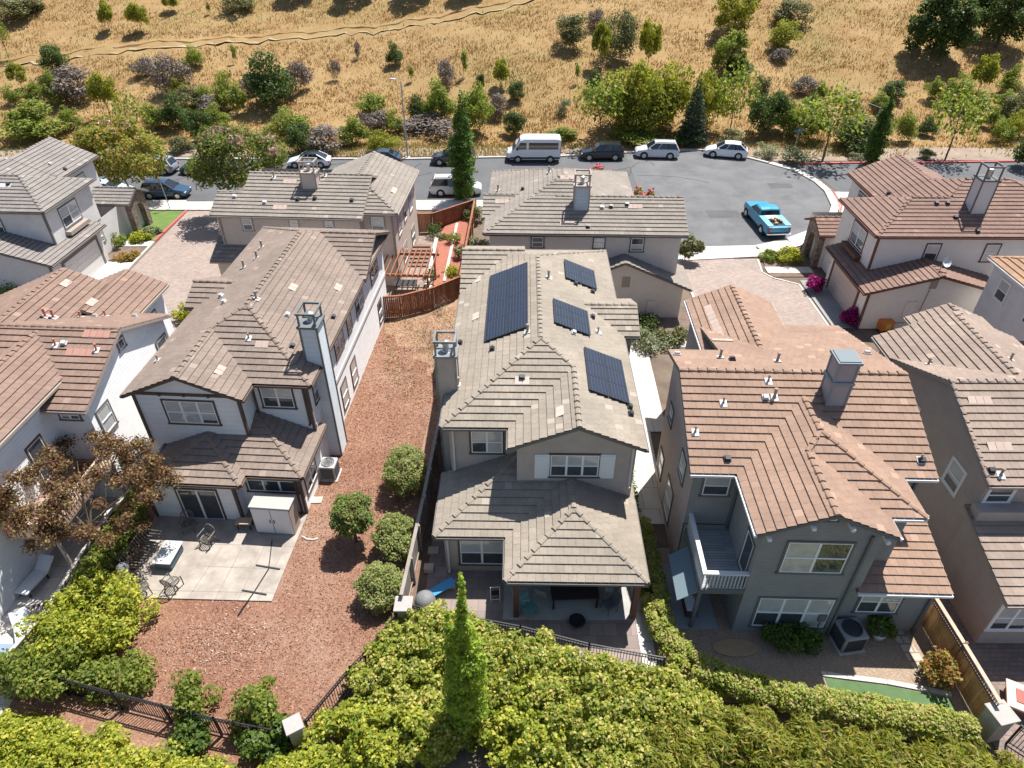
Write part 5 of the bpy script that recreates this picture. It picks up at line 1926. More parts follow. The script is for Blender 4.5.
for sx in (-1, 1):
    b = MB()
    b.box(sx * .62 - .16, sx * .62 + .16, -.22, .22, .72, .76)
    b.build('side_shelf', M_metal, g)
    b = MB()
    b.tube((sx * .4 - .03, -.2, .09), (sx * .4 + .03, -.2, .09), .09, n=12)
    b.build('wheel', M_black, g)
cb = empty('storage_cabinet', (-11.5, 22.75, .07), R(-5), 'white two-door outdoor cabinet against the white house', 'cabinet')
b = MB()
b.box(-.95, .95, -.4, .4, 0, 1.75)
b.build('carcass', mat('cabinet_beige', (.33, .27, .24)), cb)
b = MB()
b.box(-1.0, 1.0, -.46, .46, 1.752, 1.84)
b.build('lid', mat('cabinet_lid', (.40, .37, .34)), cb, bevel=.02)
for sx in (-1, 1):
    b = MB()
    b.box(min(sx * .02, sx * .93), max(sx * .02, sx * .93), -.44, -.402, .06, 1.7)
    d_ = b.build('door', mat('cabinet_white', (.68, .66, .66)), cb, bevel=.008)
    b = MB()
    b.box(sx * .1 - .02, sx * .1 + .02, -.47, -.438, .8, 1.0)
    b.build('handle', M_black, d_)
s_ = empty('wooden_stool', (-13.15, 22.75, .07), 0, 'pale wooden stool by the house wall left of the white cabinet', 'stool')
b = MB()
b.box(-.38, .38, -.22, .22, .42, .47)
b.build('seat', mat('stool_wood', (.5, .38, .26), (.42, .31, .21), nscale=4), s_, bevel=.01)
for x in (-.3, .3):
    for y in (-.16, .16):
        b = MB()
        b.box(x - .025, x + .025, y - .025, y + .025, 0, .42)
        b.build('leg', M_darkmetal, s_)
pl_ = empty('pole_stand', (-12.0, 19.2, .1), 0, 'black metal pole with two crossbars lying across the patio slab', 'pole')
def lp(px, py):
    q = G(px, py, .1)
    return (q.x + 12.0, q.y - 19.2, 0)
b = MB()
b.path([lp(272, 540), lp(270, 558), lp(268.5, 569)], .022)
b.path([lp(268.5, 569), lp(254, 592), lp(238, 615)], .026)
b.build('pole', M_black, pl_)
for a, c_ in (((256, 565), (280, 569)), ((242, 590), (266.5, 594.5))):
    b = MB()
    b.bar(lp(*a), lp(*c_), .065, .03)
    b.build('crossbar', M_darkmetal, pl_)


def condenser(x, y, rz, label, s_=.42, hgt=.95, z=0.0, m=None):
    a = empty('air_conditioner', (x, y, z), R(rz), label, 'air conditioner')
    b = MB()
    b.box(-s_ - .08, s_ + .08, -s_ - .08, s_ + .08, 0, .06)
    b.build('pad', M_kerb, a)
    b = MB()
    b.box(-s_, s_, -s_, s_, .061, hgt)
    b.build('cabinet', m or mat('condenser_grey', (.30, .295, .28), (.25, .245, .235)), a, bevel=.05)
    for k in range(9):
        pass
    b = MB()
    for k in range(10):
        zz = .16 + k * (hgt - .3) / 9
        for sg in (-1, 1):
            b.box(-s_ + .08, s_ - .08, sg * s_ - .012 + sg * .013, sg * s_ + .012 + sg * .013, zz, zz + .025)
            b.box(sg * s_ - .012 + sg * .013, sg * s_ + .012 + sg * .013, -s_ + .08, s_ - .08, zz, zz + .025)
    b.build('louvre', M_darkmetal, a)
    b = MB()
    b.lathe([(s_ * .82, hgt + .002), (s_ * .82, hgt + .06), (s_ * .72, hgt + .06), (s_ * .70, hgt + .012), (.02, hgt + .012)], (0, 0, 0), 20)
    b.build('fan_shroud', m and M_metal or M_darkmetal, a)
    b = MB()
    for k in range(6):
        t = R(60 * k)
        b.tube((0, 0, hgt + .05), (s_ * .74 * math.cos(t), s_ * .74 * math.sin(t), hgt + .05), .006, n=4)
    for rr_ in (.25, .5):
        b.path([(rr_ * s_ * math.cos(R(a_)), rr_ * s_ * math.sin(R(a_)), hgt + .05) for a_ in range(0, 361, 30)], .008, 4)
    b.build('fan_grille', M_darkmetal, a)


condenser(-9.75, 26.45, -4, 'small grey air conditioner unit against the side of the white house', m=mat('condenser_pale', (.42, .42, .41)))
condenser(14.05, 16.5, 8, 'large grey air conditioner unit outside the slate house', .5, 1.0)
b = MB()
b.box(-.3, .3, -.22, .22, 0, .06)
o = b.build('stepping_stone', mat('stepping_stone', (.55, .46, .36), (.48, .4, .32), nscale=5), bevel=.02)
o.location = (-10.1, 24.6, .012)
tag(o, 'single tan stepping stone on the wood chips near the white cabinet', 'stone')
b = MB()
b.path([(0, 0, .02), (.3, -.2, .03), (.62, -.22, .03), (.8, -.12, .02)], .05)
o = b.build('drain_pipe', mat('pipe_cream', (.55, .52, .46)))
o.location = (-10.25, 22.2, .01)
tag(o, 'short cream drain pipe lying on the wood chips by the patio corner', 'pipe')
b = MB()
b.lathe([(.02, .0), (.22, .02), (.3, .12), (.2, .22), (.02, .26)], (0, 0, 0), 9)
o = b.build('garden_rock', mat('rock_grey', (.3, .31, .33), (.22, .23, .25), nscale=4, bump=.5))
o.location = (-5.5, 27.3, 0)
o.scale = (1.2, .8, .8)
tag(o, 'grey rock on the straw behind the largest clipped shrub', 'rock')

# ---- slate house yard
p_ = empty('potted_plant', (15.5, 16.75, 0), 0, 'leafy plant in a white pot beside the large air conditioner', 'potted plant')
b = MB()
b.lathe([(.2, 0), (.27, .2), (.3, .38), (.26, .38), (.24, .3), (.02, .3)], (0, 0, 0), 18)
b.build('pot', mat('pot_white', (.65, .65, .64), rough=.4), p_, smooth=True)
POT = p_
d_ = empty('porch_bench', (7.75, 18.2, .06), R(90), 'dark wooden bench with a white cushion under the balcony', 'bench')
b = MB()
b.box(-.6, .6, -.25, .25, .1, .42)
b.build('base', mat('bench_wood', (.12, .06, .045)), d_)
b = MB()
b.box(-.55, .2, -.22, .22, .421, .55)
b.build('cushion', mat('cushion_white', (.6, .62, .63)), d_, bevel=.04)
b = MB()
b.lathe([(.75, 0), (.75, .05), (.02, .06)], (0, 0, 0), 20)
o = b.build('round_mat', mat('mat_tan', (.4, .27, .15), (.33, .22, .13), nscale=3))
o.location = (9.35, 16.2, .014)
o.scale = (1.3, .55, 1)
tag(o, 'oval tan doormat on the gravel in front of the balcony post', 'mat')
# ---- taupe house patio
t = empty('fire_table', (19.75, 13.75, 0), R(-28), 'square pink-topped fire table at the right edge of the brown patio', 'table')
b = MB()
b.box(-.62, .62, -.62, .62, .45, .55)
b.build('rim', mat('rim_pink', (.58, .42, .36)), t, bevel=.02)
b = MB()
b.box(-.5, .5, -.5, .5, 0, .45)
b.build('base', mat('base_brown', (.2, .12, .1)), t)
b = MB()
b.box(-.3, .3, -.3, .3, .551, .58)
b.build('burner_tray', mat('tray_red', (.35, .12, .1)), t)
hs = MB()
hs.path([(18.3, 16.2, .04), (18.6, 15.6, .04), (18.9, 14.9, .04), (19.0, 14.3, .04)], .035)
hs.path([(18.15, 16.0, .04), (18.3, 15.4, .04), (18.75, 14.8, .04), (19.0, 14.3, .045)], .035)
tag(hs.build('garden_hose', mat('hose_blue', (.12, .2, .28))), 'blue-grey hose looped on the brown patio beside the golden fence', 'hose')
# ---- left neighbour's terrace
M_nb = mat('lounger_white', (.62, .64, .66), rough=.5)
for i, (x, y, rz, lab) in enumerate(((-20.6, 16.8, 35, 'white cushioned lounger at the left edge nearest the boundary fence'), (-21.6, 19.6, -12, 'white cushioned lounger under the bronze-leaved tree'))):
    c = empty('sun_lounger', (x, y, .02), R(rz), lab, 'lounger', 'loungers on the left terrace')
    b = MB()
    b.box(-.35, .35, -1.0, .3, .3, .42)
    b.build('mattress', M_nb, c, bevel=.04)
    b = MB()
    b.faces([(-.35, .3, .32), (.35, .3, .32), (.35, .9, .75), (-.35, .9, .75), (-.35, .26, .42), (.35, .26, .42), (.35, .84, .84), (-.35, .84, .84)],
            [(3, 2, 1, 0), (4, 5, 6, 7), (0, 1, 5, 4), (1, 2, 6, 5), (2, 3, 7, 6), (3, 0, 4, 7)])
    b.build('backrest', M_nb, c, bevel=.03)
    for sx in (-.28, .28):
        for sy in (-.85, .2):
            b = MB()
            b.box(sx - .03, sx + .03, sy - .03, sy + .03, 0, .3)
            b.build('leg', M_darkmetal, c)
ld = empty('garden_rack', (-20.6, 17.95, .02), R(20), 'pale slatted rack lying on the left terrace', 'rack')
b = MB()
for k in range(9):
    b.box(-.9 + k * .21, -.83 + k * .21, -.4, .4, .1, .14)
b.build('slats', mat('rack_wood', (.55, .47, .38)), ld)
b = MB()
for y in (-.42, .42):
    b.box(-.95, .95, y - .03, y + .03, .02, .1)
b.build('frame', mat('rack_frame', (.2, .2, .22)), ld)
b = MB()
b.box(-1.6, 1.3, -.2, .2, 0, .5)
o = b.build('bench_wall', mat('bench_blue', (.22, .28, .36)))
o.location = (-21.0, 16.3 - .4, .02)
tag(o, 'slate-blue low seat wall across the left terrace', 'wall')


# ---- street furniture
def lamp(name, label, x, y, hgt, arm, m):
    r0 = empty(name, (x, y, 0.02), 0, label, 'street lamp')
    b = MB()
    b.box(-.25, .25, -.25, .25, 0, .15)
    b.build('footing', M_conc, r0, bevel=.03)
    b = MB()
    b.tube((0, 0, .15), (0, 0, hgt), .10, .06, 10)
    b.build('pole', m, r0)
    b = MB()
    pts = [(arm[0] * t, arm[1] * t, hgt - .05 + arm[2] * math.sin(t * math.pi / 2)) for t in [k / 6 for k in range(7)]]
    b.path(pts, .035, 7)
    b.build('arm', m, r0)
    q = Vector(pts[-1])
    d = Vector((arm[0], arm[1], 0)).normalized()
    n = Vector((-d.y, d.x, 0))
    b = MB()
    b.obox(q - n * .14 - d * .1 - Vector((0, 0, .07)), d * .62, n * .28, Vector((0, 0, .13)))
    hd = b.build('lamp_head', mat('lamp_head_grey', (.55, .56, .57)), r0, bevel=.04)
    b = MB()
    b.obox(q - n * .1 + d * .12 - Vector((0, 0, .1)), d * .34, n * .2, Vector((0, 0, .029)))
    b.build('lens', mat('lamp_lens', (.7, .7, .68), rough=.2), hd)


M_gpole = mat('pole_grey', (.38, .39, .40), rough=.5)
lamp('street_lamp', 'straight grey street lamp on the far kerb left of the slender poplar', -11.8, 77.2, 8.2, (-.7, .3, .15), M_gpole)
lamp('street_lamp', 'curved-arm grey street lamp beside the red kerb', 39.8, 76.9, 5.6, (-2.6, .6, .55), M_gpole)
sg = empty('street_sign', (32.6, 79.3, .02), 0, 'small blue street name sign on a grey post by the turning court', 'sign')
b = MB()
b.tube((0, 0, 0), (0, 0, 2.6), .04, .04, 8)
b.build('post', M_gpole, sg)
b = MB()
b.box(-.55, .55, -.012, .012, 2.25, 2.5)
b.build('name_plate', mat('sign_blue', (.05, .2, .33)), sg)
b = MB()
b.box(-.012, .012, -.5, .5, 2.62, 2.85)
b.build('cross_plate', mat('sign_red', (.4, .1, .1)), sg)
sg = empty('sign_post', (-32.8, 62.5, .1), 0, 'thin grey sign post at the edge of the small lawn', 'sign')
b = MB()
b.tube((0, 0, 0), (-.25, .1, 3.0), .04, .04, 8)
b.build('post', M_gpole, sg)
b = MB()
b.box(-.4, -.1, .05, .07, 2.5, 2.95)
b.build('sign_plate', M_gpole, sg)
bx = empty('toy_cart', (26.3, 40.95, 0), R(10), 'orange and yellow box cart against the cream garage wall', 'cart')
b = MB()
b.box(-.45, .45, -.3, .3, .12, .85)
b.build('bin', mat('cart_orange', (.62, .2, .05), rough=.5), bx, bevel=.03)
b = MB()
b.box(-.2, .2, -.33, -.302, .3, .7)
b.build('panel', mat('cart_yellow', (.65, .45, .1), rough=.5), bx)
for sx in (-.3, .3):
    b = MB()
    b.tube((sx - .04, -.25, .1), (sx + .04, -.25, .1), .1, n=12)
    b.build('wheel', M_black, bx)
# ================================================================== vehicles (built nose towards +x)
M_tyre = mat('tyre_rubber', (.02, .02, .02), rough=.8)
M_rim = mat('alloy_rim', (.45, .46, .47), rough=.35, metal=.7)
M_carglass = mat('car_glass', (.015, .018, .022), rough=.05, spec=.9)
M_tail = mat('tail_lamp_red', (.42, .02, .02), rough=.2)
M_head = mat('head_lamp', (.7, .72, .74), rough=.15)
M_trimblk = mat('car_trim_black', (.025, .025, .027), rough=.6)
M_chrome = mat('chrome', (.6, .6, .62), rough=.15, metal=1)


def paint(n, c):
    return mat('car_paint_' + n, c, rough=.3, coat=.6, spec=.5)


CARS = {
    #        L    W    H   belt  hood  ghouse: rear base, rear top, front top, front base   wheel r, rear axle, front axle
    'sedan': (4.7, 1.85, 1.45, .95, .80, (-1.95, -1.05, .25, 1.15), .33, -1.38, 1.42, .85),
    'suv': (4.9, 1.95, 1.75, 1.10, 1.0, (-2.32, -1.95, .3, 1.2), .38, -1.42, 1.48, 1.05),
    'crossover': (4.7, 1.9, 1.62, 1.03, .93, (-2.2, -1.45, .25, 1.2), .37, -1.38, 1.42, 1.0),
    'wagon': (4.6, 1.85, 1.6, 1.0, .9, (-2.2, -1.8, .25, 1.15), .35, -1.35, 1.38, .98),
    'minivan': (5.15, 2.0, 1.78, 1.08, .98, (-2.5, -2.1, .6, 1.75), .36, -1.5, 1.52, 1.06),
}


def loft(mb, rings, mi=0, cap=True):
    n = len(rings[0])
    i0 = len(mb.v)
    pts = [p for r in rings for p in r]
    fs = []
    for j in range(len(rings) - 1):
        for k in range(n - 1):
            fs.append((j * n + k, j * n + k + 1, (j + 1) * n + k + 1, (j + 1) * n + k))
        fs.append((j * n + n - 1, j * n, (j + 1) * n, (j + 1) * n + n - 1))
    if cap:
        fs.append(tuple(range(n - 1, -1, -1)))
        fs.append(tuple((len(rings) - 1) * n + k for k in range(n)))
    mb.faces(pts, fs, mi)


def wheels(root, r, W, xs, rim=M_rim, wd=.22):
    for x in xs:
        for sg in (-1, 1):
            y = sg * (W / 2 - wd / 2 + .015)
            b = MB()
            b.tube((x, y - wd / 2, r), (x, y + wd / 2, r), r, r, 20)
            w_ = b.build('wheel', M_tyre, root)
            b = MB()
            b.tube((x, y + sg * (wd / 2 + .002), r), (x, y + sg * (wd / 2 + .02), r), r * .66, r * .55, 14)
            b.build('rim', rim, w_)


def body_rings(L, W, belt, hood, deck, gh, sill=.24):
    hl = L / 2
    rb, rt, ft, fb = gh
    st = [(-hl, .80, deck - .22, .45), (-hl + .06, .90, deck - .04, .32), (-hl + .3, .965, deck, sill), (rb + .1, .985, (deck + belt) / 2, sill), (rb + .6, 1.0, belt, sill), (ft, 1.0, belt, sill), (fb, .985, belt - .02, sill),
          (fb + .15, .975, hood + .05, sill), (hl - .75, .95, hood - .02, sill), (hl - .25, .86, hood - .12, .28), (hl - .05, .74, hood - .26, .36), (hl, .62, hood - .36, .45)]
    rings = []
    for x, w, zt, zb in st:
        y = W / 2 * w
        sh = min(.12, (zt - zb) * .3)
        rings.append([(x, -y * .93, zb), (x, -y, zb + sh), (x, -y, zt - sh), (x, -y * .90, zt), (x, 0, zt + .025), (x, y * .90, zt), (x, y, zt - sh), (x, y, zb + sh), (x, y * .93, zb)])
    return rings


def car(kind, label, a, heading, col, pname, roofcol=None, name='parked_car', cat='car', roofrack=False, group='parked vehicles', z=0.0):
    L, W, Hh, belt, hood, gh, wr, ra, fa, deck = CARS[kind]
    root = empty(name, (a[0], a[1], z), R(heading), label, cat, group)
    P = paint(pname, col)
    b = MB()
    loft(b, body_rings(L, W, belt, hood, deck, gh))
    body = b.build('body', P, root, smooth=True)
    mod = body.modifiers.new('edge', 'EDGE_SPLIT')
    mod.split_angle = R(40)
    # greenhouse of glass
    rb, rt, ft, fb = gh
    yb, yt = W / 2 * .90, W / 2 * .70
    g = MB()
    rings = []
    for x, zz, yy in ((rb, belt - .06, yb * .93), (rb + (rt - rb) * .5, (belt + Hh) / 2 - .02, (yb + yt) / 2 * .97), (rt, Hh - .05, yt * .97), ((rt + ft) / 2, Hh - .02, yt), (ft, Hh - .05, yt * .97), (ft + (fb - ft) * .5, (belt + Hh) / 2 - .03, (yb + yt) / 2 * .97), (fb, belt - .06, yb * .93)):
        rings.append([(x, -yb * .985 if zz > belt else -yy, belt - .06), (x, -yy, zz), (x, yy, zz), (x, yb * .985 if zz > belt else yy, belt - .06)])
    loft(g, rings)
    g.build('window_glass', M_carglass, root)
    rf = MB()
    rr = []
    for x, zz, yy in ((rt - .04, Hh - .045, yt * .95), (rt + .15, Hh - .005, yt), ((rt + ft) / 2, Hh + .02, yt * 1.01), (ft - .1, Hh, yt), (ft + .03, Hh - .04, yt * .95)):
        rr.append([(x, -yy, zz - .05), (x, -yy * .93, zz), (x, 0, zz + .02), (x, yy * .93, zz), (x, yy, zz - .05)])
    loft(rf, rr)
    rf.build('roof', paint(pname + '_roof', roofcol) if roofcol else P, root, smooth=False)
    for sg in (-1, 1):
        for x0, x1, w_ in ((rb, rt, .16), (fb, ft, .07)):
            b = MB()
            b.bar((x0, sg * yb * .95, belt - .04), (x1, sg * yt * .985, Hh - .04), w_, .05)
            b.build('pillar', P, root)
        for fx in (.35, .68):
            xb = rb + (fb - rb) * fx
            xt = rt + (ft - rt) * fx
            b = MB()
            b.bar((xb, sg * (yb * .99), belt - .04), (xt, sg * (yt * 1.0), Hh - .04), .06, .04)
            b.build('pillar', M_trimblk if fx < .5 else P, root)
        b = MB()
        b.box(L / 2 - .34, L / 2 - .1, sg * W * .33 - .16, sg * W * .33 + .16, hood - .32, hood - .19)
        b.build('headlight', M_head, root, bevel=.03)
        b = MB()
        b.box(-L / 2 - .012, -L / 2 + .18, sg * W * .385 - .13, sg * W * .385 + .13, deck - .30, deck - .10)
        b.build('tail_light', M_tail, root, bevel=.02)
        b = MB()
        b.box(fb - .38, fb - .22, sg * (W / 2 + .0), sg * (W / 2 + .0) + sg * .16, belt - .02, belt + .12) if sg > 0 else b.box(fb - .38, fb - .22, -W / 2 - .16, -W / 2, belt - .02, belt + .12)
        b.build('wing_mirror', P, root, bevel=.02)
        for x in (ra, fa):
            b = MB()
            y = sg * (W / 2 - .03)
            b.tube((x, y - .035, wr), (x, y + .035, wr), wr + .07, wr + .07, 22)
            b.build('wheel_arch', M_trimblk, root)
    b = MB()
    b.box(L / 2 - .06, L / 2 + .005, -W * .25, W * .25, hood - .52, hood - .38)
    b.build('grille', M_trimblk, root)
    b = MB()
    b.box(-L / 2 - .02, -L / 2 + .1, -W * .38, W * .38, .34, .5)
    b.build('bumper', M_trimblk, root, bevel=.03)
    if roofrack:
        for sg in (-1, 1):
            b = MB()
            b.box(rt + .1, ft - .1, sg * yt * .88 - .02, sg * yt * .88 + .02, Hh + .03, Hh + .07)
            b.build('roof_rail', M_trimblk, root)
    wheels(root, wr, W, (ra, fa))
    return root


def at2(px1, px2, y=None):
    p, q = G(*px1), G(*px2)
    return p, q


car('crossover', 'white crossover parked alone at the curve of the turning court', (24.3, 77.9), 166, (.72, .73, .75), 'white', name='parked_suv')
car('suv', 'silver SUV parked on the far kerb between the black SUV and the white crossover', (16.4, 78.2 - .45), 176, (.55, .57, .60), 'silver', name='parked_suv', roofrack=True)
car('suv', 'black SUV parked right behind the white van', (10.1, 77.2), 181, (.012, .013, .015), 'black', name='parked_suv')
car('suv', 'dark grey off-road car half hidden behind the slender poplar', (-6.5, 75.6), 180, (.035, .038, .045), 'graphite', name='parked_suv', roofcol=(.03, .03, .035))
car('sedan', 'dark car of which only the roof shows over the beige house roof', (-14.6, 76.0 - .4), 180, (.03, .05, .075), 'navy_dark')
car('sedan', 'white sedan with a black glass roof parked behind the caged chimney', (-22.3, 74.8), 182, (.70, .72, .75), 'pearl', roofcol=(.01, .012, .015))
car('sedan', 'dark navy sedan nosing out from behind the pink-flowered tree', (-33.3, 72.6), 180, (.012, .018, .04), 'navy')
car('wagon', 'grey-blue estate car with its tail lamps showing beyond the left flowering tree', (-38.4, 72.8), 176, (.28, .34, .38), 'grey_blue', name='parked_wagon')
car('minivan', 'silver minivan with roof bars on the near side behind the poplar', (-5.6, 66.7), 0, (.58, .58, .57), 'champagne', name='parked_minivan', cat='minivan', roofrack=True)
car('sedan', 'pale blue-white car mostly hidden behind the entry porch roof on the left', (-40.3, 66.2), 0, (.5, .62, .68), 'ice')
c = car('wagon', 'dark blue car parked beside the small lawn', (-34.4, 65.9), 0, (.02, .055, .10), 'blue_black')

# ---- white van
v = empty('passenger_van', (2.4, 76.6, 0), R(180), 'tall white passenger van parked on the far kerb', 'van', 'parked vehicles')
P = paint('van_white', (.70, .72, .76))
b = MB()
rings = []
for x, w_, zt, zb in ((-2.98, .93, 2.45, .42), (-2.9, .97, 2.62, .38), (-2.4, .98, 2.68, .36), (1.0, .98, 2.68, .36), (1.45, .975, 2.55, .36), (1.95, .97, 2.0, .36), (2.3, .96, 1.42, .36), (2.5, .94, 1.28, .36), (2.85, .86, 1.08, .4), (2.99, .75, .85, .45)):
    y = 1.03 * w_
    k = .84 if zt > 1.6 else .92
    zm = min(1.25, zt - .15)
    rings.append([(x, -y * .95, zb), (x, -y, zb + .12), (x, -y, zm), (x, -y * (k + .05), zt - .14), (x, -y * k + .1, zt), (x, 0, zt + .03), (x, y * k - .1, zt), (x, y * (k + .05), zt - .14), (x, y, zm), (x, y, zb + .12), (x, y * .95, zb)])
loft(b, rings)
b.build('body', P, v, smooth=False)


def vside(x, z, sg, out=.015):
    y = 1.03 * .98
    t = (z - 1.25) / (2.54 - 1.25)
    return (x, sg * (y + (y * .89 - y) * t + out), z)


for sg in (-1, 1):
    for x0, x1, nm in ((-2.7, .55, 'side_window'), (.8, 1.62, 'door_window')):
        b = MB()
        q = [vside(x0, 1.5, sg), vside(x1 + (.35 if nm == 'door_window' else 0), 1.5, sg), vside(x1 - (.15 if nm == 'door_window' else 0), 2.2, sg), vside(x0, 2.2, sg)]
        b.poly(q if sg < 0 else q[::-1])
        q2 = [vside(p[0], p[2], sg, -.03) for p in q]
        for i in range(4):
            j = (i + 1) % 4
            b.poly([q[i], q[j], q2[j], q2[i]])
        b.build(nm, M_carglass, v)
    b = MB()
    b.box(-2.9, 2.6, sg * 1.02 - .02, sg * 1.02 + .02, .48, .66)
    b.build('rub_strip', M_trimblk, v)
    b = MB()
    b.box(2.72, 2.9, sg * .68 - .18, sg * .68 + .18, .92, 1.14)
    b.build('headlight', M_head, v, bevel=.03)
    b = MB()
    b.box(-3.0, -2.9, sg * .93 - .05, sg * .93 + .05, 1.0, 1.6)
    b.build('tail_light', M_tail, v)
    b = MB()
    b.box(1.75, 1.9, sg * 1.15 - .12, sg * 1.15 + .12, 1.45, 1.8)
    b.build('wing_mirror', M_trimblk, v, bevel=.02)
    for x in (-1.85, 1.75):
        b = MB()
        b.tube((x, sg * .99 - .04, .38), (x, sg * .99 + .04, .38), .45, .45, 22)
        b.build('wheel_arch', M_trimblk, v)
b = MB()
q = [(2.33, -.88, 1.47), (2.33, .88, 1.47), (1.52, .76, 2.47), (1.52, -.76, 2.47)]
n = Vector((.78, 0, .62)) * .03
b.poly([Vector(p) + n for p in q])
b.poly([Vector(p) - n for p in q][::-1])
for i in range(4):
    j = (i + 1) % 4
    b.poly([Vector(q[i]) - n, Vector(q[j]) - n, Vector(q[j]) + n, Vector(q[i]) + n])
b.build('windscreen', M_carglass, v)
b = MB()
b.box(2.6, 3.03, -.95, .95, .36, .56)
b.build('bumper', M_trimblk, v, bevel=.05)
wheels(v, .37, 2.06, (-1.85, 1.75))

# ---- turquoise vintage pickup, tail towards us
t = empty('vintage_pickup', (23.15, 59.0, 0), R(94), 'turquoise vintage pickup truck with a laden bed in the turning court', 'truck', 'parked vehicles')
t.scale = (1.22, 1.18, 1.18)
P = paint('turquoise', (.025, .27, .42))
b = MB()
rings = []
for x, w_, zt, zb in ((-2.62, .9, .98, .42), (-2.5, .97, 1.05, .36), (-1.0, 1.0, 1.06, .34), (-.2, 1.0, 1.06, .34), (1.15, 1.0, 1.06, .34), (1.25, .98, 1.06, .34), (2.2, .93, .98, .34), (2.5, .86, .86, .4), (2.62, .78, .66, .45)):
    y = .95 * w_
    rings.append([(x, -y * .93, zb), (x, -y, zb + .14), (x, -y * 1.01, zt - .28), (x, -y * .93, zt), (x, 0, zt + (.04 if x > .9 else 0)), (x, y * .93, zt), (x, y * 1.01, zt - .28), (x, y, zb + .14), (x, y * .93, zb)])
loft(b, rings)
b.build('body', P, t)
g = MB()
rg = []
for x, zz, yy in ((-.62, 1.04, .80), (-.42, 1.46, .70), (.45, 1.5, .70), (1.12, 1.05, .80)):
    rg.append([(x, -.82, 1.03), (x, -yy, zz), (x, yy, zz), (x, .82, 1.03)])
loft(g, rg)
g.build('window_glass', M_carglass, t)
rf = MB()
rr = [[(x, -yy, z_ - .07), (x, -yy * .9, z_), (x, 0, z_ + .04), (x, yy * .9, z_), (x, yy, z_ - .07)] for x, z_, yy in ((-.5, 1.47, .72), (-.2, 1.53, .74), (.3, 1.53, .74), (.58, 1.46, .72))]
loft(rf, rr)
rf.build('roof', P, t)
for sg in (-1, 1):
    for x0, x1, w_ in ((-.62, -.44, .1), (1.1, .47, .07)):
        b = MB()
        b.bar((x0, sg * .815, 1.04), (x1, sg * .71, 1.48), w_, .05)
        b.build('pillar', P, t)
    b = MB()
    b.box(-2.5, -.68, min(sg * .45, sg * .9), max(sg * .45, sg * .9), 1.063, 1.10)
    b.build('bed_cover', paint('turquoise_pale', (.22, .52, .60)), t, bevel=.02)
    b = MB()
    b.box(-2.64, -2.5, sg * .78 - .07, sg * .78 + .07, .62, .95)
    b.build('tail_light', M_tail, t, bevel=.02)
    b = MB()
    b.box(2.5, 2.63, sg * .62 - .13, sg * .62 + .13, .6, .8)
    b.build('headlight', M_head, t, bevel=.03)
    for x in (-1.6, 1.55):
        b = MB()
        b.tube((x, sg * .92 - .04, .35), (x, sg * .92 + .04, .35), .43, .43, 22)
        b.build('wheel_arch', M_trimblk, t)
b = MB()
b.box(-1.3, -.68, -.448, .448, 1.063, 1.095)
b.build('bed_cover', paint('turquoise_white', (.55, .70, .70)), t)
b = MB()
b.box(-2.45, -1.32, -.446, .446, 1.062, 1.07)
bd = b.build('bed', M_trimblk, t)
ld = MB()
r0 = random.Random(3)
for k in range(14):
    x, y = r0.uniform(-2.35, -1.5), r0.uniform(-.38, .2)
    ld.obox((x, y, 1.072), (r0.uniform(.1, .3), r0.uniform(-.1, .1), 0), (0, r0.uniform(.08, .2), 0), (0, 0, r0.uniform(.05, .2)))
tag(ld.build('scrap_load', mat('scrap_tan', (.38, .26, .15), (.2, .15, .11), nscale=6, isl=.4), bd), None)
b = MB()
b.box(-2.76, -2.62, -.92, .92, .42, .56)
b.build('bumper', M_chrome, t, bevel=.04)
b = MB()
b.box(-2.645, -2.6, -.62, .62, .62, .98)
b.build('tailgate', P, t, bevel=.02)
wheels(t, .35, 1.9, (-1.6, 1.55), M_chrome)
# ================================================================== plants
def leaf_mat(name, c1, c2, transl=.35, isl=.35, hue=.02, c3=None, rough=.5):
    return mat(name, c1, c2, nscale=1.1, rough=rough, isl=isl, hue=hue, transl=min(.55, transl * 1.35), spec=.25, c3=c3)


L_lime = leaf_mat('leaf_lime', (.325, .35, .04), (.165, .22, .026), c3=((.54, .50, .08), .25))
L_hlime = leaf_mat('leaf_hill_lime', (.27, .28, .04), (.17, .20, .03), c3=((.36, .33, .06), .2))
L_lime2 = leaf_mat('leaf_lime_tips', (.30, .335, .045), (.155, .205, .03), c3=((.56, .48, .15), .24))
L_green = leaf_mat('leaf_green', (.14, .20, .04), (.09, .145, .03))
L_mid = leaf_mat('leaf_mid_green', (.22, .27, .05), (.14, .19, .036), c3=((.32, .31, .08), .18))
L_dark = leaf_mat('leaf_dark_green', (.065, .10, .025), (.095, .135, .036), transl=.28)
L_clip = leaf_mat('leaf_clipped', (.25, .30, .08), (.18, .23, .06), transl=.3, c3=((.38, .30, .17), .2))
L_hedge = leaf_mat('leaf_hedge_tips', (.36, .40, .07), (.24, .31, .05), c3=((.54, .44, .22), .28))
L_olive = leaf_mat('leaf_olive_feather', (.27, .285, .042), (.17, .20, .032), c3=((.38, .30, .08), .2))
L_poplar = leaf_mat('leaf_poplar', (.35, .44, .07), (.25, .34, .05), transl=.42)
L_darkpop = leaf_mat('leaf_dark_poplar', (.12, .19, .04), (.08, .14, .03), transl=.38)
L_bronze = leaf_mat('leaf_bronze', (.17, .085, .05), (.13, .09, .04), transl=.28, hue=.03, c3=((.30, .21, .08), .22))
L_myrtle = leaf_mat('leaf_myrtle', (.28, .28, .05), (.18, .21, .04), c3=((.44, .25, .09), .18))
L_flower = leaf_mat('blossom_pink', (.62, .36, .40), (.55, .3, .35), transl=.2)
L_magenta = leaf_mat('bract_magenta', (.32, .02, .15), (.22, .015, .14), transl=.3)
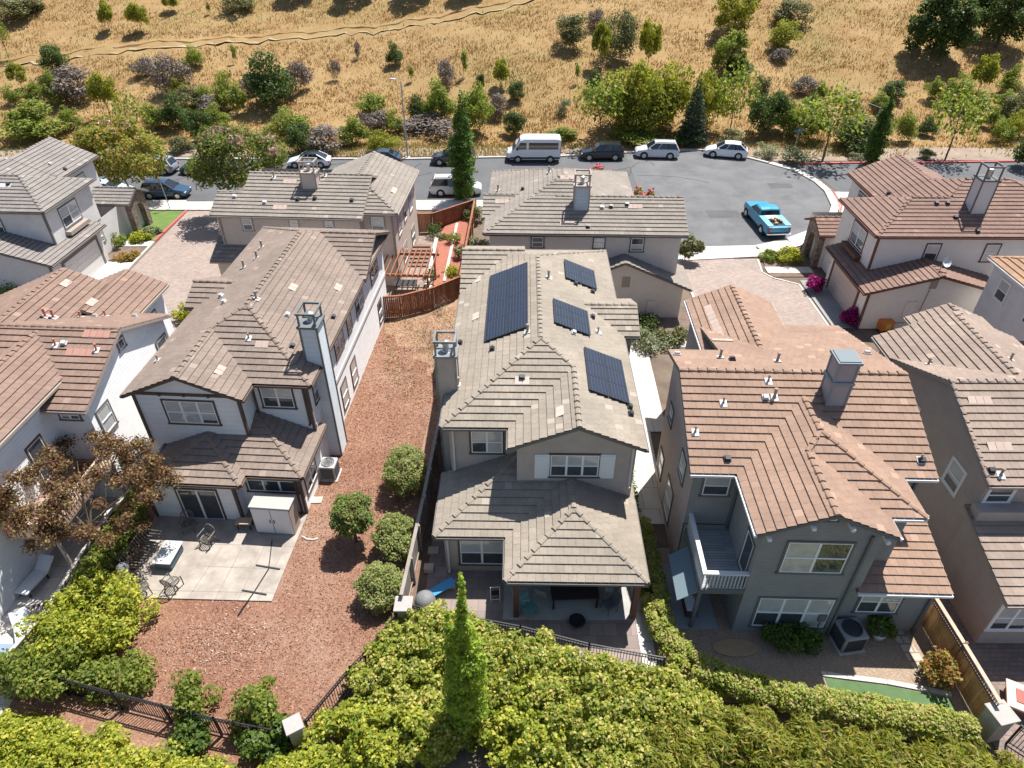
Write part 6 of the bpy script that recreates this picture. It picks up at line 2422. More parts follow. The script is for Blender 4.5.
L_scrub = leaf_mat('leaf_scrub', (.20, .195, .075), (.13, .14, .055), transl=.15, isl=.3)
L_dead = leaf_mat('twig_grey', (.17, .135, .115), (.22, .18, .145), transl=.05, isl=.3, hue=.0)
L_orange = leaf_mat('leaf_orange', (.33, .25, .07), (.26, .22, .06), c3=((.40, .19, .08), .2))
L_sage = leaf_mat('leaf_sage', (.22, .24, .13), (.16, .2, .09), transl=.2)
M_bark = mat('bark_brown', (.16, .115, .085), (.10, .075, .055), nscale=9, bump=.6, bscale=20)
M_barkp = mat('bark_pale', (.34, .29, .24), (.22, .19, .16), nscale=7, bump=.4, bscale=20)


def leaves(name, clumps, n, size, m, parent=None, up=.25, surf=.75, long=1.6, droop=0.0, seed=0, floor=0.02, stalk=None):
    """cloud of folded leaf faces; clumps = (x, y, z, rx, ry, rz)"""
    g = np.random.default_rng(seed + len(clumps) * 7 + n)
    C = np.array(clumps, float)
    vol = (C[:, 3] * C[:, 4] * C[:, 5]) ** .72
    k = g.choice(len(C), n, p=vol / vol.sum())
    d = g.normal(size=(n, 3))
    d /= np.linalg.norm(d, axis=1)[:, None]
    r = (surf + (1 - surf) * g.random(n)) * np.where(g.random(n) < .3, g.random(n) ** .4, 1) * (1 + .10 * g.normal(size=n))
    P = C[k, :3] + d * C[k, 3:] * r[:, None]
    P[:, 2] = np.maximum(P[:, 2], floor)
    nrm = d * .6 + g.normal(size=(n, 3)) * .55 + np.array([0, 0, up * 2])
    nrm /= np.linalg.norm(nrm, axis=1)[:, None]
    t = g.normal(size=(n, 3)) + d * .7
    if stalk is not None:
        t = g.normal(size=(n, 3)) * .45 + np.array(stalk)
    t[:, 2] -= droop
    t -= nrm * (t * nrm).sum(1)[:, None]
    t /= np.linalg.norm(t, axis=1)[:, None]
    b = np.cross(nrm, t)
    s = size * g.uniform(.65, 1.35, n)[:, None]
    w = s / long
    fold = nrm * (w * g.uniform(.05, .35, n)[:, None])
    V = np.stack([P - t * s * .5, P + b * w * .5 + fold, P + t * s * .5, P - b * w * .5 + fold], 1).reshape(-1, 3)
    me = bpy.data.meshes.new(name)
    me.vertices.add(len(V))
    me.vertices.foreach_set('co', V.ravel())
    F = np.arange(4 * n)
    me.loops.add(4 * n)
    me.loops.foreach_set('vertex_index', F)
    me.polygons.add(n)
    me.polygons.foreach_set('loop_start', np.arange(0, 4 * n, 4))
    me.update()
    ms = m if isinstance(m, (list, tuple)) else [m]
    for q in ms:
        me.materials.append(q)
    if len(ms) > 1:
        me.polygons.foreach_set('material_index', (P[:, 2] > 1e9).astype(int))
    o = bpy.data.objects.new(name, me)
    COL.objects.link(o)
    if parent is not None:
        o.parent = parent
    return o, P, k


def lumpy(rx, ry, rz, zc, n, rr, seed=0, low=-.6, jag=0.0):
    """n leaf clumps spread over the skin of an ellipsoid plus a core"""
    g = random.Random(seed)
    out = []
    for i in range(n):
        while True:
            v = Vector((g.gauss(0, 1), g.gauss(0, 1), g.gauss(0, 1))).normalized()
            if v.z > low:
                break
        q = g.uniform(.72 - jag * .5, .98 + jag)
        s = g.uniform(.7, 1.3) * rr
        out.append((v.x * rx * q, v.y * ry * q, zc + v.z * rz * q, s, s, s * .85))
    out.append((0, 0, zc, rx * .7, ry * .7, rz * .7))
    return out


def bush(label, x, y, rx, ry, hgt, m, n=2500, leaf=.16, nc=22, rr=.42, name='bush', cat='bush', group=None, z=0.0, seed=0, jag=0.0, **k):
    cl = lumpy(rx, ry, hgt * .5, hgt * .48, nc, rr, seed, jag=jag)
    if jag:
        gg = random.Random(seed + 5)
        for q in range(int(9 * rx * ry)):
            a, d = gg.uniform(0, 6.28), math.sqrt(gg.random()) * .85
            x0, y0 = rx * d * math.cos(a), ry * d * math.sin(a)
            zt = hgt * (.48 + .5 * math.sqrt(max(0, 1 - d * d)))
            for w in range(3):
                cl.append((x0 + gg.uniform(-.04, .04), y0 + gg.uniform(-.04, .04), zt + w * .13, .11, .11, .12))
    gl = random.Random(seed + 77)
    sx, sy = gl.uniform(-.16, .16), gl.uniform(-.16, .16)
    cl = [(a + sx * c_ + .06 * rx * math.sin(3 * math.atan2(b_, a) + seed), b_ + sy * c_, c_ * (1 + .07 * math.sin(2 * math.atan2(b_, a) + seed)), d, e, f) for a, b_, c_, d, e, f in cl]
    o, _, _ = leaves(name, cl, n, leaf, m, seed=seed, **k)
    o.location = (x, y, z)
    return tag(o, label, cat, group)


def limbs(h, r, spread, n, seed, m, root, lean=(0, 0), name='trunk', fork=.35):
    g = random.Random(seed)
    b = MB()
    pts = [Vector((0, 0, -.1))]
    for i in range(1, 5):
        pts.append(Vector((lean[0] * i / 4 + g.uniform(-.03, .03) * h * .3, lean[1] * i / 4 + g.uniform(-.03, .03) * h * .3, h * fork * i / 4)))
    for i in range(4):
        b.tube(pts[i], pts[i + 1], r * (1 - .1 * i), r * (1 - .1 * (i + 1)), 7)
    top = pts[-1]
    for i in range(n):
        a = 2 * math.pi * (i + g.random() * .6) / n
        e = top + Vector((math.cos(a) * spread * g.uniform(.5, .9), math.sin(a) * spread * g.uniform(.5, .9), h * (1 - fork) * g.uniform(.5, .85)))
        mid = top.lerp(e, .45) + Vector((0, 0, h * .06))
        b.tube(top, mid, r * .55, r * .36, 6)
        b.tube(mid, e, r * .36, r * .1, 5)
        for q in range(2):
            e2 = mid + Vector((g.uniform(-.5, .5) * spread, g.uniform(-.5, .5) * spread, h * .25 * g.random() + .05 * h))
            b.tube(mid, e2, r * .25, r * .07, 4)
    return b.build(name, m, root)


# ---------------------------------------------------------------- hillside kinds (unit size, about 1 m across and 1 m tall)
def k_tree(seed, m, cw=.44, ch=.37, zc=.64, leaf=.065, n=4200, nc=22, bark=M_bark):
    root = empty('young_tree')
    limbs(.9, .018, .3, 4, seed, bark, root, fork=.42)
    leaves('crown', lumpy(cw, cw, ch, zc, nc, .17, seed), n, leaf, m, root, seed=seed)
    return root


def k_bush(seed, m, n=4200, leaf=.06, nc=22, name='hillside_shrub', rr=.2, low=-.3, hz=.5):
    o, _, _ = leaves(name, lumpy(.46, .42, hz, hz * .9, nc, rr, seed, low, jag=.2), n, leaf, m, seed=seed)
    return o


def k_twig(seed, m=L_dead, n=900):
    o, _, _ = leaves('dry_shrub', lumpy(.45, .42, .46, .42, 12, .2, seed, -.3), n, .17, m, seed=seed, long=7.0, up=.0, stalk=(0, 0, .8))
    return o


def k_grey(seed):
    o, _, _ = leaves('grey_scrub', lumpy(.46, .42, .48, .42, 13, .2, seed, -.3), 3200, .065, [L_dead], seed=seed, long=2.6)
    return o


KIND = {
    'bright': [k_tree(s_, L_hlime) for s_ in (1, 2, 3)],
    'tree': [k_tree(s_, L_mid, n=700) for s_ in (4, 5)],
    'sapling': [k_tree(s_, L_mid, cw=.2, ch=.42, zc=.58, leaf=.09, n=500, nc=8) for s_ in (6, 7)],
    'green': [k_bush(s_, L_mid) for s_ in (8, 9, 10)],
    'dark': [k_bush(s_, L_dark, n=4600) for s_ in (11, 12)],
    'lime': [k_bush(s_, L_hlime, n=4600) for s_ in (13, 14)],
    'scrub': [k_bush(s_, L_scrub) for s_ in (15, 16, 17)],
    'dead': [k_grey(s_) for s_ in (18, 19)],
    'twig': [k_twig(s_) for s_ in (20, 21)],
    'sage': [k_bush(s_, L_sage, n=1800, nc=10) for s_ in (22, 23)],
}
USED = {k: 0 for k in KIND}
HN = {'bright': ('young_tree', 'tree'), 'tree': ('young_tree', 'tree'), 'sapling': ('sapling', 'tree'), 'green': ('hillside_shrub', 'shrub'), 'dark': ('evergreen_shrub', 'shrub'),
      'lime': ('hillside_shrub', 'shrub'), 'scrub': ('scrub_bush', 'shrub'), 'dead': ('dry_shrub', 'shrub'), 'twig': ('dry_shrub', 'shrub'), 'sage': ('sage_bush', 'shrub')}
FRESH = {k: list(v) for k, v in KIND.items()}


def hill(kind, px, py, wpx, hpx, label):
    """px, py = foot of the plant on the slope"""
    p = H(px, py)
    dep = p.y * _c - (p.z - CAMZ) * _s
    f = (1.15 if py > 112 else 1.0) if kind not in ('sapling', 'twig') else 1.0
    wm, hm = f * wpx / FPX * dep, f * hpx / FPX * dep * 1.05
    i = USED[kind]
    USED[kind] += 1
    if FRESH[kind]:
        o = FRESH[kind].pop(0)
    else:
        o = copy_tree(KIND[kind][i % len(KIND[kind])])
    tree = kind in ('bright', 'tree', 'sapling')
    back = 0 if tree else wm * .3
    y = p.y + back
    o.location = (p.x, y, hill_z(p.x, y) - .03 - (0 if tree else hm * .04))
    o.scale = (wm / .95, wm / .95, hm)
    o.rotation_euler = (0, 0, random.uniform(0, 6.28))
    nm, cat = HN[kind]
    o.name = nm
    return tag(o, label, cat, 'trees on the hillside' if tree else 'shrubs on the hillside')


for row in (
    # upper left
    ('tree', 10, 60, 16, 36, 'dark young tree leaning at the left edge above the trail'),
    ('bright', 110, 31, 15, 24, 'small bright tree, left one of the pair near the top above the trail'),
    ('bright', 142, 33, 18, 25, 'small bright tree, right one of the pair near the top above the trail'),
    ('bright', 172, 12, 14, 16, 'small bright tree cut by the top edge, right of the pair'),
    ('sapling', 210, 15, 7, 12, 'tiny sapling standing alone near the top edge above the trail'),
    ('scrub', 236, 17, 26, 20, 'dark round scrub bush at the top edge left of the tree shadows'),
    ('scrub', 10, 26, 34, 18, 'wide low scrub in the top left corner'),
    ('scrub', 30, 17, 22, 16, 'smaller scrub just right of the top left corner clump'),
    ('dark', 53, 78, 24, 26, 'dark green shrub at the upper end of the grey thicket on the left'),
    ('dead', 70, 106, 48, 32, 'large grey leafless thicket on the left slope'),
    ('green', 55, 110, 20, 30, 'green shrub growing up through the left grey thicket'),
    ('green', 36, 104, 17, 18, 'green shrub at the left foot of the grey thicket'),
    ('bright', 23, 90, 17, 22, 'yellow-green young tree left of the grey thicket'),
    ('green', 15, 106, 17, 16, 'dark green low shrub near the left edge with its shadow'),
    ('bright', 111, 118, 20, 34, 'leaning yellow-green young tree right of the left grey thicket'),
    ('green', 30, 144, 52, 26, 'broad yellow-green bush mass above the grey roof on the left'),
    ('green', 70, 132, 17, 18, 'bright green round shrub right of the broad yellow-green mass'),
    ('dead', 147, 82, 26, 22, 'pale grey dry shrub under the trail in the left half'),
    ('dead', 173, 98, 36, 36, 'purple-grey dry shrub with a green one at its foot'),
    ('lime', 178, 98, 16, 16, 'small bright shrub at the foot of the purple-grey dry shrub'),
    ('green', 193, 70, 18, 18, 'green shrub just below the trail above the purple-grey dry shrub'),
    ('sapling', 236, 64, 10, 18, 'thin bare sapling below the trail at the left'),
    ('tree', 140, 148, 28, 42, 'upright green young tree just above the parked estate car'),
    ('green', 154, 131, 20, 18, 'low green shrub right of the upright young tree'),
    ('dark', 176, 132, 24, 24, 'dark shrub in the verge thicket left of the pink-flowered tree'),
    ('scrub', 187, 114, 22, 18, 'scrubby olive bush on the upper side of the verge thicket'),
    ('green', 206, 108, 20, 18, 'green bush at the top of the thicket behind the pink-flowered tree'),
    ('dead', 215, 116, 28, 16, 'flat grey dry bush behind the pink-flowered tree'),
    ('green', 233, 116, 24, 30, 'tall green bush between the flat grey bush and the dense round one'),
    ('dead', 251, 96, 20, 20, 'grey dry bush left of the dense round green bush'),
    ('dark', 199, 146, 20, 28, 'dark upright shrub directly left of the pink-flowered tree'),
    ('green', 217, 132, 22, 18, 'green bush showing over the top of the pink-flowered tree'),
    ('green', 155, 157, 17, 14, 'small green shrub on the verge above the estate car'),
    ('scrub', 180, 154, 18, 12, 'straw-coloured scrub on the verge above the navy sedan'),
    # upper middle
    ('dark', 270, 114, 38, 38, 'dense round dark green bush left of the straight street lamp'),
    ('dead', 298, 94, 24, 34, 'tall grey dry shrub against the dense round green bush'),
    ('green', 286, 140, 30, 22, 'spreading green bush below the dense round dark one'),
    ('dark', 298, 156, 22, 26, 'dark drooping shrub above the white sedan'),
    ('dead', 322, 154, 38, 22, 'purple-grey dry thicket on the verge right of the white sedan'),
    ('green', 352, 149, 24, 22, 'yellowish green bush between the grey thicket and the lamp'),
    ('dead', 374, 134, 26, 20, 'grey dry bush under a green one left of the lamp'),
    ('green', 371, 120, 24, 18, 'green bush crowning the grey dry one left of the lamp'),
    ('lime', 384, 156, 22, 18, 'bright green bush on the verge just left of the lamp foot'),
    ('green', 396, 136, 16, 18, 'small green bush touching the lamp pole'),
    ('twig', 335, 82, 12, 22, 'bare twiggy sapling on the open slope left of the lamp'),
    ('twig', 358, 60, 8, 16, 'tiny bare sapling on the open slope under the trail'),
    ('dark', 394, 68, 15, 18, 'small dark bush alone on the slope above the lamp'),
    ('sapling', 412, 82, 9, 16, 'small dark sapling right above the lamp head'),
    ('dead', 445, 88, 20, 24, 'grey-green dry bush alone on the slope above the poplar'),
    ('sapling', 464, 78, 12, 26, 'thin bright sapling above the poplar'),
    ('dark', 481, 91, 8, 14, 'small dark pointed shrub right of the poplar top'),
    ('bright', 501, 88, 16, 24, 'yellow-green young tree above the left end of the white van'),
    ('dark', 418, 126, 18, 20, 'round dark shrub right of the lamp'),
    ('green', 437, 128, 26, 32, 'large green bush left of the poplar'),
    ('dead', 430, 140, 46, 18, 'low purple-grey thicket between the lamp and the poplar'),
    ('green', 476, 138, 28, 38, 'tall green bush right of the poplar'),
    ('dead', 498, 120, 20, 20, 'grey-green dry shrub between the poplar and the van'),
    ('dark', 513, 139, 17, 20, 'round dark shrub above the white van nose'),
    # upper right middle
    ('scrub', 572, 50, 28, 28, 'olive scrub bush high on the slope above the van'),
    ('dead', 594, 32, 18, 22, 'dark grey dry shrub high above the first bright tree'),
    ('scrub', 617, 62, 30, 40, 'tall dark scrub between the two bright trees high on the slope'),
    ('bright', 600, 68, 18, 36, 'left of the two bright yellow trees high on the slope'),
    ('bright', 647, 71, 22, 42, 'right of the two bright yellow trees high on the slope'),
    ('dark', 594, 93, 15, 16, 'small dark shrub below the left bright yellow tree'),
    ('sapling', 577, 84, 10, 20, 'thin sapling below the olive scrub above the van'),
    ('dark', 517, 104, 16, 18, 'round dark shrub on open slope above the van front'),
    ('sage', 563, 119, 14, 14, 'small pale sage bush above the van rear'),
    ('tree', 599, 145, 46, 52, 'green young tree on the verge above the black SUV'),
    ('lime', 622, 138, 38, 46, 'yellow bush at the left end of the mass above the silver SUV'),
    ('lime', 647, 140, 40, 54, 'tallest yellow bush in the mass above the silver SUV'),
    ('lime', 668, 136, 34, 48, 'yellow bush pressed against the dark conifer from the left'),
    ('lime', 707, 135, 28, 44, 'yellow-green bush against the right side of the dark conifer'),
    ('tree', 728, 140, 34, 58, 'slim yellow-green tree above the white crossover'),
    ('dark', 738, 80, 30, 14, 'low dark scrub under the big round yellow-green tree'),
    ('scrub', 759, 104, 16, 22, 'grey-green scrub right of the slim yellow-green tree'),
    ('dark', 760, 138, 24, 32, 'dark bush right of the white crossover on the verge'),
    ('dark', 690, 147, 26, 14, 'dark undergrowth at the foot of the conifer'),
    ('green', 640, 147, 40, 12, 'dark green undergrowth under the yellow bush mass'),
    # upper right
    ('scrub', 793, 30, 30, 22, 'thin grey scrub near the top right of the round yellow tree'),
    ('lime', 783, 52, 26, 22, 'yellow-green bush below the thin grey scrub at upper right'),
    ('dead', 780, 64, 18, 12, 'flat grey dry shrub under the yellow-green bush at upper right'),
    ('dead', 807, 100, 24, 22, 'dark grey dry bush above the blue street sign'),
    ('green', 818, 106, 16, 18, 'small green shrub touching the dark grey dry bush above the street sign'),
    ('dark', 773, 134, 20, 32, 'dark tall bush left of the blue street sign'),
    ('green', 787, 138, 20, 22, 'green bush right beside the blue street sign'),
    ('green', 809, 144, 32, 32, 'large green bush right of the blue street sign'),
    ('tree', 822, 161, 56, 58, 'spreading yellow-green tree beside the red kerb'),
    ('dark', 858, 154, 38, 24, 'dark bush in the shade behind the curved street lamp'),
    ('dark', 895, 104, 22, 18, 'dark bush above the right columnar tree top'),
    ('green', 880, 112, 20, 14, 'small green bush left of the right columnar tree top'),
    ('green', 932, 103, 16, 20, 'small green bush below the big oak on the right'),
    ('green', 955, 108, 26, 26, 'round green bush left of the bright right-hand tree'),
    ('bright', 977, 93, 22, 32, 'bright yellow young tree below the two big oaks'),
    ('green', 1008, 100, 20, 26, 'dark-footed green bush at far right below the oaks'),
    ('scrub', 1021, 108, 14, 18, 'scrub cut by the right edge below the oaks'),
    ('tree', 945, 160, 44, 56, 'spreading yellow-green young tree above the reddish roof'),
    ('green', 903, 144, 18, 24, 'thin green bush right of the right columnar tree'),
    ('dark', 927, 138, 15, 14, 'small dark bush left of the spreading tree above the reddish roof'),
    ('green', 974, 118, 20, 18, 'pale green bush right of the spreading tree above the reddish roof'),
    ('green', 993, 131, 15, 16, 'small green bush right of centre in the far right thicket'),
    ('green', 1005, 114, 18, 16, 'topmost green bush of the far right thicket'),
    ('scrub', 1014, 126, 20, 20, 'olive bush in the middle of the far right thicket'),
    ('green', 1004, 145, 17, 18, 'lowest green bush of the far right thicket'),
    ('lime', 1019, 140, 18, 20, 'yellow-green bush of the far right thicket at the edge'),
    ('sage', 857, 161, 11, 8, 'tiny sage tuft on the verge beside the curved lamp'),
    ('dark', 928, 160, 11, 8, 'tiny dark tuft on the verge right of the columnar tree'),
    ('sage', 735, 150, 24, 14, 'pale sage clump on the kerb left of the white crossover'),
    ('sage', 769, 158, 20, 12, 'pale sage clump on the kerb right of the white crossover'),
    ('sage', 792, 165, 26, 14, 'largest pale sage clump beside the kerb tip'),
    ('green', 561, 144, 26, 10, 'low olive growth on the verge behind the white van'),
    ('scrub', 460, 150, 16, 12, 'small scrub on the verge between the poplar and the grey off-road car'),
):
    hill(*row)


def big_oak(px, py, wpx, hpx, label, m=L_dark, seed=0, n=5200, nm='oak_tree', leaf=.42, xyz=None):
    p = xyz or H(px, py)
    dep = p.y * _c - (p.z - CAMZ) * _s
    wm, hm = wpx / FPX * dep, hpx / FPX * dep * 1.08
    y = p.y + wm * .25
    root = empty(nm, (p.x, y, hill_z(p.x, y) - .1), seed, label, 'tree', 'trees on the hillside')
    limbs(hm * .8, .02 * hm + .08, wm * .35, 6, seed, M_bark, root)
    leaves('crown', lumpy(wm * .47, wm * .45, hm * .5, hm * .45, 60, wm * .10, seed, -.6), n * 2, leaf, m, root, seed=seed)
    return root


big_oak(938, 66, 62, 60, 'big round dark oak, left one of the two at upper right', seed=31)
big_oak(1004, 56, 70, 66, 'bigger dark oak cut by the right edge, right one of the two', seed=32)
big_oak(735, 42, 46, 46, 'round yellow-green tree at the top right of the middle with a dark shadow', L_hlime, 33, 3000, 'round_tree', .3)
big_oak(729, 78, 36, 38, 'smaller yellow-green round tree below the big round one', L_mid, 34, 1800, 'round_tree', .3)
for i, (px, sh) in enumerate(((292, 36), (350, 44), (408, 40), (462, 28))):
    p = H(px, 1)
    y = p.y + 1.5
    q = Vector((p.x + 1.6, y, hill_z(p.x + 1.6, y)))
    root = empty('oak_tree', q, i, ('oak above the top edge casting the leftmost of four shadows', 'oak above the top edge casting the second shadow from the left', 'oak above the top edge casting the third shadow from the left', 'oak above the top edge casting the rightmost of four shadows')[i], 'tree', 'trees on the hillside')
    limbs(4.5, .2, 1.6, 5, 50 + i, M_bark, root)
    leaves('crown', lumpy(sh * .075, sh * .07, 2.2, 4.0, 30, .8, 50 + i, -.8), 4500, .4, L_dark, root, seed=50 + i)


def column_tree(label, x, y, z0, hgt, rad, m, n, leaf, seed, name='columnar_tree', tips=None, bark=M_barkp):
    root = empty(name, (x, y, z0), 0, label, 'tree')
    b = MB()
    b.tube((0, 0, -.1), (0, 0, hgt * .9), .09 + rad * .03, .02, 8)
    b.build('trunk', bark, root)
    cl = []
    g = random.Random(seed)
    k = int(hgt / .28)
    for i in range(k):
        t = i / (k - 1)
        r = rad * (math.sin(math.pi * min(1, (t * .9 + .12)) ** .75) * .8 + .18) * (1 if t < .75 else (1.08 - t) / .33 + .1)
        for j in range(3):
            a = g.uniform(0, 6.28)
            q = r * .5 * g.uniform(.6, 1.1)
            cl.append((q * math.cos(a), q * math.sin(a), .5 + t * (hgt - .6), r * .55, r * .55, .34))
    for tx, ty, th, tr in (tips or []):
        kk = int(th / .3)
        for i in range(kk):
            t = i / kk
            cl.append((tx, ty, .6 + t * th, tr * (1.05 - t * .75), tr * (1.05 - t * .75), .3))
    leaves('crown', cl, n, leaf, m, root, seed=seed, surf=.7)
    return root


column_tree('slender dark poplar on the near pavement beside the silver minivan', -4.7, 64.8, 0, 10.3, 1.6, L_darkpop, 8500, .22, 61, tips=[(-.5, 0, 8.6, .45), (.5, .1, 9.6, .4)])
column_tree('dark columnar tree leaning out beside the curved street lamp', 39.6, 74.9, 0, 8.0, 1.25, L_darkpop, 6500, .22, 62)
p = H(689, 142)
root = empty('conifer_tree', (p.x, p.y - .6, hill_z(p.x, p.y - .6)), 0, 'dark blue-green conifer among the yellow bushes above the silver SUV', 'tree', 'trees on the hillside')
b = MB()
b.tube((0, 0, -.1), (0, 0, 6.2), .14, .03, 8)
b.build('trunk', M_bark, root)
cl = []
for i in range(26):
    t = i / 25
    for j in range(4):
        a = j * 1.57 + i * .6
        r = 1.75 * (1 - t) + .15
        cl.append((r * .7 * math.cos(a), r * .7 * math.sin(a), .4 + t * 7.0, r * .45, r * .45, .25))
leaves('crown', cl, 7500, .22, leaf_mat('leaf_conifer', (.035, .06, .035), (.05, .075, .045), transl=.1), root, seed=63, long=2.5)


def flower_tree(label, x, y, rx, ry, zc, rz, seed, lm=None, nb=700):
    root = empty('crape_myrtle', (x, y, 0), 0, label, 'tree', 'flowering street trees')
    limbs(zc + rz * .6, .13, rx * .8, 6, seed, M_barkp, root, fork=.35)
    cl = lumpy(rx, ry, rz, zc, 46, rx * .24, seed, -.75)
    leaves('crown', cl, 12000, .27, lm or L_myrtle, root, seed=seed)
    top = [c_ for c_ in cl if c_[2] > zc + rz * .1][:14]
    leaves('blossom', [(a, b_, c_ + .2, d * .55, e * .55, f * .5) for a, b_, c_, d, e, f in top], nb, .22, L_flower, root, seed=seed)


flower_tree('crape myrtle with a few pink blossoms over the small lawn', -37.0, 64.0, 3.9, 3.2, 4.7, 2.9, 71)
flower_tree('larger crape myrtle with many pink blossoms at the alley corner', -24.6, 61.0, 4.4, 3.4, 5.3, 2.8, 72, leaf_mat('leaf_myrtle_green', (.17, .21, .045), (.10, .14, .035), c3=((.34, .20, .08), .10)), 1800)
# ---------------------------------------------------------------- near plants
bush('large lime-green shrub in the yard corner above the bottom-left iron fence', -17.75, 16.7, 2.1, 1.9, 2.1, L_lime, 17000, .14, 80, .45, 'large_shrub', 'shrub', seed=81, up=.6, jag=.12)
bush('bright green shrub hanging over the grey boundary fence at bottom left', -18.4, 14.6, 1.7, 1.3, 1.9, L_mid, 5200, .16, 30, .5, 'large_shrub', 'shrub', seed=82)
bush('low green shrub between the large lime shrub and the iron fence', -15.6, 14.6, 1.4, .9, 1.2, L_mid, 3200, .15, 22, .4, 'large_shrub', 'shrub', seed=83)


def hedge(label, pts, w_, h_, m, n, leaf, seed, name='hedge', rr=.34):
    g = random.Random(seed)
    cl = []
    c = Vector((*pts[0], 0))
    tot = 0
    for (x0, y0), (x1, y1) in zip(pts, pts[1:]):
        d = Vector((x1 - x0, y1 - y0, 0))
        L = d.length
        d.normalize()
        s_ = Vector((-d.y, d.x, 0))
        k = int(L / .22)
        for i in range(k):
            for j in range(7):
                a = g.uniform(-20, 200)
                o = Vector((x0, y0, 0)) + d * (L * (i + g.random()) / k) + s_ * (math.cos(R(a)) * (w_ / 2 - rr * .6)) + Vector((0, 0, h_ * .5 + math.sin(R(a)) * (h_ * .5 - rr * .6) if a > 0 and a < 180 else h_ * g.uniform(.15, .5))) - c
                q = rr * .7 * g.uniform(.7, 1.2)
                cl.append((o.x, o.y, o.z, q, q, q * .9))
    o, _, _ = leaves(name, cl, n, leaf, m, seed=seed, up=.5)
    o.location = c
    return tag(o, label, 'hedge')


hedge('clipped hedge running from the porch side along the slate house yard', [(6.15, 22.5), (6.3, 19.0), (6.3, 16.4), (7.2, 15.0), (9.5, 14.0), (12.0, 13.5), (14.6, 13.0), (17.0, 12.5)], 1.2, 1.25, L_hedge, 46000, .11, 84)
hedge('green hedge along the boundary fence under the bronze-leaved tree', [(-18.4, 24.3), (-18.55, 21.0), (-18.6, 18.6)], 1.2, 1.9, L_mid, 7000, .16, 85)
hedge('narrow strip of green shrubs in the side yard between the two middle houses', [(6.0, 29.5), (6.05, 26.0), (6.0, 23.2)], .8, 1.0, L_green, 2600, .15, 86)
bush('largest clipped shrub, upper one of the row along the grey fence', -5.45, 25.75, 1.05, 1.5, 2.2, L_clip, 13000, .10, 150, .22, 'clipped_shrub', 'shrub', 'clipped shrubs along the grey fence', seed=87, up=.6, surf=.88)
bush('middle clipped shrub of the row along the grey fence', -5.4, 21.35, .95, 1.2, 1.75, L_clip, 10000, .10, 130, .2, 'clipped_shrub', 'shrub', 'clipped shrubs along the grey fence', seed=88, up=.6, surf=.88)
bush('lowest clipped shrub of the row, nearest the pale corner pillar', -5.75, 18.7, .98, 1.15, 1.75, L_clip, 10000, .10, 130, .2, 'clipped_shrub', 'shrub', 'clipped shrubs along the grey fence', seed=89, up=.6, surf=.88)
root = empty('ball_tree', (-7.55, 21.9, 0), 0, 'ball-shaped clipped tree alone on the wood chips', 'tree')
b = MB()
b.tube((0, 0, -.05), (.03, 0, 1.2), .09, .06, 8)
for k in range(5):
    a = k * 1.26
    b.tube((.02, 0, .7), (.45 * math.cos(a), .45 * math.sin(a), 1.4), .04, .02, 5)
b.build('trunk', M_bark, root)
leaves('crown', [(x, y, z_, r1, r2, r3) for x, y, z_, r1, r2, r3 in lumpy(1.02, 1.02, .92, 1.95, 150, .21, 90, -.9)], 12000, .105, leaf_mat('leaf_ball', (.19, .25, .06), (.12, .18, .045), transl=.3, c3=((.38, .22, .09), .12)), root, seed=90, up=.6)
# sparse shrubs by the iron fence
for x, y, r_, h_, s_, lab in ((-12.2, 13.6, .7, 1.9, 91, 'loose upright shrub by the bottom-left iron fence, left of the dark one'), (-9.6, 13.3, 1.0, 1.8, 92, 'loose shrub by the iron fence just left of the square pillar'),
                              (-11.9, 12.3, .5, .9, 93, 'small dark shrub outside the bottom-left iron fence'), (-8.9, 12.0, .8, 1.3, 94, 'dark bushy shrub against the outside of the square pillar')):
    bush(lab, x, y, r_, r_, h_, L_mid if s_ in (91, 92) else L_green, 1300 if s_ == 91 else 2200, .17, 12, .36, 'fence_shrub', 'shrub', 'shrubs along the lower iron fence', seed=s_)
# the great bank of shrubs in the foreground
row = ((-3.6, 15.9, 1.6, 1.3, 2.2, L_lime2, 'shrub under the grey barbecue at the top left of the foreground bank'),
       (-4.6, 14.2, 1.5, 1.3, 1.9, L_lime2, 'shrub above the square pillar in the foreground bank'),
       (-5.0, 12.3, 1.7, 1.3, 1.8, L_lime, 'yellow shrub at the bottom left of the foreground bank beside the pillar'),
       (-3.0, 12.6, 1.3, 1.0, 1.6, L_lime2, 'shrub left of the dark hollow at the bottom of the bank'),
       (-1.6, 15.2, 1.3, 1.2, 2.1, L_lime2, 'shrub directly behind the slim columnar tree'),
       (.5, 14.6, 1.5, 1.4, 2.3, L_lime2, 'shrub right of the slim columnar tree in the bank'),
       (.9, 12.4, 1.5, 1.3, 2.0, L_lime, 'shrub at the bottom right of the slim columnar tree'),
       (2.7, 13.6, 1.6, 1.4, 2.2, L_lime2, 'shrub in the middle of the bank below the porch'),
       (4.6, 13.3, 1.5, 1.3, 1.9, L_lime2, 'shrub in the bank below the right porch post'),
       (3.2, 11.6, 1.7, 1.2, 1.8, L_lime2, 'shrub at the bottom edge below the middle of the porch'),
       (6.2, 12.9, 1.3, 1.1, 1.5, L_lime2, 'shrub at the right end of the bank touching the clipped hedge'))
for i, (x, y, rx, ry, h_, m, lab) in enumerate(row):
    bush(lab, x, y, rx * 1.18, ry * 1.15, h_ * .86, m, 12500, .135, 80, .36, 'bank_shrub', 'shrub', 'shrubs of the foreground bank', seed=100 + i, long=1.4, up=.7, jag=.22)
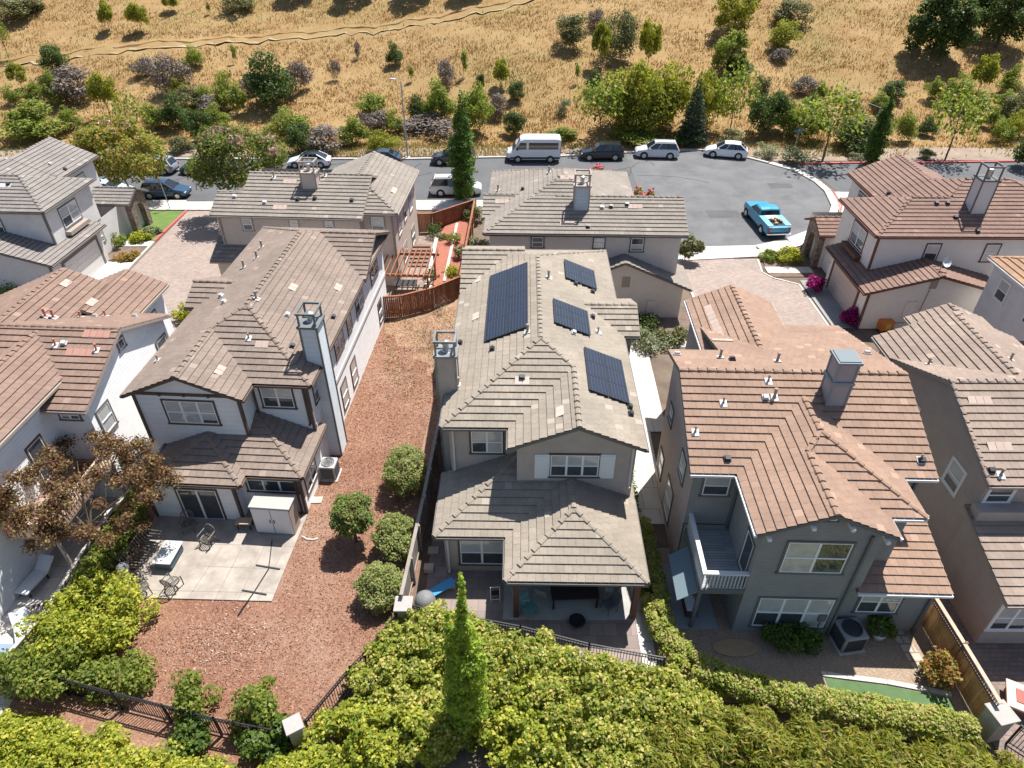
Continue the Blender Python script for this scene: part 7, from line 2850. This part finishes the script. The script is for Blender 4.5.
for i, (x, y, rx, ry, h_, lab) in enumerate(((-18.6, 11.9, 1.8, 1.1, 1.4, 'yellow-green shrub in the very bottom left corner'), (-15.6, 11.1, 2.0, 1.1, 1.4, 'yellow-green shrub second from the bottom left corner'), (-12.6, 10.5, 2.0, 1.1, 1.4, 'yellow-green shrub third from the bottom left corner'),
                                             (-9.7, 10.1, 1.8, 1.0, 1.4, 'yellow-green shrub below the square pillar at the bottom edge'), (-7.0, 10.6, 1.4, 1.0, 1.4, 'yellow-green shrub just right of the square pillar at the bottom edge'))):
    bush(lab, x, y, rx * 1.15, ry * 1.1, h_ * .9, L_lime, 13500, .13, 80, .38, 'border_shrub', 'shrub', 'shrubs along the bottom left edge', seed=120 + i, up=.7, jag=.2)
# feathery shrubs
for i, (x, y, rx, ry, h_, lab) in enumerate(((5.6, 11.5, 1.6, 1.4, 1.7, 'feathery olive shrub at the left end of the bottom right row'), (8.2, 11.6, 1.9, 1.5, 1.7, 'feathery olive shrub second from the left in the bottom right row'), (10.9, 11.3, 1.9, 1.5, 1.6, 'feathery olive shrub in the middle of the bottom right row'),
                                             (13.6, 10.95, 1.9, 1.4, 1.45, 'feathery olive shrub second from the right in the bottom right row'), (16.3, 10.6, 1.9, 1.4, 1.3, 'feathery olive shrub at the right end of the bottom right row'))):
    bush(lab, x, y, rx, ry, h_, L_olive, 9000, .26, 50, .4, 'feathery_shrub', 'shrub', 'feathery shrubs at the bottom right', seed=130 + i, long=4.2, stalk=(-.5, .3, .7))
column_tree('slim bright green columnar tree with two tips rising in front of the porch yard', -1.6, 12.75, 0, 8.3, .88, L_poplar, 18000, .14, 140, tips=[(-.45, .05, 7.0, .3), (.1, 0, 8.9, .26)])
# bronze-leaved tree
root = empty('plum_tree', (-18.9, 20.6, 0), 0, 'sparse bronze-leaved tree spreading over the boundary fence', 'tree')
limbs(4.6, .10, 3.2, 10, 151, M_bark, root, lean=(-.4, .3), fork=.4)
cl = lumpy(4.0, 3.2, 1.7, 3.9, 120, .5, 151, -.85, jag=.1)
cl = [(a - .5, b_ + .9, c_, d, e, f * .7) for a, b_, c_, d, e, f in cl[:-1]]
leaves('crown', cl, 30000, .12, L_bronze, root, seed=151, surf=.15)
# houses' beds
bush('clipped green shrub under the slate house window', 11.6, 16.35, 1.15, .55, .95, L_green, 3600, .12, 40, .28, 'clipped_shrub', 'shrub', seed=160)
bush('orange-tinted shrub at the foot of the golden cedar fence', 17.0, 14.9, .55, .6, 1.3, L_orange, 1300, .16, 12, .3, 'orange_shrub', 'shrub', seed=161)
o, _, _ = leaves('foliage', lumpy(.42, .42, .42, .75, 16, .2, 162), 700, .16, L_green, POT, seed=162)
for i, (px, py, r_, h_, lab) in enumerate(((815, 293, .95, 1.4, 'magenta bougainvillea in the sun beside the cream house entry'), (851, 326, .8, 1.3, 'magenta bougainvillea in the shade at the garage corner'))):
    p = G(px, py)
    r_, h_ = r_ * .72, h_ * .8
    o, P_, _ = leaves('bougainvillea', lumpy(r_, r_ * .8, h_ * .5, h_ * .5, 18, .34, 170 + i), 1500, .17, L_magenta, seed=170 + i)
    o.location = (p.x, p.y + .3, 0)
    tag(o, lab, 'shrub', 'bougainvillea')
for i, (px, py, r_, h_, m, lab) in enumerate(((788, 262, 1.1, 1.1, L_lime, 'round yellow-green shrub beside the stone entry of the cream house'), (768, 259, .8, .5, L_mid, 'low green shrub at the corner of the paved alley'),
                                              (652, 345, 1.5, .9, L_sage, 'pale green shrub in the bed below the garage gable'), (672, 340, 1.0, .7, L_scrub, 'purplish low shrub right of the pale green one below the garage gable'), (643, 330, 1.3, .7, L_dark, 'dark blue-green shrub against the garage gable wall'),
                                              (688, 262, .9, 2.6, L_scrub, 'spiky tall plant at the corner of the pale stucco house'),
                                              (115, 247, .9, 1.2, L_mid, 'shrub in the bed right of the light grey garage'), (141, 241, .8, .8, L_lime, 'yellow-green shrub at the corner of the small lawn'), (126, 258, .9, .35, L_orange, 'low rusty ground shrub by the light grey driveway'), (152, 234, .8, .4, L_sage, 'pale sage shrub between the lawn and the arch'),
                                              (188, 320, .8, 1.1, L_lime, 'yellow-green shrub at the corner of the white house side gable'), (5, 302, 1.3, 1.3, L_mid, 'green shrub at the left edge below the light grey wall'), (22, 290, .9, .9, L_mid, 'smaller green shrub against the light grey wall'),
                                              (478, 252, 1.0, 1.1, L_sage, 'pale shrub in the gap left of the pale stucco house'), (474, 222, .9, 1.6, L_scrub, 'grey-green shrub by the end of the redwood fence'))):
    p = G(px, py)
    kw = dict(long=5.0, stalk=(0, 0, .8)) if 'spiky' in lab else {}
    bush(lab, p.x, p.y, r_, r_ * .8, h_, m, 1300, .17 if not kw else .55, 14, r_ * .38, 'garden_shrub', 'shrub', 'shrubs in the garden beds', seed=180 + i, **kw)
for i, (x, y, hh, lab) in enumerate(((7.6, 58.2, 5.7, 'pink-flowered small tree peeping over the pale house roof right of its chimney'), (10.7, 54.6, 5.0, 'pink-flowered small tree peeping past the right end of the pale house roof'))):
    root = empty('crape_myrtle', (x, y, 0), 0, lab, 'tree', 'flowering street trees')
    limbs(hh, .08, 1.0, 5, 230 + i, M_barkp, root)
    cl = lumpy(1.2, 1.1, 1.1, hh - 1.1, 14, .4, 230 + i, -.7)
    leaves('crown', cl, 1200, .2, L_myrtle, root, seed=230 + i)
    leaves('blossom', [(a, b_, c_ + .25, d * .8, e * .8, f * .6) for a, b_, c_, d, e, f in cl if c_ > hh - 1.3], 700, .2, mat('blossom_red', (.62, .16, .2), (.5, .12, .16)), root, seed=231 + i)
for i, (px, py, r_, h_, m, lab) in enumerate(((453, 243, .5, .9, L_mid, 'small green plant in the red mulch nearest the street fence'), (458, 258, .4, 1.2, L_scrub, 'thin upright plant in the middle of the red mulch'), (453, 273, .7, .7, L_lime, 'yellow-green plant at the near end of the red mulch'), (442, 238, .5, .5, L_dark, 'dark low plant on the lower red mulch step'), (436, 233, .8, 1.0, L_dark, 'dark shrub by the street end redwood fence'), (431, 276, .5, .8, L_dark, 'dark potted-looking plant beside the pergola post'))):
    p = G(px, py, .3)
    bush(lab, p.x, p.y, r_, r_, h_, m, 520, .15, 9, r_ * .6, 'terrace_plant', 'plant', 'plants on the terrace', seed=200 + i, z=.28 if i < 3 else 0)
for i, (px, py, w_, h_, lab) in enumerate(((442, 312, 1.3, 1.5, 'bare grey shrub just below the curved redwood fence'), (430, 345, 1.2, 1.7, 'bare twiggy shrub on the straw beside the solar house chimney'), (437, 375, .7, 1.1, 'small bare shrub by the grey fence below the chimney'))):
    p = G(px, py)
    o = k_twig(210 + i, n=170)
    o.location = (p.x, p.y, 0)
    o.scale = (w_, w_, h_)
    tag(o, lab, 'shrub', 'bare shrubs on the straw')
bush('green tree cut by the right edge behind the reddish roof', 56.5, 73.5, 2.0, 1.8, 4.0, L_dark, 2200, .28, 24, .7, 'edge_tree', 'tree', seed=220)
bush('yellow-green hedge plant right of the tall cream chimney', 56.0, 64.5, 2.6, 1.5, 2.4, L_lime, 1800, .24, 22, .7, 'garden_shrub', 'shrub', seed=221)

# ---------------------------------------------------------------- dry grass on the slope, straw and litter (nobody could count them)
def blades(name, X, Y, Zf, hmin, hmax, wd, m, seed, lean=.35):
    g = np.random.default_rng(seed)
    n = len(X)
    Zb = Zf(X, Y)
    a = g.uniform(0, 6.283, n)
    hgt = g.uniform(hmin, hmax, n)
    lx, ly = g.normal(0, lean, n) * hgt, g.normal(-.1, lean, n) * hgt
    dx, dy = np.cos(a) * wd, np.sin(a) * wd
    V = np.stack([np.stack([X - dx, Y - dy, Zb - .05], -1), np.stack([X + dx, Y + dy, Zb - .05], -1), np.stack([X + lx, Y + ly, Zb + hgt], -1)], 1).reshape(-1, 3)
    me = bpy.data.meshes.new(name)
    me.vertices.add(3 * n)
    me.vertices.foreach_set('co', V.ravel())
    me.loops.add(3 * n)
    me.loops.foreach_set('vertex_index', np.arange(3 * n))
    me.polygons.add(n)
    me.polygons.foreach_set('loop_start', np.arange(0, 3 * n, 3))
    me.update()
    me.materials.append(m)
    o = bpy.data.objects.new(name, me)
    COL.objects.link(o)
    return tag(o, kind='stuff')


g = np.random.default_rng(5)
n = 260000
Y = 80.6 + 55 * g.random(n) ** 1.1
X = (g.random(n) - .5) * 2 * (Y * .80 + 12)
tread = np.array([[q.x, q.y] for q in _fine])
off_tread = np.ones(n, bool)
for q in tread:
    off_tread &= ~((np.abs(X - q[0]) < 1.1) & (Y - q[1] > -1.7) & (Y - q[1] < 1.2))
keep = off_tread & ((np.sin(X * .33 + np.sin(Y * .4) * 2) + np.sin(Y * .51 + X * .12) + g.normal(0, 1.0, n)) > -.7)
M_gb = mat('dry_grass_blade', (.355, .228, .095), (.275, .168, .068), nscale=.12, isl=.2, transl=.25, rough=.8, spec=.1, hue=.008, stain=(.05, .85, (.29, .25, .095)))
tag(blades('dry_grass', X[keep], Y[keep], hill_zv, .10, .36, .06, M_gb, 6), 'dry golden grass covering the hillside', 'grass')
ng = 30000
YG = 80.8 + 50 * g.random(ng) ** 1.3
XG = (g.random(ng) - .5) * 2 * (YG * .80 + 12)
kg = (np.sin(XG * .23 + np.sin(YG * .31) * 2) * np.sin(YG * .37 + XG * .09) + g.normal(0, .35, ng)) > .62
tag(blades('hill_weeds', XG[kg], YG[kg], hill_zv, .2, .55, .09, mat('weed_blade', (.25, .24, .085), (.17, .18, .06), nscale=.2, isl=.3, transl=.25), 16), 'olive weeds in patches among the dry grass', 'weeds')
n = 16000
Y = 77.6 + 4.2 * g.random(n)
X = (g.random(n) - .5) * 130
keep = (np.sin(X * .21) + np.sin(X * .07 + 2) + g.normal(0, .8, n) > -.1) & ~((X > 4) & (Y < 80.4) & (X < 26)) & ((X < 26) | (Y > 77.5))
tag(blades('verge_grass', X[keep], Y[keep], lambda x, y: hill_zv(x, y) + .03, .15, .5, .08, mat('verge_blade', (.42, .33, .13), (.28, .25, .09), nscale=.3, isl=.3, transl=.25), 7), 'straw and green weeds along the verge', 'grass')
n = 5000
Y = 33 + 11 * g.random(n)
X = -9.2 + 5.2 * g.random(n)
keep = (X > -9.6 + (43.5 - Y) * .18) & (g.random(n) < .25 + .6 * (np.sin(X * 2.1 + Y) > 0)) & (Y < 42.4 + np.maximum(0, X + 8) * .6)
tag(blades('straw', X[keep], Y[keep], lambda x, y: 0 * x + .02, .04, .22, .03, mat('straw_blade', (.5, .38, .22), (.42, .3, .16), nscale=.8, isl=.3), 8, lean=1.2), 'dry straw lying below the curved redwood fence', 'straw')
# loose chips over the wood-chip yard: short flat slivers
n = 34000
Y = 11.5 + 31 * g.random(n)
X = -17.5 + 13.2 * g.random(n)
edge = -4.75 + np.clip((Y - 17) * .03, -1.5, .7)
keep = (X < edge) & ~((X < -10.4) & (Y > 17.2)) & ((Y > 12.6 - (X + 8) * .25) | (X > -8)) & (Y > 12 + np.maximum(0, X + 7.8) * 1.6)
tag(blades('wood_chip_litter', X[keep], Y[keep], lambda x, y: 0 * x + .045, .01, .035, .035, mat('chip', (.30, .155, .10), (.24, .115, .075), nscale=.4, isl=.35, c3=((.44, .31, .225), .16)), 9, lean=2.5), 'loose wood chips scattered over the yard', 'wood chips')

c0 = G(222, 640)
n = 1200
X = c0.x + g.normal(0, 1.5, n)
Y = c0.y + g.normal(0, 1.0, n)
tag(blades('bleached_chips', X, Y, lambda x, y: 0 * x + .05, .01, .03, .04, mat('bleached_chip', (.45, .35, .29), (.36, .26, .20), nscale=.6, isl=.25), 19, lean=2.5), 'pale bleached chips thrown over the middle of the yard', 'wood chips')
# ================================================================== daylight
SUN_AZ, SUN_EL = 36.0, 64.0
w = bpy.data.worlds.new('World')
S.world = w
w.use_nodes = True
nt = w.node_tree
sky = nt.nodes.new('ShaderNodeTexSky')
sky.sky_type = 'NISHITA'
sky.sun_disc = False
sky.sun_elevation = R(SUN_EL)
sky.sun_rotation = R(SUN_AZ)
sky.air_density = 1.0
sky.dust_density = 1.0
bg = nt.nodes['Background']
bg.inputs['Strength'].default_value = 0.084
nt.links.new(sky.outputs[0], bg.inputs['Color'])
sun = bpy.data.lights.new('sun', 'SUN')
sun.energy = 5.0
sun.angle = R(0.55)
sun.color = (1.0, 0.97, 0.92)
so = bpy.data.objects.new('sun', sun)
COL.objects.link(so)
dv = Vector((math.sin(R(SUN_AZ)) * math.cos(R(SUN_EL)), math.cos(R(SUN_AZ)) * math.cos(R(SUN_EL)), math.sin(R(SUN_EL))))
so.rotation_euler = dv.to_track_quat('Z', 'Y').to_euler()
so.location = (30, 60, 80)
S.view_settings.view_transform = 'Standard'
S.view_settings.look = 'None'
S.view_settings.exposure = 0.75
S.view_settings.gamma = 1.0
S.render.film_transparent = False
S.cycles.max_bounces = 6
S.cycles.diffuse_bounces = 3
S.cycles.glossy_bounces = 2
S.cycles.transmission_bounces = 2
